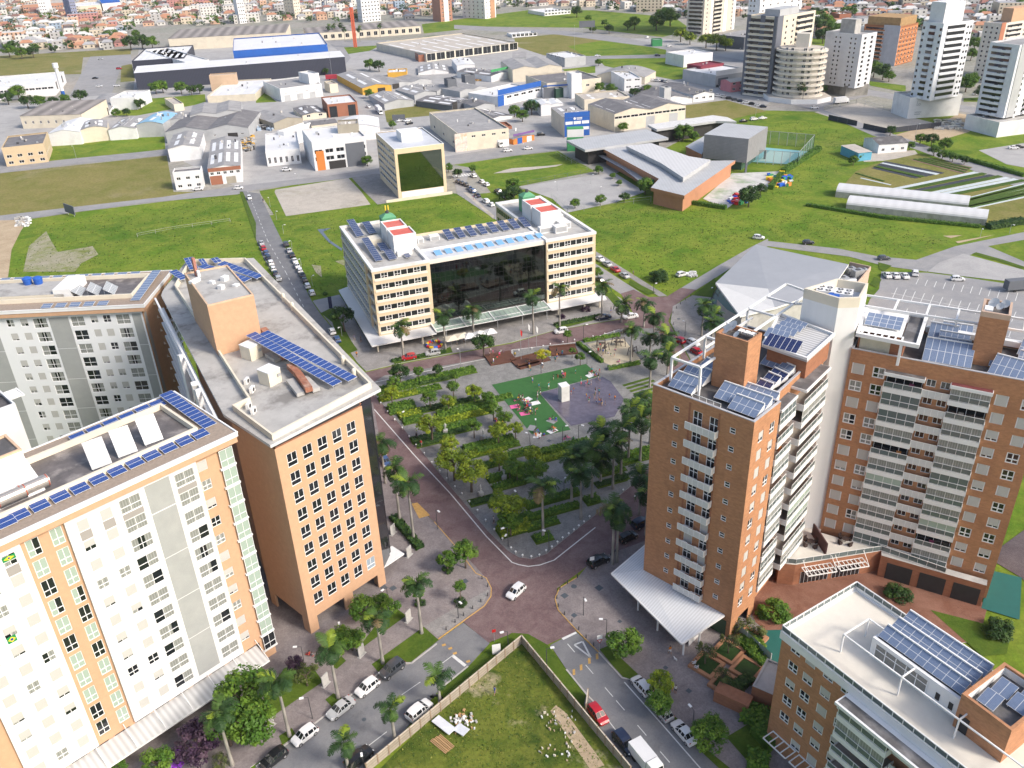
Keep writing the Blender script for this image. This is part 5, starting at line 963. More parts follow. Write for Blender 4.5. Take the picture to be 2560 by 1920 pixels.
def beds(p0,p1,q0,q1,n,mats,w=.7):
 for i in range(n):
  t=i/max(1,n-1);A=[p0[0]+(q0[0]-p0[0])*t,p0[1]+(q0[1]-p0[1])*t];B=[p1[0]+(q1[0]-p1[0])*t,p1[1]+(q1[1]-p1[1])*t]
  o=strip('crop_row',[(3,0,*A),(3,0,*B)],w,mats[i%len(mats)],.09,.25 if mats[i%len(mats)]is CROP else .06,kind=None);o['kind']='stuff'
beds((1000,1400),(1510,1500),(910,1450),(1290,1540),6,(BLK,SLV,BLK,BLK,CROP,BLK),2.6);beds((1370,1370),(1760,1450),(1240,1380),(1690,1500),7,(SOIL,CROP),1.6);beds((1800,1490),(1070,1640),(2212,1560),(1560,1690),7,(SLV,CROP,BLK,CROP,SLV),2.2);beds((2230,1590),(1650,1740),(2500,1640),(1750,1800),9,(SLV,CROP,CROP,SLV,CROP),2.0);beds((800,1540),(1060,1600),(760,1500),(1000,1570),2,(SLV,CROP),1.0)
# mid-distance buildings
WC_={}
def wm(name,col,**k):return mat('wall_'+name,col,.8,.08,.25,stain=tuple(c*.6 for c in col),stain_amt=.35,stain_scale=.15,**k)
CRM=wm('cream',(.62,.56,.45));WHT=wm('white',(.7,.7,.7));GRY=wm('grey',(.4,.41,.42));DGR=wm('dark_grey',(.12,.13,.15));BEI=wm('beige',(.55,.43,.28));PNK=wm('pink',(.55,.2,.22));OCH=wm('ochre',(.6,.34,.05));RBR=wm('red_brown',(.3,.12,.07));MAR=wm('maroon',(.2,.03,.05));NAVY=mat('wall_navy',(.035,.04,.065),.6,.1,.4,wave=('X',1.0,.3));BLUE=wm('blue',(.012,.09,.36));TAUPE=wm('taupe',(.33,.3,.24));ORW=wm('orange',(.6,.2,.04));GRN=wm('green',(.05,.28,.1))
RG=mat('roof_grey',(.27,.265,.265),.85,.2,.3,stain=(.42,.41,.4),stain_amt=.5,stain_scale=.2);RD=mat('roof_dark',(.15,.145,.15),.85,.25,.3,stain=(.3,.29,.28),stain_amt=.45,stain_scale=.2);RW=mat('roof_white',(.66,.66,.66),.6,.08,.2,stain=(.45,.44,.43),stain_amt=.4,stain_scale=.1);RBL=mat('roof_blue',(.22,.42,.58),.6,.12,.3,stain=(.45,.55,.62),stain_amt=.5);RT=mat('roof_tan',(.45,.41,.36),.85,.15,.3,stain=(.3,.27,.24),stain_amt=.5);RST=mat('roof_striped',(.3,.27,.25),.85,.2,.2,wave=('X',9,.45));SKYL=mat('skylight_sheet',(.72,.72,.72),.5,.05,.5)
def W(t,label,FL,FR,BK,base,wall=WHT,roof=RG,kind='flat',h=None,win=None,door=None,sky=0,band=None,rise=.1,name='warehouse',cat='warehouse',group=None,sidewin=None):
 u=lambda p:U(*(p if len(p)==4 else(*t,*p)))
 a,b,k=u(FL),u(FR),u(BK)
 if h is None:
  bs=u(base);top=a if abs(a[0]-bs[0])<abs(b[0]-bs[0])else b;h=hgt(bs,top)
 A,B,K=(G(q,h)for q in(a,b,k));d=(B-A);d.z=0;L=d.length;d.normalize();n=Vector((-d.y,d.x,0));D=max(4,(K-A).dot(n));s=(K-A).dot(d);ang=math.degrees(math.atan2(d.y,d.x))
 b=Bldg(name,label,cat,A,ang,L,D,h,group);LASTW[0]=b;vq=random.Random(int(A.x*7+A.y))
 if win:
  for i in range(win[0]):
   for z in(win[1]if hasattr(win[1],'__len__')else(win[1],)):b.win('F',L*(i+.5)/win[0]-win[2]/2,z,win[2],win[3],(.5,),(),0,(GLASS,),.1)
 if sidewin:
  for f in 'SR':
   for i in range(sidewin[0]):b.win(f,D*(i+.5)/sidewin[0]-sidewin[2]/2,sidewin[1],sidewin[2],sidewin[3],(),(),0,(GLASS,),.1)
 a=MB();rs=rise*(D if kind in('gableX','shed')else L)
 if kind=='flat':b.walls(wall,0,h,depth=.12,mb=a)
 else:
  b.walls(wall,0,h-rs if kind in('gableY','arch')else h,depth=.12,mb=a)
 a.build('wall',b.root);r=MB();z0=h-rs;o=.25
 if kind=='flat':r.poly([(.2,.2,h-.6),(L-.2,.2,h-.6),(L-.2,D-.2,h-.6),(.2,D-.2,h-.6)],roof);r.rim([(0,0),(L,0),(L,D),(0,D)],.3,h,h+.12,wall)
 elif kind=='gableY':
  for y in(-.02,D+.02):r.poly([(0,y,z0),(L,y,z0),(L/2,y,h)],wall)
  r.poly([(-o,-o,z0),(L/2,-o,h+.05),(L/2,D+o,h+.05),(-o,D+o,z0)],roof);r.poly([(L/2,-o,h+.05),(L+o,-o,z0),(L+o,D+o,z0),(L/2,D+o,h+.05)],roof)
 elif kind=='gableX':
  for x in(-.02,L+.02):r.poly([(x,0,h),(x,D,h),(x,D/2,h+rs)],wall)
  r.poly([(-o,-o,h),(L+o,-o,h),(L+o,D/2,h+rs),(-o,D/2,h+rs)],roof);r.poly([(-o,D/2,h+rs),(L+o,D/2,h+rs),(L+o,D+o,h),(-o,D+o,h)],roof)
 elif kind=='shed':r.poly([(-o,-o,h),(L+o,-o,h),(L+o,D+o,h+rs),(-o,D+o,h+rs)],roof);r.poly([(L,0,h),(L,D,h),(L,D,h+rs)],wall);r.poly([(0,0,h),(0,D,h),(0,D,h+rs)],wall)
 elif kind=='arch':
  N=8;P=[(L*i/N,z0+rs*math.sin(PI*i/N))for i in range(N+1)]
  for y in(0,D):r.poly([(x,y,z)for x,z in P],wall)
  for(x0,za),(x1,zb)in zip(P[:-1],P[1:]):r.poly([(x0,-o,za+.03),(x1,-o,zb+.03),(x1,D+o,zb+.03),(x0,D+o,za+.03)],roof)
 elif kind=='gable2':
  for i in range(2):
   x0,x1=L*i/2,L*(i+1)/2;xm=(x0+x1)/2;q=.1*(x1-x0)
   for y in(0,D):r.poly([(x0,y,h),(x1,y,h),(xm,y,h+q)],wall)
   r.poly([(x0,-o,h),(xm,-o,h+q),(xm,D,h+q),(x0,D,h)],roof);r.poly([(xm,-o,h+q),(x1,-o,h),(x1,D,h),(xm,D,h+q)],roof)
 r.build('roof',b.root)
 if sky:
  q=MB()
  for i in range(sky):
   x=L*(i+.5)/sky;
   def zz(x,y):
    if kind=='flat':return h-.57
    if kind=='gableY':return z0+(h-z0)*(1-abs(x-L/2)/(L/2))+.09
    if kind=='gableX':return h+rs*(1-abs(y-D/2)/(D/2))+.04
    if kind=='arch':return z0+rs*math.sin(PI*x/L)+.12
    return h+.4
   w=min(1.0,L/sky*.25)
   for y0,y1 in((.12,.42),(.55,.85)):q.poly([(x-w,D*y0,zz(x-w,D*y0)),(x+w,D*y0,zz(x+w,D*y0)),(x+w,D*y1,zz(x+w,D*y1)),(x-w,D*y1,zz(x-w,D*y1))],SKYL)
  q.build('skylight',b.root)
 if L>9 and D>9:
  q=MB();zt=h+(.05 if kind!='flat' else-.5)
  for k in range(vq.randint(2,6)):
   x,y=vq.uniform(.15,.85)*L,vq.uniform(.2,.8)*D;sz=vq.uniform(.4,1.1);q.box(x,y,zt-.6,x+sz,y+sz*.8,zt+vq.uniform(.5,1.2),vq.choice((CONC,METAL,WHITE,DMETAL)))
  q.build('roof_vent',b.root)
 for f,w,hh,m in(door or()):
  q=MB();q.box(L*f-w/2,-.08,.02,L*f+w/2,-.01,hh,m);q.build('door',b.root)
 if band:
  q=MB();z1,z2,m=band[:3];q.box(-.08,-.1,z1,L+.08,-.015,z2,m)
  if len(band)>3:q.box(-.1,-.1,z1,-.015,D,z2,m)
  q.build('painted_band',b.root)
 b.finish();return b
def blue_front():
 b=LASTW[0];L=b.L;h=b.H;a=MB()
 for r,c in((1,0),(1,1),(1,2),(0,2),(0,1)):x=L*(.03+.33*c);a.box(x,-.14,h*(.34+.3*r)-(1.2 if(r,c)==(0,1)else 0),x+L*.29,-.11,h*(.49+.3*r),WHT)
 a.build('window_panel',b.root);a=MB();a.cyl((L*.4,-.12,h*.92),(L*.4,-.15,h*.92),h*.065,h*.065,WHT,16);a.box(L*.48,-.15,h*.86,L*.7,-.12,h*.89,WHT)
 for k in range(5):a.box(L*(.48+.046*k),-.15,h*.91,L*(.515+.046*k),-.12,h*.97,WHT)
 a.build('logo',b.root)
LASTW=[None]
T0,T1,T2,T3=(0,0),(1,0),(2,0),(3,0)
W(T0,'beige two storey building with grid front at the far left',(10,1280),(375,1240),(412,1140),(390,1400),BEI,RD,win=(4,(1,4),2.2,1.4),sidewin=(6,3,1.5,1.2))
W(T0,'white gabled warehouse right of the beige grid building',(405,1130),(680,1112),(680,1015),(440,1265),WHT,RW,'gableY')
W(T0,'cream arched warehouse between two white ones',(688,1105),(922,1080),(928,1018),(697,1238),CRM,RG,'arch',sky=2)
W(T0,'white warehouse left of the blue roof',(926,1100),(1164,1085),(1165,1000),(943,1215),WHT,RG,'gableY',sky=3)
W(T0,'grey shed with a pale blue arched roof',(1168,1055),(1402,1045),(1390,965),(1186,1190),GRY,RBL,'arch',sky=1)
W(T0,'long grey-roofed factory with dark roof strips at the left',(170,1002),(700,985),(695,890),(185,1112),CRM,RST,'shed',rise=.05,win=(8,2.5,1.2,1.6))
W(T0,'grey arched hall with a wide open dark front',(712,950),(942,932),(940,805),(722,1010),WHT,RG,'arch',door=((.2,4.5,4.2,DARK),(.5,4.5,4.8,DARK),(.8,4.5,4.2,DARK)))
W(T0,'plain white box behind the grey arched hall',(946,850),(1166,842),(1160,782),(960,955),WHT,RW)
W(T0,'white modern plant with a bright flat roof at the far left',(-200,775),(455,722),(455,625),(490,825),WHT,RW,win=(12,4.5,3.4,1.4),sidewin=(2,2,6,5))
W(T0,'huge dark blue factory with a white roof edge',(0,0,1158,632),(1,0,766,490),(1,0,690,448),(0,0,1187,782),NAVY,RW,'shed',rise=.02,name='factory',cat='factory')
W(T0,'white-roofed block behind the left end of the dark blue factory',(1138,528),(1590,498),(1540,398),None,NAVY,RW,'flat',h=12,sky=8,name='factory',cat='factory',win=(8,5,5,1.5))
W(T0,'white tank block behind the middle of the dark blue factory',(1605,540),(1805,515),(1750,380),None,WHT,RW,h=12,name='factory',cat='factory')
W(T0,'bright blue factory hall with a white roof',(0,0,2012,440),(1,0,615,382),(1,0,445,290),None,BLUE,RW,'flat',h=17,name='factory',cat='factory',sky=1)
W(T0,'long rust-striped roof shed beyond the blue hall',(0,0,1452,335),(1,0,255,280),(1,0,225,225),None,CRM,RST,'shed',h=10,rise=.03,name='factory',cat='factory')
W(T0,'grey three-bay workshop beside the lumber yard',(1425,1140),(2145,1100),(2085,975),(2155,1200),GRY,RD,'gable2',win=(6,2.5,1.4,.8),door=((.8,5,3.6,DARK),))
W(T0,'grey workshop with two white roof hatches',(1638,1000),(2085,962),(2050,880),None,GRY,RG,'gable2',h=8,sky=2)
W(T0,'pale stepped warehouse below the dark blue factory',(1788,832),(2205,812),(2110,690),(1800,890),CRM,RW,'flat',sky=4)
W(T0,'tan block poking above the pale stepped warehouse',(1805,655),(2035,640),(2030,625),None,wm('tan',(.5,.36,.25)),RT,h=10)
W(T0,'white warehouse with a blank front over a brown yard wall',(1442,1262),(1716,1238),(1680,1122),(1482,1400),WHT,RG,'gableY',sky=2)
W(T0,'white shop with brown band and garage doors',(1790,1440),(2072,1412),(1965,1175),(1812,1600),WHT,RG,'gableY',rise=.08,sky=4,win=(5,4.2,1.5,1.2),band=(5.6,7.2,RBR),door=((.2,5,3.8,RBR),(.65,4,3,TAUPE)))
W(T0,'small white two storey house with blue tanks at the street corner',(1490,1492),(1732,1470),(1702,1438),(1516,1645),WHT,RD,win=(3,(1,4.2),1.7,1.2),name='house',cat='house')
W(T0,'far long brick building along the top left edge',(190,45),(580,20),(575,-10),None,wm('far_brick2',(.45,.24,.16)),RT,'flat',h=11,win=(16,(2,6),2,1.8));W(T0,'far white hall with a blue roof at the top',(580,62),(870,42),(840,10),None,CRM,RW,'flat',h=10);W(T0,'far hall with a strong blue roof at the top',(880,30),(1040,18),(1030,-5),None,WHT,BLUE,'gableX',h=10)
W(T1,'white depot with grey roof and a stair box',(205,768),(566,722),(480,650),(218,880),WHT,RG,'flat',win=(4,4.5,2,.5),door=((.15,4,3.6,GRY),(.45,4,3.6,GRY),(.75,4,3.6,GRY)))
W(T1,'small white stair box on the depot with grey roof',(452,645),(542,632),(530,600),(480,720),WHT,RW,h=13)
W(T1,'ochre yellow gabled warehouse',(915,740),(1166,712),(1000,592),(932,822),OCH,RG,'gableY',sky=2,rise=.08,door=((.65,5,3.2,DARK),))
W(T1,'grey double shed right of the ochre warehouse',(1172,735),(1515,685),(1330,622),(1182,772),GRY,RG,'gable2',sky=4,door=((.1,5,3.2,DARK),))
W(T1,'grey gabled shed beside a tall dark tree',(1105,872),(1362,842),(1240,768),(1113,950),GRY,RG,'gableY',rise=.09,sky=3)
W(T1,'grey shed touching the overgrown lot',(1366,800),(1555,772),(1400,722),(1372,890),GRY,RG,'gableY',sky=2)
W(T1,'charcoal store with a blue sign panel',(1692,895),(1890,845),(1720,770),(1702,965),DGR,RD,'gableY',rise=.06,sky=4,win=(4,4.5,1.5,.8),door=((.12,4,5,DARK),))
W(T1,'brick-brown modern office with dark corner windows',(615,905),(873,880),(850,812),(628,1018),RBR,RW,'flat',door=((.18,4.2,6,GLASS),(.8,4.2,6,GLASS)))
W(T1,'taupe warehouse beside the scrap yard',(147,1035),(396,992),(332,905),(176,1125),TAUPE,RG,'gableY')
W(T1,'cream workshop with two blue windows',(398,985),(606,960),(540,895),(412,1042),CRM,RD,'gableY',rise=.06,sky=2,win=(2,1.5,2.2,1.2))
W(T1,'white arched hall behind the modern white offices',(720,1085),(1062,1062),(980,988),None,WHT,RW,'arch',h=8)
W(T1,'white terraced office with a forecourt on the cross street',(80,1312),(376,1285),(252,1142),(132,1440),WHT,RW,win=(6,1.2,1.2,2.8),sidewin=(4,4,1.5,1.2))
W(T1,'white modern office with orange panels and dark glass',(480,1232),(946,1178),(880,1065),(500,1478),WHT,RW,'flat',win=(5,(7.4,4.2),3.6,1.8),door=((.12,3.6,8.6,ORW),(.42,7.5,3.6,DARK),(.78,8.5,10.5,DGR)))
W(T1,'grey framed stair tower on the white modern office',(700,1080),(880,1068),(860,1030),None,TAUPE,RT,h=16)
W(T1,'cream corner warehouse with a painted advert on its corner',(1745,1157),(2182,1108),(1342,988),(1745,1312),CRM,RG,'flat',win=(5,6,2,1),sidewin=(3,2,3,1.5),door=((.05,6,8.5,mat('advert_panel',(.62,.55,.5),.6,.5,.4,stain=(.6,.3,.1),stain_amt=.9,stain_scale=.35)),(.9,5,3.4,WHT)))
W(T1,'long cream factory with a wide pale roof',(1470,466),(2262,366),(1990,262),(1490,535),CRM,RT,'flat',sky=8,win=(10,.5,7.4,5.2),name='factory',cat='factory')
W(T1,'narrow brown and white office wing beside the long cream factory',(1402,476),(1480,470),(1137,366),(1406,535),RBR,RG,'flat',sidewin=(18,3.4,2.6,1.4))
W(T1,'very long grey plant behind the red tower',(440,292),(1421,222),(1372,185),(1427,290),CRM,RST,'shed',rise=.03,win=(16,1.5,3.4,3.5),name='factory',cat='factory')
W(T1,'pale grey shed with a corner facing the camera',(1735,557),(1890,547),(1602,508),(1737,640),WHT,RW,'gableY',rise=.05)
W(T1,'low white depot with corrugated roof',(1400,602),(1662,588),(1500,542),(1410,650),WHT,RG,'gableY',sky=4)
W(T1,'white workshop with a green front band',(2032,642),(2196,608),(1902,570),(2036,710),WHT,RD,'gableY',rise=.06,sky=3,band=(6.2,7.8,GRN))
W(T1,'white store with a bright blue front',(1,0,2092,842),(2,0,250,757),(1,0,1936,780),(1,0,2094,922),WHT,RW,'flat',band=(6.2,9.2,BLUE),win=(6,3.5,4,1.4),door=((.06,5,6,BLUE),))
W(T1,'grey-white gabled shed behind a small yard',(2002,1022),(2214,982),(1836,932),(2012,1062),WHT,RD,'gableY',rise=.06,sky=3)
W(T2,'pale warehouse with a deep blue logo front',(455,1017),(670,1000),(217,932),(460,1190),CRM,RG,'gableY',rise=.02,band=(.3,12,BLUE),sky=2);LOGO=None
blue_front()
W(T2,'big cream warehouse with a row of high windows',(886,985),(1502,907),(632,902),(890,1140),CRM,RD,'gable2',win=(9,6.2,4.2,1.2),door=((.5,5,5.6,GRY),(.83,5,5.6,GRY)),sky=8)
W(T2,'weathered cream warehouse behind the one with high windows',(626,862),(1015,832),(472,812),(632,950),CRM,RT,'flat',sky=2)
W(T2,'white gabled hall with small square windows',(1250,842),(1562,812),(1190,732),(1432,890),WHT,RD,'gableY',rise=.1,win=(5,2.5,1.8,1.4))
W(T2,'white gabled hall with two rows of windows',(1570,803),(1750,782),(1420,702),(1572,885),WHT,RD,'gableY',rise=.1,win=(3,(1.5,5),2,1.1))
W(T2,'tall white box with slit windows',(972,682),(1120,672),(767,622),(976,790),WHT,RW,'flat',win=(2,(2,6),3.2,.9))
W(T2,'grey arched shed beside the horse meadow',(730,605),(1150,622),(742,552),None,CRM,RG,'arch',h=7.5)
W(T2,'pale grey block with dark window holes',(456,502),(636,482),(292,462),(462,580),GRY,RW,'flat',sidewin=(5,5,1.3,1.5))
W(T2,'tall blank white box beside the avenue',(1486,482),(1736,452),(1366,447),(1490,585),WHT,RW,'flat')
W(T2,'grey showroom with a white upper band',(1762,652),(2082,602),(1612,580),(1772,755),GRY,RW,'flat',band=(6.5,9.5,WHT),door=((.2,8,5,DGR),))
W(T2,'pink two storey shop below the showroom',(1892,712),(2072,690),(1890,680),(1902,800),PNK,RT,'gableX',win=(3,(1,4.2),2,1.4),name='house',cat='house')
W(T2,'maroon workshop beside the tall blank box',(1632,575),(1832,545),(1800,512),None,MAR,MAR,'flat',h=8)
W(T2,'orange and purple corner shop',(12,1192),(192,1152),(-60,1090),(26,1252),ORW,RG,'gableY',rise=.05,band=(4,5,wm('purple',(.16,.08,.25))),door=((.3,3,2.8,BLUE),(.75,3,2.6,WHT)))
W(T2,'grey double arched hall at the upper middle',(5,602),(430,572),(-60,525),None,CRM,RG,'gable2',h=8)
W(T2,'white store with dark glass corner and blue trim',(272,772),(602,752),(500,702),(280,850),WHT,RW,win=(6,2,3,1.4),door=((.15,7,6,DGR),),band=(6.6,7.4,BLUE))
W(T2,'cream flat warehouse with a white stair tower',(302,722),(770,672),(112,652),None,CRM,RD,'flat',h=8,win=(6,4,2.2,1.2))
W(T2,'white stair tower of the cream flat warehouse',(515,640),(602,632),(590,612),None,WHT,RW,h=14)
W(T2,'white open pavilion at the far field edge',(0,302),(216,286),(200,266),(0,325),WHT,RW,win=(6,.5,3,2.4))
W(T2,'long white office far beyond the green field',(282,110),(506,90),(202,80),(286,140),WHT,RW,win=(8,(1,4),2.5,1.6))
W(T2,'dark open hangar beside the beige tower',(1792,300),(2010,322),(1850,252),None,DGR,RG,'shed',h=9,rise=.02)
for a_ in((T1,'cream box tower beside the truck yard',(635,730),(705,722),(700,692),(650,805),CRM,RT),(T1,'low white-roofed shed with ochre end right of the round trees',(1135,628),(1300,620),(1280,592),None,OCH,RW,'flat',6),(T1,'pale grey shed behind the shed at the overgrown lot',(1560,772),(1662,748),(1440,706),None,GRY,RG,'gableY',6),(T1,'slim dark grey sign block among the grey sheds',(1655,690),(1732,682),(1722,665),None,DGR,DGR,'flat',11),(T1,'low grey hall left of the white blue-front store',(1760,792),(1990,748),(1762,702),None,GRY,RG,'gable2',6),(T1,'dark grey cube behind the low grey hall',(1805,655),(1892,646),(1882,630),None,DGR,RG,'flat',9),(T1,'grey roofed annex below the charcoal store',(1892,905),(2062,882),(1902,852),None,GRY,RD,'gableY',5),(T1,'small ochre shelter beside parked cars',(1715,1012),(1826,1002),(1762,976),None,OCH,ORW,'flat',4),(T1,'red-brown low roof at the crossroads of sheds',(2110,1100),(2212,1090),(2190,1050),None,RBR,RBR,'flat',4),(T2,'teal roofed kiosk before the blue-front store',(140,892),(272,886),(242,852),None,WHT,wm('teal',(.06,.2,.2)),'flat',5),(T2,'white sawtooth shed above the logo front',(250,906),(442,892),(402,852),None,WHT,RW,'gable2',6),(T2,'dark green store cube with pale emblem',(380,770),(443,762),(442,745),(383,850),wm('dark_green',(.02,.06,.04)),RG),(T2,'white two storey shop right of the dark green cube',(447,776),(606,756),(562,722),(450,842),WHT,RG),(T2,'grey low hut left of the pale block with window holes',(5,500),(122,496),(102,455),None,GRY,RG,'gableX',6),(T2,'grey stair cube on the white gabled halls',(1318,762),(1377,754),(1370,738),None,GRY,GRY,'flat',11),(T3,'far white arched hall behind the unfinished tower',(720,216),(932,236),(902,192),None,WHT,RW,'arch',8),(T3,'far raw brick block behind the green trees',(620,122),(722,116),(715,98),None,RBR,RT,'flat',9),(T3,'far grey row building above the unfinished tower',(830,162),(1002,152),(990,128),None,GRY,RG,'flat',9),(T0,'white flat hut between blue roof and grass lot',(1420,850),(1500,905),(1505,842),None,CRM,RT,'flat',4),(T0,'low pale shed behind the grey three-bay workshop',(1410,1030),(1630,1015),(1600,960),None,GRY,RG,'gableY',7),(T1,'white annex left of the arched hall',(240,1140),(470,1060),(440,1050),None,WHT,RW,'flat',8),(T1,'grey roof shed behind the white arched hall',(480,1085),(700,1060),(640,1030),None,CRM,RD,'gableX',7),(T2,'white gas station canopy beside the avenue',(1215,345),(1300,342),(1290,330),None,GRN,GRY,'flat',5)):W(*a_[:8],kind=a_[8]if len(a_)>8 else 'flat',h=a_[9]if len(a_)>9 else None)
p=G(U(0,0,565,885));t=thing('water_tower','slim white tank tower with a blue foot at the upper left','tower',p);hh=hgt(U(0,0,565,885),U(0,0,497,545));a=MB();a.cyl((0,0,0),(0,0,hh*.3),1.3,1.1,BLUE,12);a.build('foot',t);a=MB();a.cyl((0,0,hh*.3),(0,0,hh*.88),1.1,1.1,WHT,12);a.cyl((0,0,hh*.88),(0,0,hh),1.7,1.7,WHT,12);a.build('shaft',t)
W(T3,'white cottage with dark roof beside the farm yard',(960,1250),(1212,1232),(930,1185),(1130,1310),WHT,DARKROOF,'gableX',rise=.12,win=(3,1,1.4,1.2),name='cottage',cat='house')
W(T3,'open farm shed with blue side and grey roof',(786,1322),(900,1310),(990,1225),(800,1395),wm('blue_shed',(.1,.35,.5)),RT,'shed',rise=.02,name='farm_shed',cat='shed')
# mirror-fronted office
def mirror_office():
 h=19.5;A=G(U(1,0,1192,1292),h);B=G(U(1,0,1622,1240),h);K=G(U(1,0,1005,1150),h);d=B-A;d.z=0;L=d.length;ang=math.degrees(math.atan2(d.y,d.x));d.normalize();n=Vector((-d.y,d.x,0));D=(K-A).dot(n)
 b=Bldg('mirror_office','cream office block with one big square mirror front beside the pale gravel court','building',A,ang,L,D,h)
 CR=MATS['cream_render']
 for r in range(6):b.win('S',1,2.6+r*2.75,D-2.2,1.3,tuple(i/10 for i in range(1,10)),(),0,(glass('blue_grey_glass',(.1,.12,.15),.1),),.08)
 b.walls(CR,0,h);m=bpy.data.materials.new('mirror_glass');m.use_nodes=True;q=m.node_tree.nodes['Principled BSDF'];q.inputs['Base Color'].default_value=(.2,.24,.18,1);q.inputs['Metallic'].default_value=1;q.inputs['Roughness'].default_value=.03
 a=MB();a.box(1.2,-.06,2.6,L-1.2,-.003,h-2.0,m);a.build('mirror_front',b.root)
 a=MB();a.box(.3,.3,h-.5,L-.3,D-.3,h-.3,mat('pale_blue_roof',(.5,.52,.56),.6,.1,.3,stain=(.35,.35,.36)));a.rim([(0,0),(L,0),(L,D),(0,D)],.3,h,h+.15,WHITE);a.build('roof',b.root)
 a=MB();a.box(L*.3,D*.35,h-.3,L*.72,D*.62,h+3.2,WHITE);a.build('plant_room',b.root)
 a=MB();a.box(-6,-4,.05,L+1,-3.7,1.1,OFFW);a.box(1.5,-.05,.1,L-1.5,-.004,2.4,WHITE);a.build('low_wall',b.root);b.finish()
mirror_office()
# school campus with grey roofs
def school():
 g=lambda x,y,z:G(U(2,0,x,y),z);RS=mat('school_roof',(.42,.43,.44),.6,.08,.3,stain=(.3,.3,.31),stain_amt=.35,wave=('X',1.2,.08))
 b=Bldg('school','school with folded pale grey roofs and brick walls beside the big meadow','building',(0,0),0,1,1,8)
 def slab(name,pts,z,th,roof,edge,wall=None,z0=0,shrink=.0):
  P=[g(x,y,z)for x,y in pts];a=MB();a.prism([(p.x,p.y)for p in P],z-th,z,edge,roof,True)
  if wall:a.prism(inset([(p.x,p.y)for p in P],shrink)if sum(P[i].x*P[(i+1)%len(P)].y-P[(i+1)%len(P)].x*P[i].y for i in range(len(P)))>0 else inset([(p.x,p.y)for p in P[::-1]],shrink),z0,z-th-.01,wall)
  a.build(name,b.root)
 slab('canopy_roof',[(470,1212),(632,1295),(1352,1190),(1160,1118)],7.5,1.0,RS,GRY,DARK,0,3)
 slab('main_roof',[(792,1288),(1000,1250),(1290,1300),(1600,1390),(1930,1385),(1490,1690),(1200,1620),(1270,1545)],6.5,1.3,RS,wm('brick_red',(.42,.2,.11)),wm('brick_red',(.42,.2,.11)),0,1)
 slab('upper_roof',[(988,1262),(1200,1235),(1530,1350),(1715,1380),(1480,1535),(1290,1410)],8.5,1.2,mat('school_roof_white',(.55,.55,.55),.6,.06,.3,wave=('X',1.5,.1)),GRY,GRY,6,.5)
 slab('walkway_roof',[(690,1312),(730,1310),(1010,1440),(1150,1550),(1100,1562),(960,1460)],3.4,.3,RS,DGR)
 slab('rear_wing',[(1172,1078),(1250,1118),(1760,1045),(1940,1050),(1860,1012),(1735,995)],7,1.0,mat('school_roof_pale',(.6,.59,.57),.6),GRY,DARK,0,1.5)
 slab('side_wing',[(1500,1265),(1660,1175),(1665,1275),(1640,1335)],5,.8,RS,wm('brick_red',(.42,.2,.11)),wm('brick_red',(.42,.2,.11)),0,.3)
 a=MB();P=[g(*q,14)for q in((1662,1160),(2046,1200),(2212,1095),(1838,1062))];a.prism([(p.x,p.y)for p in P],4.0,14,mat('gym_cladding',(.25,.25,.26),.6,.15,.5,wave=('Z',.6,.2)),RS,True);a.build('gym_hall',b.root)
 a=MB()
 for p in P:a.bar((p.x,p.y,0),(p.x,p.y,4),.8,DGR)
 a.prism(inset([(p.x,p.y)for p in P],3),0,4,mat('green_glass_wall',(.06,.12,.1),.2));a.build('gym_base',b.root)
 a=MB()
 for i in range(10):
  p=g(1262-i*7,1580+i*8,0)
  a.box(p.x,p.y,.1,p.x+1.1,p.y+.2,4.6,[wm('fin_green',(.05,.4,.2)),WHT,wm('fin_teal',(.02,.35,.35))][i%3])
 a.build('coloured_fins',b.root)
 p=g(478,1130,9.5);a=MB();a.box(p.x,p.y,0,p.x+7.5,p.y+4,10.5,GRN);a.box(p.x-.05,p.y-.06,6.5,p.x+7.6,p.y-.01,10.0,WHT);a.build('sign_tower',b.root)
 o=U(3,0,0,1290)
 area('court',[(3,0,-40,1275),(3,0,350,1310),(3,0,240,1425),(3,0,-150,1400)],mat('court_blue',(.2,.42,.45),.6,.06,1),.08);area('court_field',[(3,0,20,1300),(3,0,230,1325),(3,0,130,1415),(3,0,-80,1390)],mat('court_pale',(.42,.58,.55),.6,.06,1),.09)
 area('play_yard',[(2,0,1900,1500),(3,0,150,1480),(3,0,100,1600),(2,1,2000,40),(2,1,1850,150),(2,1,1650,60)],mat('white_play_yard',(.5,.5,.48),.7,.3,.15,stain=(.1,.25,.06),stain_amt=.9,stain_scale=.09),.08)
school()
def net_fence():
 P=[G(U(3,0,*q))for q in((-60,1240),(390,1280),(250,1440),(-160,1410))];a=MB();m=glass('green_net',(.12,.22,.18),.6,.2);nm=m;nm.node_tree.nodes['Principled BSDF'].inputs['Alpha'].default_value=.35
 for i in range(4):
  p,q=P[i],P[(i+1)%4];up=Vector((0,0,6));a.poly([p,q,q+up,p+up],m);n=6
  for k in range(n+1):c=p.lerp(q,k/n);a.bar(c,c+up,.18,METAL)
  a.bar(p+up,q+up,.15,METAL)
 tag(a.build('court_fence'),'tall green net fence round the school sports court','fence')
net_fence()
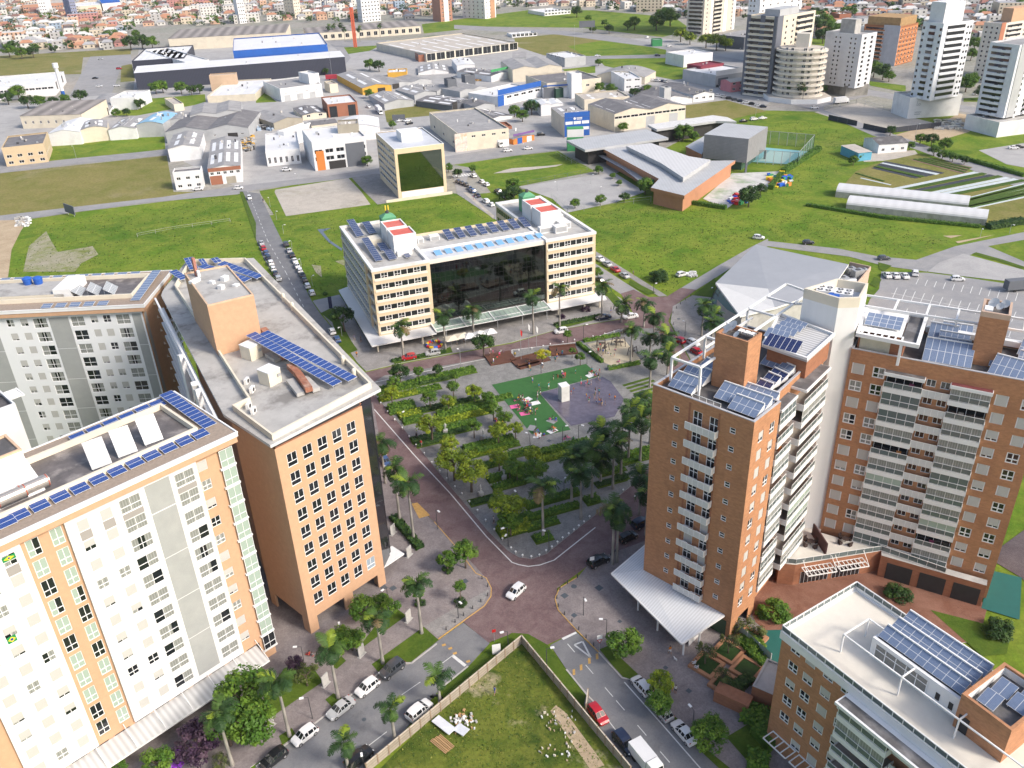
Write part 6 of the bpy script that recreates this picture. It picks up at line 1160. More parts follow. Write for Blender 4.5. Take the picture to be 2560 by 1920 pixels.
# towers
def tower(t,label,Lp,Cp,Rp,top=None,H=None,wall=WHT,nf=12,fl=None,fr=None,roofm=RG,cap=None,balc=None,z0=0,name='apartment_tower',base_h=None,strip_=None):
 u=lambda p:U(*(p if len(p)==4 else(*t,*p)));zb=base_h or 0
 c,r,l=(G(u(p),zb)for p in(Cp,Rp,Lp));d=r-c;d.z=0;L=d.length;d.normalize();n=Vector((-d.y,d.x,0));D=max(8,(l-c).dot(n))
 if H is None:
  lo,hi=0,99
  for _ in range(40):
   m_=(lo+hi)/2
   if proj((c.x,c.y,m_))[1]>u(top)[1]:lo=m_
   else:hi=m_
  H=lo
 b=Bldg(name,label,'tower',c,math.degrees(math.atan2(d.y,d.x)),L,D,H);fh=(H-zb-1.5)/nf
 for f,cols in(('F',fr),('S',fl)):
  Lf=b.len(f)
  for x,w,hh in cols or():
   for k in range(nf):b.win(f,Lf*x-w/2,zb+.9+k*fh,w,hh,(),(),0,(GLASS,),.08)
 b.walls(wall,zb,H,depth=.15)
 for f,x0,x1,dep in balc or():
  Lf=b.len(f);M=b.M(f)
  for k in range(nf):
   z=zb+.4+k*fh;o=MB();o.M=M;o.box(Lf*x0,-dep,z,Lf*x1,-.01,z+.2,WHT);o.box(Lf*x0,-dep,z+.2,Lf*x1,-dep+.12,z+1.1,wall);o.box(Lf*x0,-.03,z+1.2,Lf*x1,-.012,z+fh-.15,GLASS);o.M=None;o.build('balcony',b.root)
 for f,x0,x1,m in strip_ or():
  Lf=b.len(f);o=MB();o.M=b.M(f);o.box(Lf*x0,-.25,zb,Lf*x1,-.01,H+.5,m);o.M=None;o.build('facade_strip',b.root)
 a=MB();a.poly([(.2,.2,H-.5),(L-.2,.2,H-.5),(L-.2,D-.2,H-.5),(.2,D-.2,H-.5)],roofm);a.rim([(0,0),(L,0),(L,D),(0,D)],.3,H,H+.12,wall);a.build('roof',b.root)
 if cap:
  x0,x1,y0,y1,hc,m=cap;a=MB();a.box(L*x0,D*y0,H-.5,L*x1,D*y1,H+hc,m);a.build('roof_block',b.root)
 b.finish();return b
SLATE=wm('tower_slate',(.13,.14,.17));S3=[(.2,1.3,1.3),(.5,1.3,1.3),(.8,1.3,1.3)];S5=[(.1+.2*i,1.5,1.4)for i in range(5)];S6=[(.08+.168*i,1.6,1.4)for i in range(6)]
tower(T2,'beige and white tower with stacked balconies, cut by the top of the photo',(1550,292),(1645,312),(1915,252),H=72,wall=wm('tower_beige',(.55,.5,.42)),nf=22,fr=S5,fl=S3,balc=(('S',.1,.9,1.6),('F',.3,.55,1.0)),strip_=(('F',.2,.27,WHT),('F',.62,.72,WHT),('F',.92,1,WHT)))
tower(T2,'tall white tower with rows of small dark windows behind the charcoal one',(2008,535),(2095,548),(3,0,240,470),H=62,wall=WHT,nf=19,fr=S6,fl=S3[:2])
tower(T2,'charcoal and cream apartment tower left of the round one',(2075,790),(3,0,12,850),(3,0,330,760),top=(3,0,55,150),wall=CRM,nf=14,fr=S6,fl=S3,balc=(('F',.5,.95,1.0),('S',.1,.9,1.2)),strip_=(('S',0,.12,SLATE),('S',.45,.6,SLATE),('S',.9,1,SLATE),('F',.0,.14,SLATE)),cap=(.2,.7,.2,.7,3,GRY))
def round_tower():
 u=lambda x,y:U(3,0,x,y);c0=G(u(190,930));H=hgt(u(190,930),u(230,460));l,r=G(u(0,870)),G(u(440,895));d=(r-l);w=d.length;d.normalize();n=Vector((-d.y,d.x,0));cen=(l+r)/2+n*(w*.3)
 b=Bldg('apartment_tower','cream tower with curved balcony bands and palms at its foot','tower',cen,math.degrees(math.atan2(d.y,d.x)),1,1,H);R1=w*.5
 def ring(k,n=20):return[(k*R1*math.cos(2*PI*i/n),k*R1*.8*math.sin(2*PI*i/n))for i in range(n)]
 m=wm('tower_cream',(.63,.58,.5));a=MB();a.prism(ring(.86),0,H,m,RT);a.build('wall',b.root);nf=9;fh=H/(nf+.6)
 for k in range(1,nf+1):
  z=k*fh;a=MB();a.prism(ring(1),z-.15,z+.95,m,bottom=True);a.build('balcony',b.root)
  for i in range(11):
   t=PI+PI*(i+.5)/11;
   if i%3!=2:M=Matrix.Translation((.868*R1*math.cos(t),.868*R1*.8*math.sin(t),z+1.0))@Matrix.Rotation(t+PI/2,4,'Z')@Matrix.Translation((-.9,-.05,0));b.win('F',0,0,1.8,1.4,(.5,),(),0,(GLASS,),.08,hole=False,M=M)
 a=MB();a.box(-R1*.25,-R1*.1,H-.1,R1*.25,R1*.3,H+7,m);a.build('roof_block',b.root);b.finish()
 a=MB();a.prism([(p[0]*1.35,p[1]*1.35)for p in ring(1,8)],0,2.6,WHT,RT);o=a.build('wall',b.root)
round_tower()
tower(T3,'unfinished white concrete tower with soot stains beside the round one',(523,705),(745,765),(872,735),top=(790,300),wall=mat('sooty_concrete',(.6,.6,.62),.85,.08,.2,stain=(.3,.29,.28),stain_amt=.35,stain_scale=.09),nf=11,fr=[(.25,2.2,1.5),(.7,2.2,1.5)],fl=[(.3,1.1,1.2),(.42,1.1,1.2),(.72,1.1,1.2),(.84,1.1,1.2)],base_h=5,cap=(.2,.6,.3,.7,7,CONC))
W(T3,'mossy concrete plinth under the unfinished white tower',(680,745),(872,728),(440,700),(690,838),mat('mossy_concrete',(.25,.24,.22),.9,.3,.3,stain=(.08,.08,.07),stain_amt=.6),CONC,'flat',name='plinth',cat='building')
tower(T3,'orange brick tower under construction with scaffolding on its crown',(928,505),(1090,572),(1242,530),top=(1135,230),wall=mat('raw_orange_brick',(.55,.22,.09),.85,.15,.4,wave=('Z',3.0,.5)),nf=9,fr=[(.12,1.5,1.3),(.3,1.5,1.3),(.5,1.5,1.3),(.7,1.5,1.3),(.88,1.5,1.3)],fl=S3,balc=(('S',.05,.6,1.0),),cap=(.05,.95,.05,.95,5,mat('raw_timber',(.35,.22,.1),.9,.3,.6)),strip_=(('S',.55,1,mat('grey_netting',(.42,.42,.45),.8,.15,.3)),),name='unfinished_tower')
tower(T3,'tall white tower on a white podium right of the building site',(1187,845),(1392,872),(1642,832),top=(1492,205),wall=wm('tower_white',(.72,.73,.75)),nf=12,fr=[(.85,1.3,1.3),(.95,1.3,1.3)],fl=[(.08,1.4,1.4),(.9,1.4,1.4)],balc=(('F',.15,.75,.5),('S',.35,.65,1.4)),base_h=9.5,cap=(.1,.75,.2,.9,9,WHT))
POD=W(T3,'blank white podium under the tall white tower',(1232,845),(1680,815),(1052,800),(1240,1028),wm('podium_white',(.7,.7,.69)),CONC,'flat',name='podium',cat='building')
def letters(b,x,z,s):
 a=MB();a.box(x,-.06,z,x+s*.2,-.02,z+s*1.7,GRY);a.box(x,-.06,z,x+s*.5,-.02,z+s*.2,GRY);n=12;cx,cz=x+s*1.1,z+s*.5
 for i in range(n):t0,t1=2*PI*i/n,2*PI*(i+1)/n;a.poly([(cx+s*r*math.cos(t),-.05,cz+s*r*math.sin(t))for r,t in((.5,t0),(.5,t1),(.28,t1),(.28,t0))],GRY)
 for k in range(9):a.box(x-s*.3+k*s*.32,-.05,z-s*2.6-(k%3)*.05,x-s*.1+k*s*.32,-.02,z-s*2.2,GRY);a.box(x-s*.3+k*s*.28,-.05,z-s*3.4,x-s*.1+k*s*.28,-.02,z-s*3.0,GRY)
 a.build('wall_lettering',b.root)
letters(POD,4,6.2,1.3)
tower(T3,'cream tower with one brick-red stripe near the right edge',(1790,695),(1905,722),(2260,655),top=(1992,205),wall=wm('tower_ivory',(.62,.57,.5)),nf=12,fr=S6,fl=S3,strip_=(('F',.0,.1,wm('stripe_red',(.4,.16,.09))),),balc=(('F',.15,.5,1.0),),cap=(.3,.8,.2,.8,7,ORANGE))
tower(T3,'white and blue-grey tower on a podium at the right edge',(1850,965),(2030,1022),(2330,960),top=(2185,392),wall=wm('tower_pale',(.7,.71,.73)),nf=12,fr=S5,fl=[(.5,2.0,1.4)],balc=(('S',.1,.75,1.0),('F',.5,.95,1.0)),base_h=7,strip_=(('F',.06,.28,GRY),('F',.7,.9,wm('stripe_pink',(.6,.25,.27)))))
W(T3,'blank white podium with slit vents at the right edge',(2002,1060),(2360,1015),(1745,985),(2005,1190),wm('podium_white',(.7,.7,.69)),CONC,'flat',name='podium',cat='building')
tower(T1,'far brick and white tower at the upper middle',(1552,175),(1600,190),(1700,180),H=45,wall=wm('far_brick',(.4,.2,.14)),nf=12,fr=S3,strip_=(('F',.3,.7,WHT),))
tower(T1,'far white tower with a brown edge at the upper middle',(1870,140),(1980,165),(2075,150),H=48,wall=WHT,nf=13,fr=S3,fl=S5,strip_=(('F',.5,.9,wm('edge_brown',(.45,.25,.15))),))
tower(T0,'far slate-blue slab block in the old town',(580,180),(640,190),(690,185),H=24,wall=wm('slab_blue',(.2,.22,.32)),nf=7,fr=S3,fl=S3)
tower(T1,'far white apartment block left of the red tower',(900,185),(925,195),(1082,180),H=26,wall=WHT,nf=7,fr=S6,fl=S3);tower(T1,'far cream block with rounded gables',(280,150),(340,158),(395,150),H=22,wall=CRM,nf=6,fr=S3,fl=S3)
tower(T0,'far white block at the upper left',(225,140),(360,152),(425,148),H=20,wall=WHT,nf=5,fr=S3,fl=S5);tower(T0,'far slim white block in the old town',(2050,190),(2075,205),(2135,200),H=24,wall=WHT,nf=6,fr=S3)
def red_tower():
 p=G(U(1,0,860,408));H=min(hgt(U(1,0,860,408),U(1,0,825,60)),85);t=thing('water_tower','tall slender red-orange concrete tower with a pale tip','tower',p);RM=mat('red_orange_paint',(.58,.12,.06),.7,.1,.3)
 w=H*.045
 for x in(-w*.55,w*.55):a=MB();a.prism([(x-w*.45,-w*.5),(x+w*.45,-w*.5),(x+w*.45,w*.5),(x-w*.45,w*.5)],0,H,RM);a.build('shaft',t)
 a=MB();a.cyl((0,0,H),(0,0,H+w*1.2),w,w*.9,WHITE,12);a.cyl((0,0,H+w*1.2),(0,0,H+w*2.4),w*.9,.2,WHITE,12);a.build('tip',t)
red_tower()
def greenhouse(t,pts,label):
 A,B=(G(U(*t,*p))for p in pts[:2]);d=B-A;L=d.length;ang=math.atan2(d.y,d.x);w=8.5;T=thing('greenhouse',label,'greenhouse',A,ang);m=mat('greenhouse_film',(.6,.6,.6),.5,.06,.3,wave=('X',3.2,.06));s=mat('greenhouse_side',(.36,.36,.33),.7,.3,.5,stain=(.14,.18,.08),stain_amt=.5,stain_scale=.3)
 N=10;P=[(w/2-w/2*math.cos(PI*i/N),2.2+1.9*math.sin(PI*i/N))for i in range(N+1)];a=MB()
 for(y0,z0),(y1,z1)in zip(P[:-1],P[1:]):a.poly([(0,y0,z0),(L,y0,z0),(L,y1,z1),(0,y1,z1)],m)
 for x in(0,L):a.poly([(x,y,z)for y,z in P],m)
 a.build('roof_film',T);a=MB();a.poly([(0,0,0),(L,0,0),(L,0,2.2),(0,0,2.2)],s);a.poly([(0,w,0),(L,w,0),(L,w,2.2),(0,w,2.2)],s)
 for x in(0,L):a.poly([(x,0,0),(x,w,0),(x,w,2.2),(x,0,2.2)],m)
 a.build('side_film',T)
greenhouse((3,1),[(670,158),(1880,292)],'nearer long white tunnel greenhouse with grey side');greenhouse((3,1),[(580,45),(1720,165)],'farther long white tunnel greenhouse behind the first')
# far town: single houses near, one mass beyond
HW=[wm('house_white',(.62,.6,.56)),wm('house_cream',(.55,.48,.37)),wm('house_grey',(.42,.41,.4)),wm('house_peach',(.55,.36,.25)),wm('house_blue',(.3,.38,.48)),wm('house_rose',(.45,.22,.2))]
HR=[mat('tile_orange',(.4,.2,.12),.85,.25,.5),mat('tile_red',(.28,.13,.1),.85,.25,.5),mat('tile_brown',(.2,.11,.09),.85,.25,.5),mat('sheet_grey',(.33,.33,.34),.8,.2,.4),mat('sheet_pale',(.55,.54,.52),.8,.2,.4),mat('tile_dark',(.12,.1,.1),.85,.2,.4)]
HWN=['white','cream','grey','peach','pale blue','rose'];HRN=['orange','red','brown','grey','pale','dark']
def vlim(u):
 x=u*3.456;
 pts=[(0,430),(1050,430),(1130,230),(2212,200),(2300,180),(3600,165),(3700,130),(4424,60),(5000,60),(5600,110),(6000,150),(6636,140),(6900,200),(7100,330),(7500,250),(8000,260),(8400,330),(8900,300)]
 for(a,b),(c,d)in zip(pts[:-1],pts[1:]):
  if a<=x<=c:return(b+(d-b)*(x-a)/(c-a))/3.456
 return 60
def house_mesh(a,x,y,rz,w,d,h,wm_,rm,flat):
 a.M=Matrix.Translation((x,y,0))@Matrix.Rotation(rz,4,'Z')
 P=[(-w/2,-d/2),(w/2,-d/2),(w/2,d/2),(-w/2,d/2)]
 for i in range(4):p,q=P[i],P[(i+1)%4];a.poly([(*p,0),(*q,0),(*q,h),(*p,h)],wm_)
 if flat:a.poly([(*p,h)for p in P],rm)
 else:
  o=.5;e=w*.22;r=h+min(d,w)*.24;A=[(-w/2-o,-d/2-o,h-.1),(w/2+o,-d/2-o,h-.1),(w/2+o,d/2+o,h-.1),(-w/2-o,d/2+o,h-.1)];B=[(-w/2+e,0,r),(w/2-e,0,r)]
  a.poly([A[0],A[1],B[1],B[0]],rm);a.poly([A[2],A[3],B[0],B[1]],rm);a.poly([A[1],A[2],B[1]],rm);a.poly([A[3],A[0],B[0]],rm)
 n=max(2,int(w/3.5))
 for i in range(n):
  for z in((1.0,)if h<4.5 else(1.0,4.0)if h<8 else(1,4,7,10)):xx=-w/2+w*(i+.5)/n;a.poly([(xx-.7,-d/2-.03,z),(xx+.7,-d/2-.03,z),(xx+.7,-d/2-.03,z+1.3),(xx-.7,-d/2-.03,z+1.3)],DARK)
 a.M=None
HO=[];y=560.0
while y<2050:
 x=-y*.68;row=int(y)
 while x<y*.66:
  ang=rad(18 if x<150 else-14)+rad(R.uniform(-4,4));px_,py_=x+R.uniform(-3,3),y+R.uniform(-3,3)+x*(.16 if x<150 else-.1)
  u,v,dd=proj((px_,py_,0))
  if-40<u<2600 and-60<v<vlim(u)and R.random()<.88:HO.append((dd,px_,py_,ang))
  x+=R.choice([11,12,13,15])*(1 if y<1000 else 1.3)
 y+=(13 if int(y/13)%3 else 19)*(1 if y<1000 else 1.4)
HO.sort();mass=MB();rows={}
for i,(dd,x,y,ang)in enumerate(HO):
 r=R.random();flat=r<.22;w,d=R.uniform(8,12),R.uniform(7,10);h=R.choice([3.2,3.4,3.6,6.2,6.4])if not flat else R.choice([3.6,6.5,7,10])
 if R.random()<.03:w,d,h,flat=R.uniform(18,34),R.uniform(14,22),R.choice([7,9,12]),True
 wi=R.choices(range(6),(8,4,3,2,.7,.8))[0];ri=R.choices(range(6),(6,4,4,5,6,2))[0]
 if flat:ri=R.choice([3,4,4])
 if i<290:
  u,v,_=proj((x,y,0));key=(wi,ri,flat);rows.setdefault(key,[]).append(i);k=len(rows[key])-1
  a=MB();house_mesh(a,0,0,0,w,d,h,HW[wi],HR[ri],flat);o=a.build('house');o.location=(x,y,0);o.rotation_euler=(0,0,ang)
  tag(o,'%s %s house with %s %s roof, %s nearest of its kind'%('one storey' if h<5 else 'taller',HWN[wi],HRN[ri],'flat' if flat else 'hipped',nth(k)),'house','far town houses')
 else:house_mesh(mass,x,y,ang,w,d,h,HW[wi],HR[ri],flat)
if mass.f:o=mass.build('far_houses');o['kind']='stuff';o['label']='mass of small far houses running to the top of the photo';o['category']='town'
# plants
def leafm(name,col,var=.35):
 if name in MATS:return MATS[name]
 m=mat(name,col,.6,var,2.2,spec=.25);return m
LF={'dark':(leafm('leaf_dark',(.022,.055,.012)),leafm('leaf_dark_light',(.045,.09,.016))),'mid':(leafm('leaf_mid',(.05,.115,.012)),leafm('leaf_mid_light',(.1,.18,.018))),'yellow':(leafm('leaf_yellow',(.12,.18,.012)),leafm('leaf_yellow_light',(.25,.31,.02))),'olive':(leafm('leaf_olive',(.05,.07,.02)),leafm('leaf_olive_light',(.09,.11,.03))),'purple':(leafm('leaf_purple',(.04,.02,.045)),leafm('leaf_purple_light',(.08,.045,.07))),'violet':(leafm('flower_violet',(.16,.02,.36)),leafm('flower_violet_light',(.28,.05,.55))),'lime':(leafm('leaf_lime',(.24,.27,.01)),leafm('leaf_lime_light',(.38,.36,.02)))}
BARK=mat('bark',(.13,.1,.075),.95,.3,4);PALMT=mat('palm_trunk',(.3,.28,.25),.9,.2,3,wave=('Z',.35,.25));SHAFT=mat('palm_crownshaft',(.2,.24,.03),.6,.2,2);SHAFTG=mat('palm_crownshaft_green',(.08,.13,.02),.6,.2,2)
PF=[leafm('palm_leaf',(.022,.055,.014)),leafm('palm_leaf_light',(.05,.1,.018)),leafm('palm_leaf_new',(.16,.22,.02)),leafm('palm_leaf_dead',(.16,.12,.06))]
def palm_crown(seed,L=3.4,n=17):
 r=random.Random(seed);a=MB()
 for i in range(n):
  az=2*PI*i/n*2.4+r.uniform(-.25,.25);el=r.uniform(-.35,1.15)if i>1 else r.uniform(1.1,1.35);l=L*r.uniform(.85,1.1);m=PF[r.choices((0,1,2,3),(7,3,.5,.4))[0]]if i>1 else PF[r.choice((1,2))]
  d=Vector((math.cos(az),math.sin(az),0));sd=Vector((-d.y,d.x,0));p=Vector((0,0,-.1));e=el;N=9;pts=[]
  for k in range(N+1):pts.append((p.copy(),e));p=p+(d*math.cos(e)+Vector((0,0,1))*math.sin(e))*(l/N);e-=1.9/N*(1.25-.35*el)
  for k in range(N):
   (p0,e0),(p1,e1)=pts[k],pts[k+1];a.poly([p0-sd*.035,p0+sd*.035,p1+sd*.03,p1-sd*.03],m)
   if k<1:continue
   for h in(0,.5):
    q=p0.lerp(p1,h);t=(k+h)/N;w=l*.235*math.sin(PI*(.18+.8*t))+.1;up=(Vector((0,0,1))*math.cos(e0)-d*math.sin(e0));tang=(p1-p0).normalized()
    for s in(-1,1):
     droop=r.uniform(-.55,.15);tip=q+sd*(s*w)+tang*(w*.55)+up*(w*droop);a.poly([q,q+tang*(l/N*.5),tip+tang*.09,tip],m)
 return a.mesh('crown')
PALM_C=[palm_crown(k,3.4,17)for k in range(4)]+[palm_crown(9,3.0,12)]
def palm_trunk(h,r0,r1,m):
 a=MB();N=7;P=[(0,0),(.12,.0)];n=9;prev=None
 for k in range(N):
  t0,t1=k/N,(k+1)/N;f=lambda t:r0*(1.25-.35*min(1,t*4))+(r1-r0)*t+.04*math.sin(PI*t)
  a.cyl((0,0,h*t0),(0,0,h*t1),f(t0),f(t1),m,n,cap=False)
 return a.mesh('trunk',True)
PT=palm_trunk(1,.26,.17,PALMT);PSH=[None,None]
for i,m in enumerate((SHAFTG,SHAFT)):a=MB();a.cyl((0,0,-1.5),(0,0,-.1),.17,.1,m,8);PSH[i]=a.mesh('crownshaft',True)
def palm(p,h,label,sc=1.0,var=None,group='royal palms'):
 t=thing('palm_tree',label,'palm',p,R.uniform(0,6),group);k=R.randint(0,3)if var is None else var
 put('trunk',PT,t,Matrix.Diagonal((1,1,h-1.4,1)));put('crownshaft',PSH[R.choice((0,0,1))],t,Matrix.Translation((0,0,h)));put('crown',PALM_C[k],t,Matrix.Translation((0,0,h))@Matrix.Scale(sc,4));return t
def crown_mesh(seed,kind,clumps=38,per=95,leaf=.13,flat=.75,spread=.8):
 """unit-radius crown: leaf-sized faces gathered in uneven clumps, open between them"""
 r=random.Random(seed);a=MB();cl=[]
 for i in range(clumps):
  th=r.uniform(0,2*PI);z=r.uniform(-.75,1);rr=r.uniform(.35,1)**.5*spread;q=math.sqrt(max(0,1-z*z));cl.append((Vector((rr*q*math.cos(th),rr*q*math.sin(th),rr*z*flat)),r.uniform(.16,.34)))
 for c,cr in cl:
  m=LF[kind][r.choices((0,1),(.5,.5))[0]]
  for k in range(per):
   d=Vector((r.gauss(0,1),r.gauss(0,1),r.gauss(0,.75)));d=d.normalized()*cr*r.uniform(.55,1.05);p=c+d;nrm=(d+Vector((r.uniform(-.6,.6),r.uniform(-.6,.6),r.uniform(.1,1.0)))*cr).normalized();u=nrm.orthogonal().normalized();u=Matrix.Rotation(r.uniform(0,6.3),3,nrm)@u;v=nrm.cross(u);s=leaf*r.uniform(.6,1.2)
   a.poly([p-u*s*.5,p+v*s*.32,p+u*s*.5,p-v*s*.32],m)
 return a.mesh('crown'),cl
def trunk_mesh(seed,cl,h=1.0):
 r=random.Random(seed);a=MB();a.cyl((0,0,-1.15),(.03,.02,-.35),.075,.05,BARK,7)
 for c,cr in r.sample(cl,min(9,len(cl))):a.cyl((.03,.02,-.4),c*.85,.04,.012,BARK,5,cap=False)
 return a.mesh('trunk',True)
TREES={}
for kind,seeds,kw in(('dark',(1,2),{}),('mid',(3,4,5),{}),('yellow',(6,7,8),dict(flat=.6)),('olive',(9,),dict(clumps=22,per=50)),('purple',(10,),dict(clumps=40)),('lime',(11,),dict(clumps=26)),('violet',(12,),dict(clumps=26))):
 TREES[kind]=[]
 for s in seeds:me,cl=crown_mesh(s,kind,**kw);TREES[kind].append((me,trunk_mesh(s,cl)))
FAR_T=[crown_mesh(30+i,k,16,26,.26)[0]for i,k in enumerate(('dark','mid','dark'))]
def tree(p,r,label,kind='mid',cz=None,name='tree',group=None,i=None,sz=1.0):
 """r crown radius in metres, cz crown centre height"""
 me,tr=R.choice(TREES[kind])if i is None else TREES[kind][i];cz=cz or r*1.5;t=thing(name,label,'tree',p,R.uniform(0,6.28),group)
 put('crown',me,t,Matrix.Translation((0,0,cz))@Matrix.Diagonal((r,r,r*sz,1)));k=cz/1.15;put('trunk',tr,t,Matrix.Translation((0,0,cz))@Matrix.Diagonal((min(r,k),min(r,k),k,1)));return t
def bush(p,r,label,kind='mid',name='bush',sz=.8,group=None):
 t=put(name,R.choice(TREES[kind])[0]);t.location=(p[0],p[1],(p[2]if len(p)>2 else 0)+r*sz*.45);t.scale=(r,r,r*sz);t.rotation_euler=(0,0,R.uniform(0,6));return tag(t,label,'bush',group)
def hedge(p,q,w,h,label,kind='mid',name='hedge',z0=.15,dens=16,group=None):
 """clipped hedge from p to q: leafy faces over an uneven box"""
 p,q=Vector(p[:2]),Vector(q[:2]);d=q-p;L=d.length;d.normalize();n=Vector((-d.y,d.x));r=random.Random(int(p.x*31+q.y*17));a=MB();c0,c1=LF[kind]
 nx=max(1,int(L/.8))
 for i in range(nx):
  x0,x1=L*i/nx,L*(i+1)/nx;ww=w*r.uniform(.86,1);hh=h*r.uniform(.85,1);P=[]
  for z in(z0,z0+hh*.93):
   for x,y in((x0,-ww/2),(x1,-ww/2),(x1,ww/2),(x0,ww/2)):c=p+d*x+n*(y*.93);P.append((c.x,c.y,z))
  a.hull(P,MB.BF[1:],c0)
 area_=L*w+2*L*h;N=min(1500,int(area_*dens))
 for k in range(N):
  x=r.uniform(-.1,L+.1);f=r.random()*(w+2*h)
  if f<w:y,z,nn=f-w/2,h*r.uniform(.9,1.1),Vector((0,0,1))
  elif f<w+h:y,z,nn=-w/2,(f-w),Vector((*(-n),.3))
  else:y,z,nn=w/2,(f-w-h),Vector((*n,.3))
  c=p+d*x+n*(y*r.uniform(.92,1.06));c=Vector((c.x,c.y,z0+z));nn=(nn+Vector((r.uniform(-.7,.7),r.uniform(-.7,.7),r.uniform(-.2,.6)))).normalized();u=nn.orthogonal().normalized();u=Matrix.Rotation(r.uniform(0,6),3,nn)@u;v=nn.cross(u);s=r.uniform(.16,.34)
  a.poly([c-u*s,c+v*s*.7,c+u*s,c-v*s*.7],c1 if r.random()<.5 else c0)
 return tag(a.build(name),label,'hedge',group)
 # palms: (tile, crown centre, base)
PL=[((2,1),(410,830),(412,1160)),((2,1),(172,900),(185,1230)),((2,1),(780,810),(775,1080)),((2,1),(950,970),(945,1130)),((2,1),(1135,960),(1138,1170)),((2,1),(1015,1180),(1025,1480)),((2,1),(1240,1060),(1225,1260)),((2,1),(1190,1250),(1190,1420)),((2,1),(1325,1240),(1330,1480)),((2,1),(1350,1390),(1340,1600)),((2,1),(1195,1430),(1190,1690)),((2,1),(1640,980),(1636,1250)),((2,1),(1760,1060),(1735,1290)),((2,1),(1725,1130),(1718,1370)),((1,1),(1250,1160),(1275,1430)),((1,1),(1590,1060),(1638,1360)),((1,1),(1880,1020),(1882,1240)),((2,2),(1110,140),(1105,420)),((2,2),(990,215),(1005,660)),((2,2),(1110,300),(1105,680)),((2,2),(750,390),(770,740)),((2,2),(915,385),(940,800)),((2,2),(870,530),(870,910)),((2,2),(530,640),(515,1040)),((2,2),(690,560),(690,1010)),((2,2),(590,770),(595,1170)),((2,2),(760,660),(765,860)),((2,2),(270,880),(270,1340)),((2,2),(860,1060),(868,1560)),((2,2),(930,1130),(905,1540)),((2,2),(1110,790),(1100,1130)),((2,2),(1160,930),(1155,1310)),((2,2),(1190,180),(1190,520)),((2,2),(620,560),(630,900)),((1,2),(1100,500),(1120,860)),((1,2),(1215,730),(1245,1190)),((1,2),(1335,850),(1365,1350)),((1,3),(1385,60),(1432,500)),((1,3),(1050,360),(1097,760)),((1,3),(655,630),(712,1060)),((1,3),(185,900),(292,1390)),((1,3),(1560,870),(1592,1110)),((1,3),(1150,1140),(1204,1440)),((1,3),(735,1440),(800,1680)),((0,3),(1880,1180),(2010,1640))]
DESC={(2,1):'royal palm on the far side of the plaza',(1,1):'royal palm in front of the glass office',(2,2):'royal palm in the shady palm grove beside the plaza',(1,2):'royal palm beside the orange tower pavement',(1,3):'royal palm along the lower left street',(0,3):'royal palm along the lower left street'}
cnt={}
for t,c,bs in sorted(PL,key=lambda q:U(*q[0],*q[2])[1]):
 ub=U(*t,*bs);p=G(ub);h=hgt(ub,U(*t,*c));d=DESC[t];k=cnt.get(d,0);cnt[d]=k+1
 palm(p,max(4.5,h),'%s, %s from the back'%(d,nth(k)),R.uniform(1.0,1.18)if t[1]in(1,2)else R.uniform(.85,1.0),4 if t==(1,3)and c[1]>800 and c[0]>700 else None)
 # plaza trees (tile, crown centre, radius m, colour)
PT_=[((1,1),1240,1550,3.4,'dark'),((1,1),1400,1545,2.0,'mid'),((1,1),1570,1525,2.0,'dark'),((1,1),1720,1590,1.5,'mid'),((1,2),1165,60,2.6,'yellow'),((1,1),1190,1640,2.4,'mid'),((1,2),1500,110,2.7,'mid'),((1,2),1660,140,2.5,'yellow'),((1,2),1700,20,2.2,'mid'),((1,2),1880,60,2.8,'yellow'),((1,2),2000,110,2.3,'mid'),((1,2),2050,200,2.9,'mid'),((1,2),1510,345,4.1,'yellow'),((1,2),1880,365,2.3,'mid'),((1,2),2090,395,3.2,'yellow'),((1,2),1665,505,3.0,'yellow'),((1,2),1700,650,4.6,'yellow'),((1,2),1850,745,4.6,'yellow'),((1,2),2095,625,2.8,'yellow'),((1,2),2190,720,2.0,'mid'),((1,2),2160,1040,4.4,'yellow'),((1,2),2195,1170,3.0,'mid'),((2,2),30,380,2.4,'yellow'),((2,2),175,600,2.8,'yellow'),((2,2),40,730,2.8,'mid'),((2,2),210,720,3.2,'mid'),((2,2),40,1030,3.0,'yellow'),((1,2),2150,280,2.4,'mid'),((1,2),2090,930,1.4,'yellow'),((2,1),480,1225,1.8,'mid'),((2,1),265,1400,2.6,'lime'),((2,1),590,1420,1.8,'mid'),((1,1),1960,1290,3.9,'dark'),((2,1),520,1370,1.3,'mid')]
kn={'dark':'dark green','mid':'green','yellow':'yellow-green','lime':'bright lime'}
by={}
for t,x,y,r,k in sorted(PT_,key=lambda q:U(*q[0],q[1],q[2])):
 r*=.82;cz=r*1.1+1.1;p=G(U(*t,x,y),cz);c=by.get(k,0);by[k]=c+1
 tree((p.x,p.y,.1),r,'%s broadleaf tree in the plaza garden, %s of that colour from the left'%(kn[k],nth(c))if k!='lime' else 'bright lime tree beside the brown deck on the plaza',k,cz,group=None if k=='lime' else 'plaza trees',sz=.85)
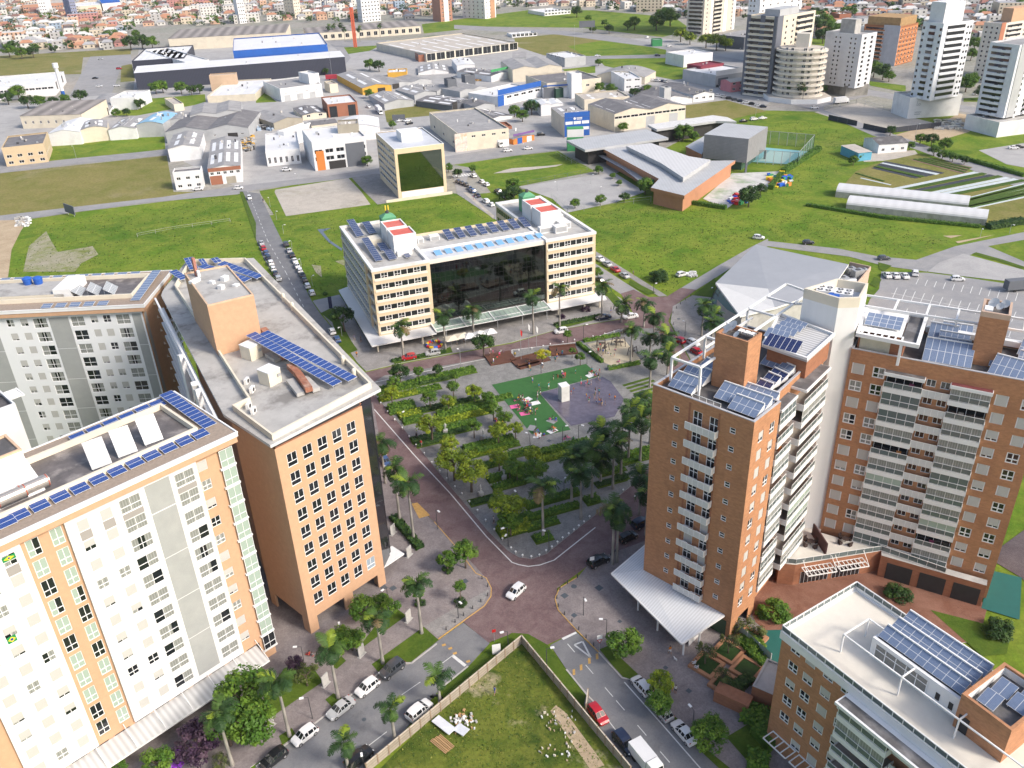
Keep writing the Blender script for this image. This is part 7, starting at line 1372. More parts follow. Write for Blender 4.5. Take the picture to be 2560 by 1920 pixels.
 # plaza hedges and beds, laid along the office direction
e1=Vector((math.cos(rad(20.8)),math.sin(rad(20.8))));e2=Vector((-e1.y,e1.x))
HB=[((1,1),1640,1600,15,2.0,1.1,'mid'),((1,1),1500,1645,13,1.2,.8,'dark'),((1,2),1220,40,10,2.4,.9,'mid'),((1,2),1230,110,9,1.6,.7,'yellow'),((1,2),1450,60,8,1.6,.7,'mid'),((1,2),1260,215,6,3.2,1.1,'mid'),((1,2),1330,270,5,2,.8,'yellow'),((1,2),1530,215,8,1.5,.7,'dark'),((1,2),1780,160,8,1.2,.7,'dark'),((1,2),1800,230,13,2.0,1.0,'mid'),((1,2),1800,290,12,1.5,.7,'yellow'),((1,2),1350,320,4,2,.7,'mid'),((1,2),1740,380,9,1.5,1,'mid'),((1,2),1600,440,13,2.0,.5,'dark'),((1,2),1510,510,6,1.4,.7,'dark'),((1,2),2010,520,11,1.6,.8,'mid'),((1,2),2000,590,8,1.4,.6,'yellow'),((1,2),2090,560,9,1.3,.8,'mid'),((1,2),2080,690,8,1.5,.8,'mid'),((1,2),2150,800,7,1.6,.9,'mid'),((1,2),2180,880,6,1.5,.8,'mid'),((1,2),1960,1010,5,1.6,.3,'dark'),((2,2),60,610,7,1.5,.9,'mid'),((2,2),430,560,12,1.5,.9,'mid'),((2,2),430,620,11,1.4,.7,'yellow'),((2,2),60,850,7,1.6,.8,'mid'),((2,2),350,1000,11,1.6,.8,'mid'),((2,2),320,1120,12,1.4,.7,'mid'),((2,2),260,1220,6,1.4,.7,'mid'),((2,2),40,1180,6,1.6,.9,'mid'),((2,2),20,1260,6,2.6,.9,'yellow'),((2,2),265,1335,3,1.8,.8,'mid'),((2,2),690,1010,2.6,2,.8,'mid'),((2,2),850,850,6,1.3,.5,'dark'),((2,2),850,760,6,1.4,.6,'mid'),((2,2),1080,600,9,1.5,.7,'mid'),((2,2),1060,660,7,1.4,.6,'mid'),((2,2),950,810,2,1.6,.5,'dark'),((1,2),2120,130,5,1.4,.7,'mid')]
HB.sort(key=lambda q:U(*q[0],q[1],q[2])[1])
for i,(t,x,y,l,w,h,k)in enumerate(HB):
 c=G(U(*t,x,y)).xy
 P=[c+e1*(l/2+.35)*a_+e2*(w/2+.55)*b_ for a_,b_ in((-1,-1),(1,-1),(1,1),(-1,1))]
 a=MB();a.poly([(*p,.16+i*.0004)for p in P],LAWN);a.build('garden_bed')['kind']='structure'
 hedge(c-e1*l/2,c+e1*l/2,w,h,'%s hedge strip in the plaza garden, %s from the far end'%('low' if h<.8 else 'tall',nth(i)),k,group='plaza hedges')
g2=lambda t,x,y:G(U(*t,x,y)).xy
for(p,q,lab)in(((570,1320),(780,1480),'long low hedge on the left side of the sand playground'),((620,1300),(930,1245),'low hedge along the far side of the sand playground'),((830,1540),(1100,1490),'low hedge along the near side of the sand playground')):hedge(g2((2,1),*p),g2((2,1),*q),1.0,.8,lab,'mid')
hedge(g2((2,1),370,1160),g2((2,1),770,1080),1.2,.7,'hedge along the office pavement kerb','dark');hedge(g2((1,2),1190,1160),g2((1,2),1420,1430),1.6,.8,'dark hedge under two palms beside the orange tower','dark');hedge(g2((1,1),1170,1470),g2((1,1),1640,1385),1.2,.5,'low planting beside the red parked car before the office','dark')
# street trees and shrubs near the camera
for t,x,y,r,k,lab,z in(((1,2),1800,1440,2.5,'mid','small green tree at the bend of the brick road',4.0),((1,2),1650,1510,2.0,'mid','lower small tree left of its twin at the brick road bend',3.2),((1,1),745,1060,3.6,'dark','dark umbrella shaped tree left of the office canopy',5.2),((1,3),1120,250,2.6,'mid','leafy tree on the lawn before the orange tower, right',2.9),((1,3),920,270,2.7,'mid','leafy tree on the lawn before the orange tower, left',2.9),((1,3),730,560,2.9,'mid','leafy tree behind the third palm of the lower left street',3.0),((1,3),820,540,2.3,'mid','leafy tree overlapping the lawn edge before the orange tower',2.6),((0,3),2100,1010,4.6,'mid','big dense green tree below the white awning',6.0),((1,3),-60,1250,4.2,'mid','big dense green tree lower right of the first',5.0),((0,3),1950,1300,3.0,'mid','green tree beside the purple bush',4.0),((0,3),1680,1430,3.6,'purple','dark purple leaved tree below the awning',3.2),((1,3),420,830,2.2,'olive','sparse reddish tree on the corner lawn',3.0),((1,3),340,750,1.6,'purple','thin purple leaved shrub tree near two sitting people',3.0),((0,3),1350,1600,2.4,'mid','feathery green tree at the bottom edge',3.0),((0,3),1030,1650,1.2,'mid','bright small shrub at the bottom edge under the awning',2.0),((2,3),975,560,3.0,'mid','round green tree at the give way sign',3.4),((2,3),1290,920,2.2,'yellow','yellowing street tree, upper part of the pair over the silver car',3.6),((2,3),1270,1090,2.2,'mid','street tree leaning over the silver car',3.0),((2,3),1710,1350,3.0,'mid','leafy street tree behind the white coupe',3.6),((2,3),1680,640,1.8,'olive','thin tree in the square planter with two sitters',3.2),((2,3),1880,560,1.7,'olive','thin tree in the square planter nearest the brick tower',3.0),((2,3),1820,850,1.6,'olive','thin tree in the lower square planter',2.8),((1,3),1400,150,1.1,'mid','slim young tree with a round shrub under it',3.6),((1,3),1760,90,1.3,'mid','slim young tree on the pale pavement corner',3.6),((2,1),745,690,2.0,'mid','green tree half hidden by the office right edge',3.0),((0,3),1900,1600,1.6,'olive','small dry shrub at the palm foot bottom left',1.6)):
 p=G(U(*t,x,y),z);tree((p.x,p.y,.1),r,lab,k,z,sz=.9)
p=G(U(0,3,1510,1570),1.5);bush((p.x,p.y,.3),1.7,'bright violet bougainvillea bush at the bottom left','violet',sz=.9)
for t,x,y,r,k,lab in(((1,3),1420,250,1.1,'dark','round shrub under the slim young tree'),((1,3),1770,250,1.3,'dark','round dark shrub on the pale pavement corner'),((1,2),1660,1620,1.2,'dark','round dark shrub under the brick road tree pair'),((2,1),1265,765,3.6,'dark','big dark bush at the meadow corner'),((2,1),640,1030,1.6,'purple','reddish bush before the office right wing'),((2,1),430,1090,1.2,'purple','small reddish bush at the office entrance'),((2,3),2030,500,3.0,'olive','olive shrub mass beside the brick tower foot'),((2,3),2090,640,2.0,'mid','green shrub row end beside the pool fence'),((3,3),50,350,3.0,'mid','big shrub between the brick tower and low brick building'),((3,3),1120,190,2.4,'dark','round bush behind the cream roof terrace'),((3,3),1980,500,2.6,'dark','dark bush on the lawn beside the green playground'),((1,1),600,890,1.0,'mid','single round shrub at the drive kerb')):
 p=G(U(*t,x,y));bush((p.x,p.y,.1),r,lab,k)
for(t,p,q,w,h,lab)in(((2,3),(1990,1200),(2212,1280),3.0,1.6,'thick clipped hedge at the lower right corner, upper block'),((2,3),(2130,1450),(2212,1400),3.5,1.4,'thick clipped hedge at the lower right corner, middle block'),((2,3),(2030,1600),(2212,1640),2.5,1.4,'clipped hedge at the lower right corner, bottom block'),((2,3),(1960,560),(2180,790),1.6,1.0,'long hedge beside the pool fence'),((2,3),(1880,1020),(2050,900),1.8,1.0,'dark hedge beside the small brick gatehouse')):hedge(g2(t,*p),g2(t,*q),w,h,lab,'dark' if 'dark' in lab else 'mid')
for(t,p,q,w,h,lab,k)in(((3,0),(130,1500),(440,1300),2.5,2.0,'long hedge beside the school sports court','mid'),((3,0),(20,1640),(120,1520),2.2,1.8,'lower hedge beside the school play yard','mid'),((2,1),(1520,100),(1850,150),2.0,1.4,'clipped hedge below the school play yard','mid'),((3,1),(330,120),(1000,230),1.6,1.0,'overgrown hedge before the tunnel greenhouses','mid'),((3,1),(1000,230),(1830,310),1.6,1.0,'overgrown hedge along the nearer greenhouse','mid'),((3,1),(1900,320),(2212,270),3,2,'tall hedge at the right field corner','dark'),((3,0),(1520,1330),(2212,1530),1.8,1.4,'long roadside hedge above the market garden','mid')):hedge(g2(t,*p),g2(t,*q),w,h,lab,k,dens=6)
# trees of the mid distance: (tile, x, y centre, radius, kind)
MT=[((0,0),60,850,5),((0,0),150,800,6),((0,0),230,880,5),((0,0),340,880,5),((0,0),460,880,4),((0,0),560,860,4),((0,0),690,830,5),((0,0),1340,760,5),((0,0),1400,750,5),((0,0),1560,760,5),((0,0),1650,780,4),((0,0),1720,770,4),((0,0),1210,900,4),((0,0),1000,975,3),((0,0),1090,970,3),((0,0),70,440,7),((0,0),180,460,6),((0,0),280,450,6),((0,0),1120,370,8),((0,0),1220,360,8),((0,0),1310,370,7),((0,0),450,330,5),((0,0),1170,295,5),((1,0),700,590,4),((1,0),600,620,3),((1,0),980,560,5),((1,0),1060,570,5),((1,0),975,810,3.5),((1,0),960,1390,3),((1,0),1175,1080,2.5),((1,0),1740,1500,2.5),((1,0),1660,1450,2.5),((2,0),170,930,5),((2,0),90,1000,4),((2,0),20,960,4),((2,0),760,760,4),((2,0),860,770,4),((2,0),1060,800,3.5),((2,0),1160,780,4),((2,0),960,1100,3),((2,0),1480,1150,5),((2,0),1570,1180,3),((2,0),1440,1180,3),((2,0),1150,1610,4),((2,0),750,1470,2.4),((2,0),870,1520,1.6),((2,0),925,1580,1.6),((2,0),1460,300,7),((2,0),1540,330,6),((2,0),1680,350,7),((2,0),1770,360,8),((2,0),1850,380,6),((2,0),1370,150,10),((2,0),1250,190,9),((2,0),1300,130,8),((2,0),1060,200,7),((2,0),660,160,4),((2,0),800,200,4),((2,0),840,250,5),((2,0),560,100,7),((2,0),1000,220,5),((2,0),700,250,4),((2,0),750,540,3),((3,0),420,220,9),((3,0),500,200,9),((3,0),560,260,8),((3,0),480,310,7),((3,0),640,250,6),((3,0),485,545,4),((3,0),920,600,6),((3,0),1000,620,6),((3,0),1050,660,4),((3,0),1720,720,6),((3,0),1760,690,5),((3,0),1850,800,5),((3,0),1790,380,6),((3,0),1760,470,5),((3,0),480,770,3),((3,0),1320,1200,3),((3,0),1420,1210,3.5),((3,0),1530,1250,3.5),((3,0),1440,1300,3),((3,0),1510,1340,2.5),((3,0),1600,1360,2.5),((3,0),1700,1385,2.2),((3,0),1060,1130,3),((3,0),740,1390,2.6),((3,0),780,1350,2.2),((3,0),2180,60,9),((3,0),400,110,6),((3,0),1230,1260,2.5),((2,1),545,100,2.4),((2,1),765,70,2.6),((2,1),970,50,2.4),((3,0),-60,1640,3),((2,1),2050,40,5),((1,1),2150,40,3),((1,1),2200,10,3),((2,1),20,20,4),((1,0),1870,1460,2),((2,0),10,1600,3.5)]
ROWN={0:'far left',1:'far middle',2:'far right of centre',3:'far right'};cn={}
for t,x,y,r in sorted(MT,key=lambda q:U(*q[0],q[1],q[2])):
 p=G(U(*t,x,y),r*.8);k=cn.get(t[0],0);cn[t[0]]=k+1;kd=R.choice(['dark','mid','mid'])if r>2 else 'mid'
 if t==(2,0)and 1400<x<1900 and 280<y<400:kd='yellow'
 tree((p.x,p.y,0),r,'%s rounded tree at the %s, %s from left'%(kn.get(kd,kd),ROWN[t[0]],nth(k)),kd,r*1.0,group='mid-distance trees',sz=.9)
for i,(x,y)in enumerate(((95,790),(170,820),(265,830),(295,840),(320,820))):
 p=G(U(3,0,x,y+60));palm(p,9,'palm at the foot of the cream round tower, %s from left'%nth(i),.9)
for i,(x,y)in enumerate(((680,300),(740,290),(640,310),(1075,300),(770,330),(900,330))):
 p=G(U(1,0,x,y+30));palm(p,11,'palm before the very long grey plant, %s of six'%nth(i),1.2)
pos=[]
while len(pos)<700:
 y=R.uniform(560,1700);x=R.uniform(-.68,.66)*y;u,v,dd=proj((x,y,0))
 if 0<u<2560 and-20<v<vlim(u)+8:pos.append((dd,x,y))
pos.sort();mass=MB();k=0
for i,(dd,x,y)in enumerate(pos):
 r=R.uniform(3,6.5)*(1 if R.random()<.9 else 1.5)
 if i<110:
  o=put('tree',FAR_T[i%3]);o.location=(x,y,r*.75);o.scale=(r,r,r*.85);o.rotation_euler=(0,0,R.uniform(0,6));tag(o,'round tree between the far houses, %s nearest of them'%nth(i)if i<99 else 'small round tree deep among the far houses','tree','far town trees')
 else:
  mass.M=Matrix.Translation((x,y,r*.75))@Matrix.Diagonal((r,r,r*.85,1));me=FAR_T[i%3];vs=[q.co for q in me.vertices]
  for p in list(me.polygons)[::2]:mass.poly([vs[j]for j in p.vertices],me.materials[p.material_index])
mass.M=None;o=mass.build('far_trees');o['kind']='stuff';o['label']='scattered far tree crowns among the houses';o['category']='trees'
def tufts(name,poly,n,hmin,hmax,seed):
 r=random.Random(seed);P=[G(U(*q)).xy for q in poly];a=MB();xs=[p.x for p in P];ys=[p.y for p in P];k=0
 ms=[leafm('tuft_green',(.09,.14,.015)),leafm('tuft_yellow',(.17,.18,.03)),leafm('tuft_dark',(.045,.085,.012))]
 def inside(x,y):
  c=False
  for i in range(len(P)):
   p,q=P[i],P[i-1]
   if(p.y>y)!=(q.y>y)and x<(q.x-p.x)*(y-p.y)/(q.y-p.y)+p.x:c=not c
  return c
 while k<n:
  x,y=r.uniform(min(xs),max(xs)),r.uniform(min(ys),max(ys))
  if not inside(x,y):continue
  k+=1;m=ms[r.choices((0,1,2),(5,2,3))[0]];h=r.uniform(hmin,hmax)
  for j in range(3):an=r.uniform(0,6.3);d=Vector((math.cos(an),math.sin(an),0))*h*r.uniform(.5,1.2);s=Vector((-d.y,d.x,0))*.5;c=Vector((x,y,.02));a.poly([c-s,c+s,c+d+s*.3+Vector((0,0,h)),c+d-s*.3+Vector((0,0,h))],m)
 o=a.build(name);o['kind']='stuff'
tufts('grass',[(2,1,520,200),(2,1,1250,90),(2,1,2000,190),(3,1,600,180),(3,1,1600,430),(3,1,1200,560),(3,1,300,420),(2,1,2000,450),(2,1,1340,880),(2,1,730,500)],3200,.12,.3,3)
tufts('grass',[(3,0,-100,1100),(3,0,250,1030),(3,0,860,1190),(3,0,700,1400),(3,1,300,60),(2,1,1600,170),(3,0,450,1300)],1200,.12,.3,4)
tufts('grass',[(0,1,100,720),(0,1,300,280),(0,1,2000,30),(0,1,2200,560),(0,1,1500,800),(0,1,1300,690)],1600,.12,.35,5)
tufts('grass',[(1,1,60,60),(1,1,250,230),(1,1,1000,120),(1,1,1780,20),(1,1,2050,250),(1,1,1400,380),(1,1,740,330),(1,1,790,820),(1,1,520,930)],1200,.1,.3,6)
tufts('grass',[(2,3,90,600),(2,3,560,1250),(2,3,900,1659),(1,3,1100,1659),(1,3,1560,1220)],2500,.06,.22,7)
# vehicles
PAINT={'white':(.72,.72,.72),'silver':(.42,.43,.44),'black':(.012,.013,.016),'dark grey':(.05,.055,.065),'dark blue':(.015,.022,.05),'red':(.42,.012,.02),'blue':(.05,.09,.2)}
def paint(c):
 n='car_paint_'+c.replace(' ','_')
 if n not in MATS:
  m=glass(n,PAINT[c],.28,.5);m.node_tree.nodes['Principled BSDF'].inputs['Coat Weight'].default_value=.5
 return MATS[n]
TYRE=mat('tyre',(.015,.015,.015),.8,.1,3);RIM=mat('rim',(.45,.45,.46),.35,.05,3,metal=.6);CGL=glass('car_glass',(.012,.016,.02),.06,.7);HL=glass('headlight_lens',(.7,.72,.74),.1);TLM=glass('taillight_lens',(.35,.01,.01),.2)
SHP={'hatchback':[(-1.95,.38,.8,.82,.62,.68,.6),(-1.86,.28,.9,.95,.78,.8,.66),(-1.55,.25,.93,1.36,.82,.83,.58),(-1.1,.24,.93,1.47,.83,.84,.6),(-.2,.24,.91,1.5,.83,.84,.61),(.35,.24,.9,1.42,.83,.84,.6),(1.02,.24,.88,.93,.82,.82,.7),(1.65,.27,.78,.8,.8,.78,.64),(1.92,.38,.6,.61,.64,.62,.5)],'sedan':[(-2.2,.4,.82,.83,.66,.7,.6),(-2.1,.3,.93,.95,.8,.8,.68),(-1.45,.26,.97,1.0,.84,.84,.7),(-.85,.25,.95,1.38,.85,.85,.58),(-.2,.25,.93,1.45,.85,.85,.6),(.35,.25,.92,1.38,.85,.85,.59),(1.08,.25,.89,.94,.84,.84,.72),(1.85,.28,.78,.8,.81,.8,.64),(2.18,.4,.6,.61,.66,.64,.5)],'suv':[(-2.1,.42,.95,.97,.7,.74,.66),(-2.02,.34,1.05,1.1,.85,.86,.74),(-1.75,.32,1.08,1.52,.89,.9,.66),(-1.2,.32,1.08,1.64,.9,.91,.68),(-.1,.32,1.05,1.66,.9,.91,.69),(.45,.32,1.03,1.56,.9,.91,.67),(1.08,.32,1.0,1.06,.89,.89,.78),(1.8,.34,.94,.96,.86,.85,.72),(2.08,.45,.72,.73,.7,.68,.56)]}
def car_body(kind):
 S=SHP[kind];a=MB();pm=paint('white');rings=[];a.mat(pm)
 for x,zb,zl,zt,wb,wl,wt in S:rings.append([(x,-wb,zb),(x,-wl*1.02,(zb+zl)/2),(x,-wl,zl),(x,-wt,zt),(x,0,zt+.03),(x,wt,zt),(x,wl,zl),(x,wl*1.02,(zb+zl)/2),(x,wb,zb)])
 g=MB()
 for i in range(len(S)-1):
  r0,r1=rings[i],rings[i+1];c0,c1=S[i][3]-S[i][2]>.2,S[i+1][3]-S[i+1][2]>.2
  for k in range(8):
   q=[r0[k],r1[k],r1[k+1],r0[k+1]];a.poly(q,pm)
   side=k in(2,5)and(c0 or c1);scr=k in(3,4)and(c0!=c1)
   if side or scr:
    cx=sum((Vector(p)for p in q),Vector())/4;nn=(Vector(q[1])-Vector(q[0])).cross(Vector(q[3])-Vector(q[0])).normalized();nn=nn if nn.dot(Vector((0,cx.y,.5)))>0 or scr and nn.z>0 else-nn
    g.poly([cx+(Vector(p)-cx)*(.84 if side else .88)+nn*.012 for p in q],CGL)
  a.poly([r0[0],r0[8],r1[8],r1[0]],TYRE)
 a.poly(rings[0],pm);a.poly(rings[-1][::-1],pm);return a.mesh('body',True),g.mesh('window')
CARP={}
def car_proto(kind):
 b,g=car_body(kind);S=SHP[kind];L=S[-1][0];r=.31 if kind!='suv' else .36;w=S[4][5];P={'body':b,'window':g}
 a=MB();a.cyl((0,-.11,0),(0,.11,0),r,r,TYRE,14);P['tyre']=a.mesh('wheel');a=MB();a.cyl((0,-.12,0),(0,.12,0),r*.62,r*.62,RIM,10);P['rim']=a.mesh('rim')
 a=MB();a.ball((0,0,0),.13,HL,8,.6);P['hl']=a.mesh('headlight');a=MB();a.box(-.05,-.12,-.1,.05,.12,.12,TLM);P['tl']=a.mesh('taillight');P['L']=L;P['w']=w;P['r']=r;P['zh']=S[-2][2]-.1;P['rear']=S[1];CARP[kind]=P
for k in SHP:car_proto(k)
def car(p,ang,kind,col,label,group=None,near=True):
 P=CARP[kind];t=thing('parked_car',label,'car',(p.x,p.y,.1),ang,group);b=put('body',P['body'],t);b.material_slots[0].link='OBJECT';b.material_slots[0].material=paint(col);put('window',P['window'],t)
 if not near:
  a='wheels'+kind
  if a not in P:
   q=MB()
   for x in(-P['L']*.63,P['L']*.66):
    for s in(-1,1):q.cyl((x,s*(P['w']-.2),P['r']),(x,s*(P['w']+.01),P['r']),P['r'],P['r'],TYRE,8)
   P[a]=q.mesh('wheels')
  put('wheels',P[a],t);return t
 for x in(-P['L']*.63,P['L']*.66):
  for s in(-1,1):wv=put('wheel',P['tyre'],t,Matrix.Translation((x,s*(P['w']-.09),P['r'])));put('rim',P['rim'],wv)
 for s in(-1,1):put('headlight',P['hl'],t,Matrix.Translation((P['L']-.2,s*(P['w']-.22),P['zh'])));put('taillight',P['tl'],t,Matrix.Translation((P['rear'][0]+.02,s*(P['w']-.17),P['rear'][2]-.08)))
 return t
def ang_of(t,p,q):a,b=G(U(*t,*p)),G(U(*t,*q));return math.atan2(b.y-a.y,b.x-a.x)
H1=ang_of((1,3),(1060,850),(520,1270));H2=ang_of((2,3),(950,890),(1640,1690));E_=ang_of((1,1),(480,940),(60,60));C_=ang_of((1,1),(2212,1330),(1300,1480));D_=ang_of((2,1),(1140,890),(720,620));B_=ang_of((2,2),(575,1640),(1180,1340))
JN='standing in the lower left street';JR='on the lower right street'
for t,x,y,an,k,c,lab in(((1,3),965,985,H1,'hatchback','white','white hatchback parked between a dark and a silver car, lower left street'),((1,3),1178,830,H1,'suv','dark grey','dark grey car parked beside the grass verge, lower left street'),((1,3),735,1170,H1,'sedan','silver','silver sedan with a sunroof, lower left street'),((1,3),425,1400,H1,'hatchback','white','white hatchback parked between the silver sedan and a black car'),((1,3),160,1600,H1,'hatchback','black','black hatchback at the bottom edge, lower left kerb'),((1,3),1415,1190,H1+PI,'suv','white','white car parked against the lot wall, lower left street'),((1,3),895,1600,H1+PI,'suv','black','black car parked against the lot wall behind a palm'),((1,3),2246,158,ang_of((1,3),(2310,110),(2190,220)),'hatchback','white','white hatchback driving across the brick crossing'),((2,3),1120,975,H2+PI,'hatchback','white','old white hatchback parked first on the lower right street'),((2,3),1290,1190,H2+PI,'hatchback','silver','silver car half under a yellowing tree'),((2,3),1485,1380,H2+PI,'sedan','white','white sports sedan parked below the silver car'),((2,3),740,1220,H2,'hatchback','red','bright red car parked along the lot wall'),((2,3),975,1470,H2,'suv','dark blue','dark blue car parked behind the red one'),((2,2),745,1555,B_,'suv','black','black car parked nearest the white canopy'),((2,2),1000,1345,B_,'hatchback','black','black hatchback parked second beside the white canopy'),((2,2),1120,1225,B_,'suv','dark blue','dark blue car parked third beside the white canopy'),((1,2),1120,690,ang_of((1,2),(1100,640),(1330,1010)),'hatchback','blue','pale blue car half hidden behind a palm at the orange tower'),((1,2),1085,610,ang_of((1,2),(1100,640),(1330,1010)),'hatchback','red','dark red car behind the orange tower edge'),((1,1),1322,1445,C_,'hatchback','red','red hatchback parked before the office'),((1,1),1527,1408,C_,'hatchback','silver','silver hatchback parked before the office'),((2,1),425,1218,C_,'hatchback','white','white hatchback driving along the plaza'),((2,1),788,1102,C_,'sedan','dark blue','dark blue sedan beside the office hedge'),((2,1),1022,1092,C_,'sedan','white','white sedan behind the far palms'),((2,1),755,592,D_,'sedan','white','white sedan first in the side street row beside the meadow'),((2,1),820,637,D_,'sedan','silver','silver sedan just ahead of the red one beside the meadow'),((2,1),890,684,D_,'sedan','red','red sedan in the side street row beside the meadow'),((2,1),970,737,D_,'sedan','silver','silver sedan last in the side street row beside the meadow'),((2,1),755,775,D_,'hatchback','dark grey','dark car close to the office right wing'),((2,1),1467,727,.5,'hatchback','white','white car parked on the meadow edge beside rubble'),((2,1),2130,407,-.4,'hatchback','white','white car parked on the grass above the market hall'),((2,1),1440,1298,2.2,'hatchback','red','dark red car behind the palms at the plaza corner'),((2,1),1565,1322,-1,'hatchback','white','white car seen through the white roof frame'),((2,1),1600,1402,-1,'hatchback','red','red car seen through the white roof frame'),((3,1),347,452,.0,'hatchback','black','black car above the market hall on the bend road'),((3,1),1000,587,.0,'hatchback','dark grey','dark hatchback at the end of the market hall'),((3,1),1025,735,1.5,'sedan','white','white car parked leftmost in the open car park row'),((3,1),1097,738,1.5,'sedan','white','white car parked second in the open car park row'),((3,1),1177,740,1.5,'sedan','white','white car parked third in the open car park row'),((3,1),1268,718,1.2,'suv','white','white car parked rightmost, slightly ahead of the row'),((3,1),1635,767,-.15,'hatchback','white','white hatchback alone in the open car park'),((0,1),2157,62,E_+PI,'hatchback','white','white car driving down the long straight street'),((1,1),660,1220,E_,'hatchback','white','white hatchback parked beside the orange tower roof edge'),((1,1),702,1290,E_,'hatchback','blue','pale blue car just below the white hatchback at the roof edge')):
 car(G(U(*t,x,y)),an,k,c,lab)
def crow(t,pts,cols,an,group,desc,kinds=('hatchback','sedan','hatchback','suv'),near=False):
 for i,((x,y),c)in enumerate(zip(pts,cols)):car(G(U(*t,x,y)),an+R.uniform(-.04,.04),R.choice(kinds),c,'%s car, %s %s'%(c,nth(i),desc),group,near)
def lin(p,q,n):return[(p[0]+(q[0]-p[0])*i/max(1,n-1),p[1]+(q[1]-p[1])*i/max(1,n-1))for i in range(n)]
crow((1,1),[(50,455),(66,497),(90,538),(110,582),(130,628),(150,678),(168,718),(196,762)],('silver','red','blue','dark blue','white','white','dark blue','silver'),E_,'cars along the left kerb of the straight street','from the far end, left kerb of the straight street',near=True)
crow((1,1),[(262,466),(290,520),(315,563),(336,608),(358,652),(382,692),(402,732),(421,777),(447,826),(485,886)],('dark grey','silver','black','white','white','white','black','black','white','white'),E_,'cars along the right kerb of the straight street','from the far end, right kerb of the straight street',near=True)
crow((1,0),[(1745,1582),(1778,1594),(1812,1608),(1848,1642)],('dark blue','dark grey','black','blue'),D_,'cars by the mirror office','beside the mirror office lawn',near=True);crow((1,0),[(1880,1530),(1950,1582),(1990,1606)],('white',)*3,D_,'cars by the small meadow','beside the small fenced meadow');crow((1,1),[(1870,5),(1912,42),(1985,92),(2032,122)],('blue','dark blue','white','white'),D_,'cars behind the office, left','behind the office, left kerb',near=True);crow((1,1),[(2090,8),(2112,28),(2152,50)],('black','white','white'),D_,'cars behind the office, right','behind the office, right kerb',near=True)
crow((2,0),lin((1150,692),(1330,712),7),('white','silver','white','silver','white','dark blue','silver'),1.0,'cars behind the white halls','in the row behind the white gabled halls');crow((2,0),lin((1750,745),(1870,775),5),('white','black','white','dark grey','red'),1.0,'cars at the showroom','before the grey showroom');crow((2,0),lin((1780,835),(2170,930),9),('white','silver','black','dark grey','dark blue','white','black','white','dark blue'),-.35,'cars along the dry lot','along the dry grass lot');crow((2,0),[(2000,1056),(2090,1040),(2165,1030)],('black','white','white'),.2,'cars above the school','beside the school rear wing');crow((2,0),lin((1890,400),(1980,425),6),('white','silver','white','silver','white','white'),1.2,'cars at the dark hangar','before the dark hangar')
for t,x,y,an,k,c,lab in(((1,0),1240,1052,.6,'sedan','silver','silver car left of two on the overgrown lot'),((1,0),1310,1050,.6,'sedan','white','white car right of two on the overgrown lot'),((1,0),1325,1075,.6,'suv','black','black car just below the two on the overgrown lot'),((1,0),970,932,-1,'sedan','white','white car before the grey gabled shed'),((1,0),268,1478,0,'suv','white','white van-like car in the forecourt of the terraced office'),((1,0),2175,1312,.2,'suv','white','white pickup-like car on the cross street'),((2,0),140,1292,.2,'sedan','white','white car before the orange shop'),((2,0),250,1172,.2,'suv','black','black car beside the orange shop'),((2,0),740,488,.1,'sedan','white','white car on the meadow road'),((2,0),1257,486,.1,'suv','dark blue','dark car on the meadow road'),((2,0),1355,406,.3,'suv','white','white car on the avenue bend'),((2,0),1170,330,.3,'sedan','silver','silver car far up the avenue'),((3,0),400,940,.1,'sedan','white','white car before the cream round tower'),((3,0),2120,1288,-.1,'sedan','white','white car in the fenced car park at the right edge'),((3,0),2165,1280,-.1,'sedan','black','black car in the fenced car park at the right edge'),((3,0),1800,822,0,'suv','white','white car under the trees at the right'),((3,0),1030,1300,.2,'suv','white','white van-like car at the farm cottage'),((0,0),860,752,0,'sedan','white','white car in the factory car park, left'),((0,0),1010,748,0,'sedan','white','white car in the factory car park, right'),((0,0),825,682,0,'sedan','black','black car in the factory car park'),((0,0),870,515,0,'sedan','silver','silver car far in the factory car park'),((0,0),1030,600,0,'suv','red','red car in the factory car park'),((0,0),1715,1645,.1,'sedan','white','white car before the small white house'),((0,0),2062,1635,.1,'hatchback','white','white car before the banded white shop')):car(G(U(*t,x,y)),an,k,c,lab,near=False)
def truck(p,an,L,col,label,cab=WHITE,h=2.7,w=2.3):
 t=thing('box_truck',label,'truck',(p.x,p.y,.1),an);a=MB();a.box(-L/2,-w/2,.75,L/2-1.9,w/2,.75+h,col);a.build('cargo_box',t);a=MB();a.hull([(L/2-1.75,-w*.46,.5),(L/2,-w*.46,.5),(L/2,w*.46,.5),(L/2-1.75,w*.46,.5),(L/2-1.75,-w*.44,2.6),(L/2-.5,-w*.42,2.6),(L/2-.5,w*.42,2.6),(L/2-1.75,w*.44,2.6)],MB.BF,cab);a.build('cab',t);a=MB();a.poly([(L/2-.12,-w*.4,1.4),(L/2-.12,w*.4,1.4),(L/2-.43,w*.37,2.4),(L/2-.43,-w*.37,2.4)],CGL);a.build('windscreen',t)
 for x in(-L*.28,L/2-1.1):
  for s in(-1,1):a=MB();a.cyl((x,s*(w/2-.25),.45),(x,s*(w/2-.01),.45),.45,.45,TYRE,12);a.build('wheel',t)
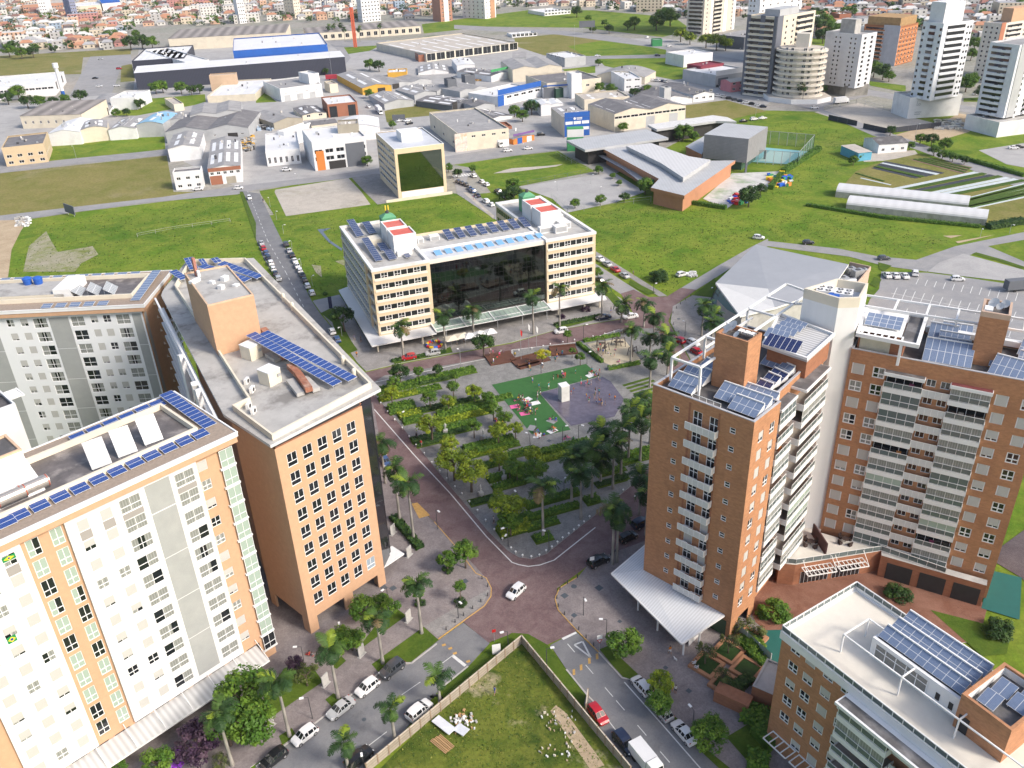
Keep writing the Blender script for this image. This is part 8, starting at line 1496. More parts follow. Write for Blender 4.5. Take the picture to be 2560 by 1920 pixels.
truck(G(U(1,0,1065,975)),ang_of((1,0),(1020,920),(1110,1010)),13,RW,'long white box truck on the street left of the overgrown lot');truck(G(U(3,0,630,895)),.25,9,RW,'white box truck beside the round tower');truck(G(U(1,0,2090,1265)),-1.0,7,mat('truck_side_art',(.45,.45,.5),.6,.2,.3,stain=(.7,.5,.05),stain_amt=.9,stain_scale=.25),'yellow and white box truck beside the cream corner warehouse');truck(G(U(3,1,2200,850)),.1,11,DGR,'dark grey box truck at the right end of the car park',DGR);truck(G(U(2,3,1160,1650)),H2,5.6,RW,'white delivery van cut by the bottom edge',h=1.7,w=2.0);truck(G(U(1,0,680,690)),.1,12,wm('truck_red',(.35,.03,.05)),'red truck trailer behind the depot')
def motorbike(p,an,label):
 t=thing('motorbike',label,'motorbike',p,an);a=MB();a.bar((-.45,0,.6),(.4,0,.75),.28,paint('black'),.22);a.bar((-.6,0,.8),(.0,0,.78),.24,DMETAL,.1);a.bar((.4,0,.75),(.62,0,.35),.08,METAL);a.bar((.38,-.33,1.0),(.38,.33,1.0),.05,DMETAL);a.bar((.42,0,.7),(.38,0,1.0),.08,DMETAL);a.build('frame',t)
 for x in(-.62,.66):a=MB();a.cyl((x,-.06,.3),(x,.06,.3),.3,.3,TYRE,12);a.build('wheel',t)
motorbike(G(U(1,3,1560,1060)),H1+2.2,'dark motorbike leaning by the palm at the lot wall');motorbike(G(U(2,2,885,1470)),B_,'black and red motorbike between two black cars')
# walls, lamps, bollards, signs
def lot_wall(p,q,label,n):
 A,B=G(U(*p)),G(U(*q));d=B-A;L=d.length;t=thing('concrete_fence',label,'fence',A,math.atan2(d.y,d.x));CF=mat('fence_panel',(.36,.31,.25),.9,.2,1.2,stain=(.2,.17,.13),stain_amt=.5,stain_scale=.5,wave=('Z',.5,.2));a=MB();a.box(0,-.04,0,L,.04,1.75,CF);a.box(0,-.09,1.75,L,.09,1.83,mat('fence_cap',(.5,.44,.35),.9));a.build('panel',t)
 for i in range(n+1):a=MB();x=L*i/n;a.box(x-.09,-.12,0,x+.09,.12,1.85,mat('fence_post',(.27,.2,.14),.9));a.build('post',t)
lot_wall((2,3,85,585),(1,3,960,1700),'concrete panel fence of the corner lot along the left street',16);lot_wall((2,3,85,585),(2,3,1020,1720),'concrete panel fence of the corner lot along the right street',15);lot_wall((2,3,655,1050),(2,3,640,1180),'short fence return beside the red car',1)
LPM={}
def lamp(p,h,label,arm=True,col=DMETAL,group='street lamps'):
 key=(arm,col.name)
 if key not in LPM:a=MB();a.cyl((0,0,0),(0,0,1),.07,.05,col,6);b=MB();b.bar((0,0,0),(.7,0,.12),.06,col)if arm else None;b.obox((.9 if arm else 0,0),0,.6,.3,.05,.2,FRAME);LPM[key]=(a.mesh('pole'),b.mesh('lamp_head'))
 t=thing('street_lamp',label,'street lamp',p,R.uniform(0,6.28),group);put('pole',LPM[key][0],t,Matrix.Diagonal((1,1,h,1)));put('lamp_head',LPM[key][1],t,Matrix.Translation((0,0,h)))
LP_=[((2,2),(325,1280),(320,1440)),((1,2),(2150,1240),(2180,1410)),((1,2),(1565,1085),(1570,1260)),((1,2),(1240,260),(1265,390)),((1,2),(1635,680),(1660,840)),((2,2),(435,370),(438,520)),((2,2),(572,355),(575,480)),((2,2),(208,340),(208,430)),((2,2),(152,440),(157,570)),((2,2),(50,950),(50,1080)),((2,2),(450,840),(450,960)),((2,1),(617,1150),(617,1280)),((2,1),(645,1390),(648,1490)),((2,1),(250,1470),(252,1570)),((2,1),(1495,1130),(1493,1250)),((2,1),(1225,825),(1220,880)),((2,1),(1735,840),(1735,905)),((1,1),(1765,1370),(1770,1500)),((2,3),(805,378),(815,545)),((2,3),(612,180),(617,345)),((2,3),(310,630),(300,770)),((2,3),(1550,1165),(1560,1300)),((1,3),(2140,480),(2180,620)),((1,3),(1755,210),(1750,370)),((1,3),(460,1050),(490,1240)),((1,3),(400,640),(415,735)),((1,3),(730,410),(735,500)),((1,3),(1133,130),(1143,220)),((1,3),(900,1500),(935,1659)),((1,2),(2145,1300),(2180,1400))]+[((1,1),(x,y),(x+14,y+75))for x,y in((110,55),(165,165),(225,285),(300,420),(380,575),(475,735),(730,1175))]+[((2,0),(x,y),(x,y+80))for x,y in((110,1240),(680,1510),(390,1570),(760,1620))]+[((0,0),(640,1265),(662,1375)),((1,0),(365,1500),(372,1600)),((3,1),(1850,325),(1832,390)),((3,1),(2095,280),(2085,360)),((3,0),(1280,1070),(1265,1220)),((2,0),(545,220),(540,440)),((2,0),(1385,290),(1380,420)),((2,0),(2110,860),(2105,1000)),((1,0),(640,400),(660,680))]
LP_.sort(key=lambda q:U(*q[0],*q[2])[1]);lc={}
for t,c,b in LP_:
 ub=U(*t,*b);p=G(ub);d={0:'in the far belt',1:'beside or beyond the office',2:'around the plaza',3:'near the lower streets'}[t[1]];k=lc.get(d,0);lc[d]=k+1
 lamp(p,max(3,hgt(ub,U(*t,*c))),'thin lamp post %s, %s from the back'%(d,nth(k)),col=DMETAL if t[1]in(2,3)or t==(2,1)else METAL)
a=MB();a.cyl((0,0,0),(0,0,.45),.09,.07,CONC,8);a.cyl((0,0,.45),(0,0,.62),.2,.12,WHITE,10);BM=a.mesh('bollard')
BPT=[((1,2),(1025,110)),((1,2),(1080,180)),((1,2),(1140,255)),((1,2),(1200,325)),((1,2),(1265,395)),((1,2),(1325,470)),((1,2),(1385,545)),((1,2),(1455,615)),((1,2),(1520,695)),((1,2),(1590,770)),((1,2),(1650,835)),((1,2),(1720,905)),((1,2),(1780,965)),((1,2),(1845,1035)),((1,2),(1915,1110)),((1,2),(1985,1195)),((1,2),(2060,1275)),((1,2),(2130,1355)),((1,2),(2205,1435))]+[((2,2),q)for q in((32,1470),(92,1500),(167,1512),(237,1497),(295,1458),(345,1427),(393,1385),(437,1348),(490,1312),(535,1280),(577,1245),(622,1210),(670,1165),(960,935))]+[((2,1),(x,y))for x,y in((60,1385),(170,1365),(270,1345),(330,1330),(440,1312),(540,1293),(700,1262),(800,1240),(880,1222))]
for i,(t,q)in enumerate(BPT):o=put('bollard',BM);o.location=G(U(*t,*q))+Vector((0,0,.15));tag(o,'white mushroom bollard on the plaza kerb, %s from its far left end'%nth(i),'bollard','white plaza bollards')
a=MB();a.cyl((0,0,0),(0,0,.7),.09,.09,DMETAL,8);BD=a.mesh('bollard')
for i,(t,q)in enumerate([((2,3),q)for q in((565,20),(480,70),(415,125),(388,200),(400,270),(455,340),(518,402),(577,470),(640,540),(706,608))]+[((2,1),q)for q in((1545,905),(1500,940),(1455,975),(1420,1010),(1390,1050),(1370,1100),(1395,1150),(1440,1220),(1480,1290))]+[((1,3),q)for q in((1955,32),(2003,98),(2003,178),(1945,232),(1873,290),(1795,350),(1722,408),(1645,472))]):o=put('bollard',BD);o.location=G(U(*t,*q))+Vector((0,0,.14));tag(o,'short dark bollard on a pavement kerb, %s from the brick tower'%nth(i),'bollard','dark kerb bollards')
def plate(a,c,w,h,m,an=0,y=0):ca,sa=math.cos(an),math.sin(an);a.poly([(c[0]+ca*x+sa*y,c[1]+sa*x-ca*y,c[2]+z)for x,z in((-w/2,-h/2),(w/2,-h/2),(w/2,h/2),(-w/2,h/2))],m)
def sign(p,label,h,w,hh,m,name='road_sign',cat='sign',two=None):
 t=thing(name,label,cat,p,.2);a=MB();a.cyl((0,0,0),(0,0,h+hh/2),.04,.04,METAL,6);a.build('pole',t);a=MB();a.box(-w/2,-.06,h-hh/2,w/2,-.045,h+hh/2,m);a.build('sign_plate',t)
 if two:a=MB();a.poly([(-.45,-.07,h-hh/2-.1),(.45,-.07,h-hh/2-.1),(0,-.07,h-hh/2-.9)],mat('sign_red',(.5,.02,.02),.5));a.poly([(-.25,-.08,h-hh/2-.22),(.25,-.08,h-hh/2-.22),(0,-.08,h-hh/2-.66)],WHITE);a.build('give_way_plate',t)
sign(G(U(2,3,755,650)),'white plate over a red give way triangle at the lower right street',3.0,.8,.8,WHITE,two=True);sign(G(U(1,3,2060,570)),'small red and white no entry sign at the lot corner',2.4,.6,.6,mat('sign_red',(.5,.02,.02),.5));sign(G(U(2,2,690,1600)),'small white square sign behind the black car',2.4,.8,.8,WHITE);sign(G(U(1,1,650,1025)),'tall dark blue totem sign at the office driveway',2.6,1.0,3.6,mat('totem_blue',(.02,.03,.09),.5,.1,1,stain=(.4,.05,.1),stain_amt=.5),'totem_sign');sign(G(U(1,3,2080,690)),'plain white board on the lot corner grass',1.5,1.3,2.0,WHITE,'notice_board')
for i,(t,x,y)in enumerate((((1,3),1320,390),((1,3),915,690),((1,3),605,945),((1,3),130,1310),((1,2),1185,1300),((1,2),1325,1490))):
 p=G(U(*t,x,y));s=thing('display_stand','pale concrete display stand on the pavement, %s along the lower left walk'%nth(i),'stand',p,H1+.2);a=MB();a.box(-.8,-.3,0,.8,.3,.25,CONC);a.build('base',s);a=MB();a.box(-.65,-.08,.25,.65,.08,2.2,CONC);a.build('slab',s);a=MB();a.box(-.5,-.1,.8,.5,-.082,2.1,mat('display_art',(.25,.22,.2),.6,.4,1,stain=(.05,.12,.2),stain_amt=.8,stain_scale=1));a.build('panel',s)
def billboard(p,an,w,h,z,m,label):
 t=thing('billboard',label,'billboard',p,an);a=MB();a.box(-w/2,-.15,z,w/2,.15,z+h,m);a.build('board',t)
 for x in(-w*.3,w*.3):a=MB();a.cyl((x,.2,0),(x,.2,z+h),.12,.12,METAL,6);a.build('post',t)
billboard(G(U(0,1,615,205)),-.7,8,3.4,1.0,DGR,'dark back of a billboard at the left cross street');billboard(G(U(2,0,648,300)),.1,14,5.5,6,DGR,'black billboard beside the far avenue');billboard(G(U(1,0,1235,1045)),0,7,2.8,.6,DGR,'small black billboard on the overgrown lot')
def mesh_fence(pts,h,label,m=None,post=DGR,step=6):
 P=[G(U(*q))for q in pts];t=thing('wire_fence',label,'fence',P[0])
 for p,q in zip(P[:-1],P[1:]):
  p,q=p-P[0],q-P[0];n=max(1,int((q-p).length/step));a=MB();z=Vector((0,0,h))
  if m:a.poly([p,q,q+z,p+z],m)
  else:a.bar(p+z,q+z,.06,post);a.bar(p+z*.5,q+z*.5,.04,post)
  a.build('panel',t);a=MB()
  for k in range(n+1):c=p.lerp(q,k/n);a.bar(c,c+z,.1,post)
  a.build('post',t)
SITE=mat('site_hoarding',(.03,.035,.05),.7,.1,.5)
mesh_fence([(3,0,520,1035),(3,0,765,1090)],2.6,'short dark hoarding left of the building site gap',SITE);mesh_fence([(3,0,820,1110),(3,0,1020,1155),(3,0,1490,1100)],2.6,'long dark hoarding right of the building site gap',SITE);mesh_fence([(2,0,380,1330),(2,0,560,1440),(2,0,740,1500)],2,'grey mesh fence along the school drive',None,METAL);mesh_fence([(2,1,340,60),(2,1,480,190),(2,1,900,120),(2,1,1200,85)],2.2,'pale mesh fence round the school car park',None,METAL);mesh_fence([(1,0,2212,1610),(2,0,20,1620),(2,0,700,1490)],1.8,'wire fence of the small meadow',None,DGR);mesh_fence([(2,3,1925,485),(2,3,2230,760)],2.2,'white pool fence at the brick tower foot',GLASSG,WHITE,2);mesh_fence([(0,1,1190,390),(0,1,1500,330),(0,1,1990,260)],1.4,'row of pale posts across the left lot',None,CONC);mesh_fence([(3,0,480,950),(3,0,760,900),(3,0,1070,985)],3,'grey mesh fence behind the building site',None,METAL);mesh_fence([(2,1,690,1360),(2,1,790,1470)],1.1,'dark railing on the left of the sand playground');mesh_fence([(2,1,830,1550),(2,1,1110,1470)],1.1,'dark railing on the near side of the sand playground')
for i,(x,y)in enumerate(((1680,785),(1865,670),(2060,560),(1850,950),(2030,820))):
 p=G(U(2,3,x,y));t=thing('planter','square terracotta planter, %s one seen from the canopy'%('first with two sitters','second','farthest behind the fence','lowest','one beside the gatehouse')[i].replace(' one',''),'planter',p,-.78);a=MB();TC=mat('terracotta',(.38,.19,.1),.85,.15,2);a.rim([(-2,-2),(2,-2),(2,2),(-2,2)],.55,.1,.62,TC);a.build('rim',t);a=MB();a.box(-1.4,-1.4,.1,1.4,1.4,.45,MATS['leaf_dark']);a.build('soil',t)
b=Bldg('gatehouse','small brick gatehouse with grey flat roof beside the low brick building','building',G(U(2,3,2075,960),3.2),-35,7,6,3.4);b.walls(BRICKD,0,3.4);a=MB();a.box(.2,.2,3.2,6.8,5.8,3.3,CONC);a.rim([(0,0),(7,0),(7,6),(0,6)],.3,3.4,3.5,CONC);a.box(3,2.5,3.3,4.8,4,4.2,METAL);a.box(-4.5,-2.6,0,.5,-.5,2.2,BRICKD);a.build('roof',b.root);b.finish()
for i,(p,q,w)in enumerate((((20,1500),(300,1430),4.5),((330,1390),(560,1370),4.5),((60,1530),(240,1480),1.6))):
 A,B=G(U(2,1,*p)),G(U(2,1,*q));d=B-A;t=thing('deck',('long brown timber deck by the flagpoles','brown timber deck left of the sand playground','narrow brown bench deck before the long deck')[i],'deck',A+Vector((0,0,.16)),math.atan2(d.y,d.x));a=MB();a.box(0,-w/2,0,d.length,w/2,.35,DECKW);a.build('platform',t);a=MB();a.box(0,w/2-.3,.35,d.length,w/2,.8,DECKW);a.build('bench',t)
A,B=G(U(1,1,1990,1450)),G(U(1,1,2212,1410));d=B-A;t=thing('deck','brown timber deck with bathers at the far left of the turf','deck',A+Vector((0,0,.16)),math.atan2(d.y,d.x));a=MB();a.box(0,-4,0,d.length,2,.35,DECKW);a.build('platform',t)
for i,(x,y)in enumerate(((78,1310),(145,1260),(213,1280))):
 ub=U(2,1,x+2,y+150);p=G(ub);t=thing('flagpole','%s flagpole from the left at the brown deck'%nth(i),'flagpole',p);h=9;a=MB();a.cyl((0,0,0),(0,0,h),.06,.04,METAL,6);a.build('pole',t);a=MB();a.poly([(0,0,h-.1),(.5,.1,h-.9),(.4,.1,h-2.4),(0,0,h-1.6)],(mat('sign_red',(.5,.02,.02),.5),WHITE,WHITE)[i]);a.build('flag',t)
for i,(x,y)in enumerate(((1685,1262),(1772,1240))):
 p=G(U(1,1,x,y),2.6);t=thing('parasol','square cream parasol before the office, %s one'%('left','right')[i],'parasol',(p.x,p.y,.12),.36);a=MB();a.hull([(-1.7,-1.7,2.4),(1.7,-1.7,2.4),(1.7,1.7,2.4),(-1.7,1.7,2.4),(0,0,2.9)],[(0,1,4),(1,2,4),(2,3,4),(3,0,4)],OFFW);a.build('canopy',t);a=MB();a.cyl((0,0,0),(0,0,2.8),.05,.05,METAL,6);a.build('pole',t)
p=G(U(1,1,1930,1215),2.8);t=thing('market_tent','white peaked tent under the office glass canopy','tent',(p.x,p.y,.12),.36);a=MB()
for k in(-3,0,3):a.hull([(k-1.5,-1.5,2.3),(k+1.5,-1.5,2.3),(k+1.5,1.5,2.3),(k-1.5,1.5,2.3),(k,0,3.3)],[(0,1,4),(1,2,4),(2,3,4),(3,0,4)],WHITE)
a.build('roof',t);a=MB()
for x in(-4.4,4.4):
 for y in(-1.4,1.4):a.cyl((x,y,0),(x,y,2.3),.05,.05,METAL,6)
a.build('post',t)
p=G(U(1,1,1540,1330));t=thing('toy_pool','round ring pool in blue, red and yellow before the office','pool',(p.x,p.y,.14));TP=[mat('toy_'+n,c,.4)for n,c in(('blue',(.02,.1,.5)),('red',(.6,.03,.03)),('yellow',(.75,.55,.02)))]
for k in range(12):
 a=MB();t0,t1=2*PI*k/12,2*PI*(k+1)/12;a.cyl((2*math.cos(t0),2*math.sin(t0),.35),(2*math.cos(t1),2*math.sin(t1),.35),.35,.35,TP[k%3],8);a.build('ring_segment',t)
p=G(U(2,2,448,140));t=thing('fountain_tower','square pale block tower in the splash pad','tower',(p.x,p.y,.18),.36);a=MB();a.box(-1,-1,0,1,1,3.8,mat('pale_stone',(.6,.61,.58),.6));a.build('shaft',t);a=MB();a.box(-1.05,-1.05,3.8,1.05,1.05,4.0,WHITE);a.build('cap',t)
def playset(x,y,i):
 p=G(U(2,1,x,y));t=thing('climbing_frame','dark timber climbing frame in the sand playground, %s from left'%nth(i),'play frame',(p.x,p.y,.18),i);a=MB();m=mat('play_timber',(.08,.06,.05),.8)
 for dx in(-1,1):
  for dy in(-.8,.8):a.bar((dx*1.2,dy,0),(dx*.9,dy*.6,2.2),.14,m)
 a.bar((-1,.5,2.1),(1,.5,2.1),.14,m);a.bar((-1,-.5,2.1),(1,-.5,2.1),.14,m);a.build('frame',t);a=MB();a.box(-.7,-.5,1.0,.7,.5,1.1,m);a.build('platform',t)
for i,(x,y)in enumerate(((770,1340),(800,1380),(900,1330),(940,1330),(1040,1410))):playset(x,y,i)
a=MB();rr=random.Random(5);p0=G(U(1,3,1800,1250))
for k in range(60):x,y=rr.gauss(0,.9),rr.gauss(0,.7);s=rr.uniform(.1,.3);a.obox((p0.x+x,p0.y+y),rr.uniform(0,3),s*1.5,s,.08,.08+s*rr.uniform(.5,1.6),rr.choice((CONC,WHITE,mat('timber',(.4,.25,.12),.9))))
o=a.build('rubble');o['kind']='stuff'
for i,(p,q)in enumerate((((1550,1250),(1700,1370)),((1730,1320),(1820,1380)))):
 A,B=G(U(1,3,*p)),G(U(1,3,*q));a=MB();a.bar(A+Vector((0,0,.5)),B+Vector((0,0,.6)),1.4,mat('white_sheet',(.6,.62,.66),.5),.12);tag(a.build('discarded_sheet'),('long white sheet dumped on the corner lot','short white sheet beside the rubble on the corner lot')[i],'sheet')
for k in range(9):
 A=G(U(1,3,1505+k*11,1430-k*6));B=G(U(1,3,1640+k*9,1540-k*7));a=MB();z=Vector((0,0,.15+.06*(k%3)));a.bar(A+z,B+z,.14,mat('timber',(.4,.25,.12),.9));tag(a.build('timber_beam'),'pale timber beam in the pile on the corner lot, %s from left'%nth(k),'beam','timber beams')
 # people
SKIN=mat('skin',(.36,.2,.13),.7,.08,3);HAIRM=mat('dark_hair',(.025,.018,.014),.7)
def body(pose):
 J={'pelvis':(0,0,.92),'chest':(0,-.01,1.28),'neck':(0,0,1.47),'head':(0,-.02,1.62),'crown':(0,-.01,1.72)}
 for s,n in((-1,'l'),(1,'r')):
  f={'stand':(0,0),'walk':(.24*s,-.2*s),'play':(.1*s,.4),'sit':(0,0)}[pose]
  if pose=='sit':J.update({'hip'+n:(s*.1,0,.12),'knee'+n:(s*.16,-.42,.3),'ankle'+n:(s*.14,-.72,.06),'toe'+n:(s*.14,-.86,.07)})
  else:J.update({'hip'+n:(s*.1,0,.9),'knee'+n:(s*.11,-f[0]*.6-.02,.5),'ankle'+n:(s*.11,-f[0]*.9+.04,.08),'toe'+n:(s*.12,-f[0]*.9-.12,.04)})
  sh=(s*.19,0,1.4);z0=-.78 if pose=='sit' else 0
  if pose=='play':J.update({'sho'+n:sh,'elb'+n:(s*.4,-.05,1.5),'wri'+n:(s*.45,-.1,1.76),'han'+n:(s*.46,-.12,1.86)})
  else:J.update({'sho'+n:(sh[0],sh[1],sh[2]+z0),'elb'+n:(s*.25,.03+f[1]*.3,1.12+z0),'wri'+n:(s*.24,-.08+f[1]*.8,.9+z0),'han'+n:(s*.235,-.11+f[1]*.9,.8+z0)})
 if pose=='sit':
  for k in('pelvis','chest','neck','head','crown'):J[k]=(J[k][0],J[k][1],J[k][2]-.78)
 E=[('pelvis','chest'),('chest','neck'),('neck','head'),('head','crown')]
 for n in 'lr':E+=[('pelvis','hip'+n),('hip'+n,'knee'+n),('knee'+n,'ankle'+n),('ankle'+n,'toe'+n),('chest','sho'+n),('sho'+n,'elb'+n),('elb'+n,'wri'+n),('wri'+n,'han'+n)]
 RD_={'pelvis':.15,'chest':.16,'neck':.06,'head':.1,'crown':.08,'hip':.1,'knee':.065,'ankle':.045,'toe':.04,'sho':.07,'elb':.045,'wri':.032,'han':.03}
 K=list(J);me=bpy.data.meshes.new('person');me.from_pydata([J[k]for k in K],[(K.index(a),K.index(b))for a,b in E],[]);o=bpy.data.objects.new('person',me);COL.objects.link(o);m=o.modifiers.new('s','SKIN')
 for i,k in enumerate(K):r=RD_.get(k,RD_.get(k[:-1]));sv=me.skin_vertices[0].data[i];sv.radius=(r,r*(.75 if k in('chest','pelvis')else 1));sv.use_root=k=='pelvis'
 m2=o.modifiers.new('d','SUBSURF');m2.levels=m2.render_levels=1;dg=C.evaluated_depsgraph_get();dg.update();out=bpy.data.meshes.new_from_object(o.evaluated_get(dg));bpy.data.objects.remove(o);out.name='person_'+pose
 for q in(SKIN,mat('top_cloth',(.5,.5,.5),.9),mat('bottom_cloth',(.1,.1,.15),.9)):out.materials.append(q)
 zo=-.78 if pose=='sit' else 0
 for p in out.polygons:
  c=p.center;p.use_smooth=True;arm=abs(c.x)>.235 if pose!='play' else abs(c.x)>.3
  p.material_index=1 if(1.0+zo<c.z<1.45+zo and not arm)else(2 if((.55<c.z<=1.0)if pose!='sit' else(c.z<=.3 and c.y>-.5))and not arm else 0)
 h=MB();h.ball((0,.015,1.68+zo),.115,HAIRM,8,.8);return out,h.mesh('hair',True)
PB={k:body(k)for k in('stand','walk','play','sit')}
CLO={'white':(.7,.7,.7),'red':(.5,.03,.03),'blue':(.03,.1,.4),'black':(.02,.02,.025),'pink':(.65,.12,.3),'yellow':(.7,.5,.04),'green':(.04,.25,.08),'grey':(.25,.25,.26),'orange':(.6,.2,.03),'teal':(.02,.3,.32)}
def cloth(c):return mat('cloth_'+c,CLO[c],.9,.08,3)
PG=[]
def person(p,pose,label,top,bot,sc=1.0,group=None):
 me,hm=PB[pose];t=put('person',me);t.location=p;t.rotation_euler=(0,0,R.uniform(0,6.28));t.scale=(sc,)*3
 for i,c in((1,top),(2,bot)):t.material_slots[i].link='OBJECT';t.material_slots[i].material=cloth(c)
 put('hair',hm,t);tag(t,label,'person',group);return t
def crowd(tl,x,y,rx,n,poses,desc,kids=.3):
 pts=sorted((x+R.gauss(0,rx),y+R.gauss(0,rx*.55))for _ in range(n))
 for i,q in enumerate(pts):
  p=G(U(*tl,*q));p.z=.19;po=R.choice(poses);top,bot=R.choice(list(CLO)),R.choice(['black','blue','white','grey','red']);person(p,po,'%s person, %s top, %s bottoms, %s %s from left'%({'sit':'sitting','walk':'walking','stand':'standing','play':'playing'}[po],top,bot,desc,nth(i)),top,bot,R.uniform(.6,.8)if R.random()<kids else 1.0,'people '+desc)
SP=['stand','walk','play']
crowd((2,2),640,90,130,26,SP,'on the splash pad',.6);crowd((2,2),120,230,45,22,['sit','sit','stand'],'on the left turf edge');crowd((2,2),90,160,40,12,['sit','stand'],'at the turf corner');crowd((2,2),230,440,35,8,['sit'],'under the lamp at the turf end');crowd((2,2),345,310,18,4,['sit'],'on a white turf blanket');crowd((2,2),348,398,15,4,['sit'],'on a pink turf blanket');crowd((2,1),440,1600,25,6,['stand'],'in the dark group on the turf');crowd((2,1),680,1580,18,4,['sit'],'on the right turf corner');crowd((2,2),250,30,70,6,SP,'running on the turf',.6);crowd((2,1),840,1400,70,10,['stand','sit','walk'],'in the sand playground',.5);crowd((2,1),420,1430,50,9,['sit','stand'],'on the right deck');crowd((2,1),130,1500,70,9,['sit','stand'],'on the long deck');crowd((1,1),2100,1450,60,10,['sit','stand'],'on the left deck');crowd((2,1),740,1600,50,5,['walk'],'on the plaza path');crowd((1,1),1545,1320,15,5,['stand'],'in the ring pool',.9);crowd((1,1),1740,1310,40,6,['sit','stand'],'under the cream parasols');crowd((2,2),490,490,30,6,['sit'],'on the bench by the palm grove');crowd((1,2),2100,340,30,6,['sit','stand'],'among the garden trees')
for t,x,y,po,top,bot,lab in(((2,3),1362,680,'walk','orange','white','walking person in white shorts near the white canopy'),((2,3),1410,1020,'stand','white','black','person in white top and black trousers behind the street tree'),((2,3),1383,1000,'stand','yellow','yellow','person in yellow behind the street tree'),((1,3),465,690,'sit','red','red','sitting person in red on the corner lawn walk'),((1,3),490,700,'sit','grey','red','sitting person in grey on the corner lawn walk'),((1,3),2065,1030,'walk','blue','blue','person in blue on the corner lot'),((1,2),1390,480,'walk','black','black','person in black on the plaza left kerb'),((1,2),1430,545,'walk','red','grey','person in red on the plaza left kerb'),((1,2),2055,1210,'walk','white','black','person in white on the plaza kerb near the bend'),((1,1),853,1285,'walk','blue','grey','person in blue beside the office canopy corner'),((1,1),910,1300,'walk','black','black','person in black beside the office canopy corner'),((1,1),873,1430,'walk','orange','black','person in orange on the setts below the office'),((1,1),2030,1400,'stand','white','grey','person in white crossing the plaza street'),((1,1),1880,68,'walk','pink','white','pair member in pink on the path behind the office'),((1,1),1900,72,'walk','white','blue','pair member in white on the path behind the office'),((2,1),1047,725,'walk','grey','black','person in grey on the meadow path'),((2,1),855,1045,'walk','black','blue','person in black beside the dark blue sedan'),((1,1),65,92,'walk','black','black','person in black on the straight street')):p=G(U(*t,x,y));p.z=.15;person(p,po,lab,top,bot)
for x,y,top,lab in((1585,755,'white','upper one of two people in white sitting on the planter'),(1605,800,'white','lower one of two people in white sitting on the planter')):p=G(U(2,3,x,y),.6);p.z=.6;person(p,'sit',lab,top,'white')
rq=random.Random(8)
for i,(t,x,y)in enumerate((((2,2),130,140),((2,2),200,170),((2,2),25,200),((2,2),345,325),((2,2),348,410),((2,2),220,450),((2,2),170,385),((2,1),680,1590),((2,2),110,260))):
 p=G(U(*t,x,y));a=MB();a.obox((p.x,p.y),rq.uniform(0,3),2.2,1.6,.172,.19,cloth(rq.choice(['white','pink','blue','white','grey'])));tag(a.build('picnic_blanket'),'picnic blanket on the green turf, %s from the splash pad corner'%nth(i),'blanket','picnic blankets')
def dog(p):
 me=bpy.data.meshes.new('dog');V=[(0,0,.34),(.2,0,.35),(-.2,0,.34),(.3,0,.48),(.38,0,.53),(.48,0,.49),(-.3,0,.46),(.2,.07,.2),(.2,.07,.03),(.2,-.07,.2),(.2,-.07,.03),(-.2,.07,.24),(-.24,.07,.14),(-.2,.07,.03),(-.2,-.07,.24),(-.24,-.07,.14),(-.2,-.07,.03)];E=[(0,1),(0,2),(1,3),(3,4),(4,5),(2,6),(1,7),(7,8),(1,9),(9,10),(2,11),(11,12),(12,13),(2,14),(14,15),(15,16)];Rr=[.11,.11,.1,.07,.08,.04,.025,.045,.025,.045,.025,.06,.035,.025,.06,.035,.025]
 me.from_pydata(V,E,[]);o=bpy.data.objects.new('dog',me);COL.objects.link(o);o.modifiers.new('s','SKIN');o.modifiers.new('d','SUBSURF').levels=1
 for i,r in enumerate(Rr):me.skin_vertices[0].data[i].radius=(r,r);me.skin_vertices[0].data[i].use_root=i==0
 C.evaluated_depsgraph_get().update();out=bpy.data.meshes.new_from_object(o.evaluated_get(C.evaluated_depsgraph_get()));bpy.data.objects.remove(o);out.materials.append(WHITE);o=put('dog',out);o.location=(p.x,p.y,.14);o.rotation_euler=(0,0,2.2);return tag(o,'small white dog walking near the white canopy','dog')
dog(G(U(2,3,1412,735)))
for i,(t,x,y)in enumerate((((1,2),1640,430),((1,2),1965,480),((1,2),1945,970),((1,2),2145,830))):
 p=G(U(*t,x,y));q=thing('statue','pale stone statue on a plinth in the plaza garden, %s from left'%nth(i),'statue',(p.x,p.y,.16),i);a=MB();a.box(-.45,-.45,0,.45,.45,.9,CONC);a.build('plinth',q);o=put('figure',PB['stand'][0],q,Matrix.Translation((0,0,.9)))
 for k in range(3):o.material_slots[k].link='OBJECT';o.material_slots[k].material=MATS['pale_stone']
def cover(t,x,y,r,m,square):
 p=G(U(*t,x,y));a=MB()
 if square:a.obox((p.x,p.y),.7,r*2,r*2,.1,.158,m)
 else:a.cyl((p.x,p.y,.1),(p.x,p.y,.158),r,r,m,14)
 o=a.build('manhole_cover');o['kind']='structure'
MC=mat('cover_iron',(.07,.085,.1),.7,.2,4)
for t,x,y,r,sq in(((2,3),535,95,.5,0),((2,3),752,108,.55,1),((2,3),455,175,.5,1),((2,3),537,345,.4,1),((2,3),930,398,.3,1),((2,3),1327,798,.3,1),((2,3),1527,998,.35,1),((1,3),1105,105,.5,1),((1,3),1185,110,.5,1),((1,3),1800,345,.4,1),((1,3),1125,180,.4,1),((1,3),1805,50,.5,1),((2,2),320,495,.4,1),((2,1),1440,1100,.5,0),((1,3),935,1245,.3,0)):cover(t,x,y,r,MC,sq)
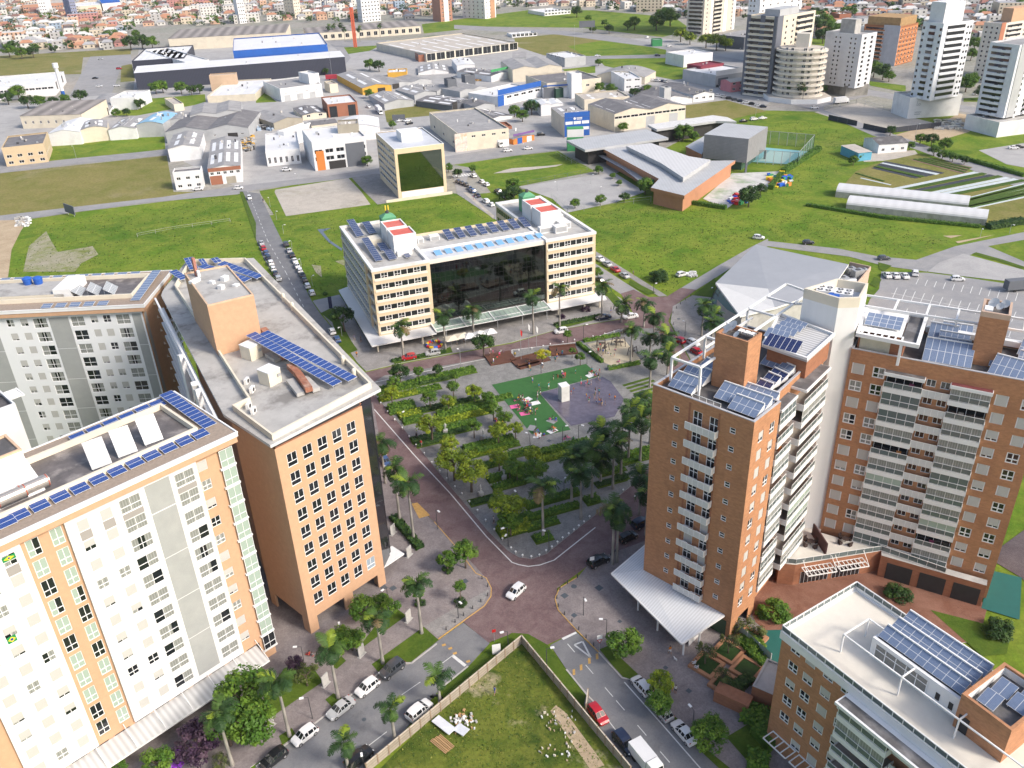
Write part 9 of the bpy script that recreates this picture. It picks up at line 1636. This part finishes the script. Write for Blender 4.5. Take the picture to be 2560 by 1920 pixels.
def clutter(t,x,y,rx,ry,n,mats,hmax,label,k_=1.0):
 rr=random.Random(x);a=MB()
 for k in range(n):
  p=G(U(*t,x+rr.uniform(-rx,rx),y+rr.uniform(-ry,ry)));s_=rr.uniform(.5,1.6)*k_;a.obox((p.x,p.y),rr.uniform(0,3),s_*2,s_,.06,.06+rr.uniform(.4,hmax),rr.choice(mats))
 o=a.build('scrap_pile');o['kind']='stuff';o['label']=label;o['category']='clutter'
clutter((1,0),60,1095,90,35,120,(DMETAL,METAL,CONC,DARK,HW[4]),1.6,'scrap yard heap beside the taupe warehouse');clutter((0,0),2130,1250,60,60,90,(DMETAL,DARK,CONC,OCH),1.6,'dark scrap heap at the three-bay workshop');clutter((1,0),1960,670,70,30,70,(mat('timber',(.4,.25,.12),.9),RBR,OCH),1.8,'stacked pallets beside the green banded workshop');clutter((0,1),200,260,60,40,40,(WHT,CONC),.8,'white rubble at the earth track',.6);clutter((2,1),1550,715,40,20,40,(WHT,CONC),.5,'pale rubble beside the parked white car',.5);clutter((3,0),1560,1080,120,40,120,(RT,CONC,OFFW,TAUPE),1.0,'broken earth and rubble beside the white podium');clutter((2,3),400,1380,170,230,45,(WHT,CONC,OFFW,SANDY),.22,'litter along the earth track of the corner lot',.12);clutter((3,0),100,1560,100,60,40,(TP[0],TP[2],WHT,GRN,ORW),1.5,'colourful play equipment in the school play yard');clutter((2,1),1950,80,70,30,24,(TP[0],TP[1],WHT,GRN),1.8,'coloured play houses at the school garden')
# haze
a=MB();a.box(-2600,-900,-1,2600,3000,106,DARK);hz=a.build('haze');hz['kind']='stuff';hz.data.materials.clear()
hm=bpy.data.materials.new('haze_air');hm.use_nodes=True;nt=hm.node_tree;nt.nodes.remove(nt.nodes['Principled BSDF']);pv=nt.nodes.new('ShaderNodeVolumePrincipled');pv.inputs['Color'].default_value=(.9,.93,1,1);pv.inputs['Density'].default_value=.00004;nt.links.new(pv.outputs[0],nt.nodes['Material Output'].inputs['Volume']);hz.data.materials.append(hm)
SC.cycles.volume_bounces=0;SC.cycles.volume_max_steps=64
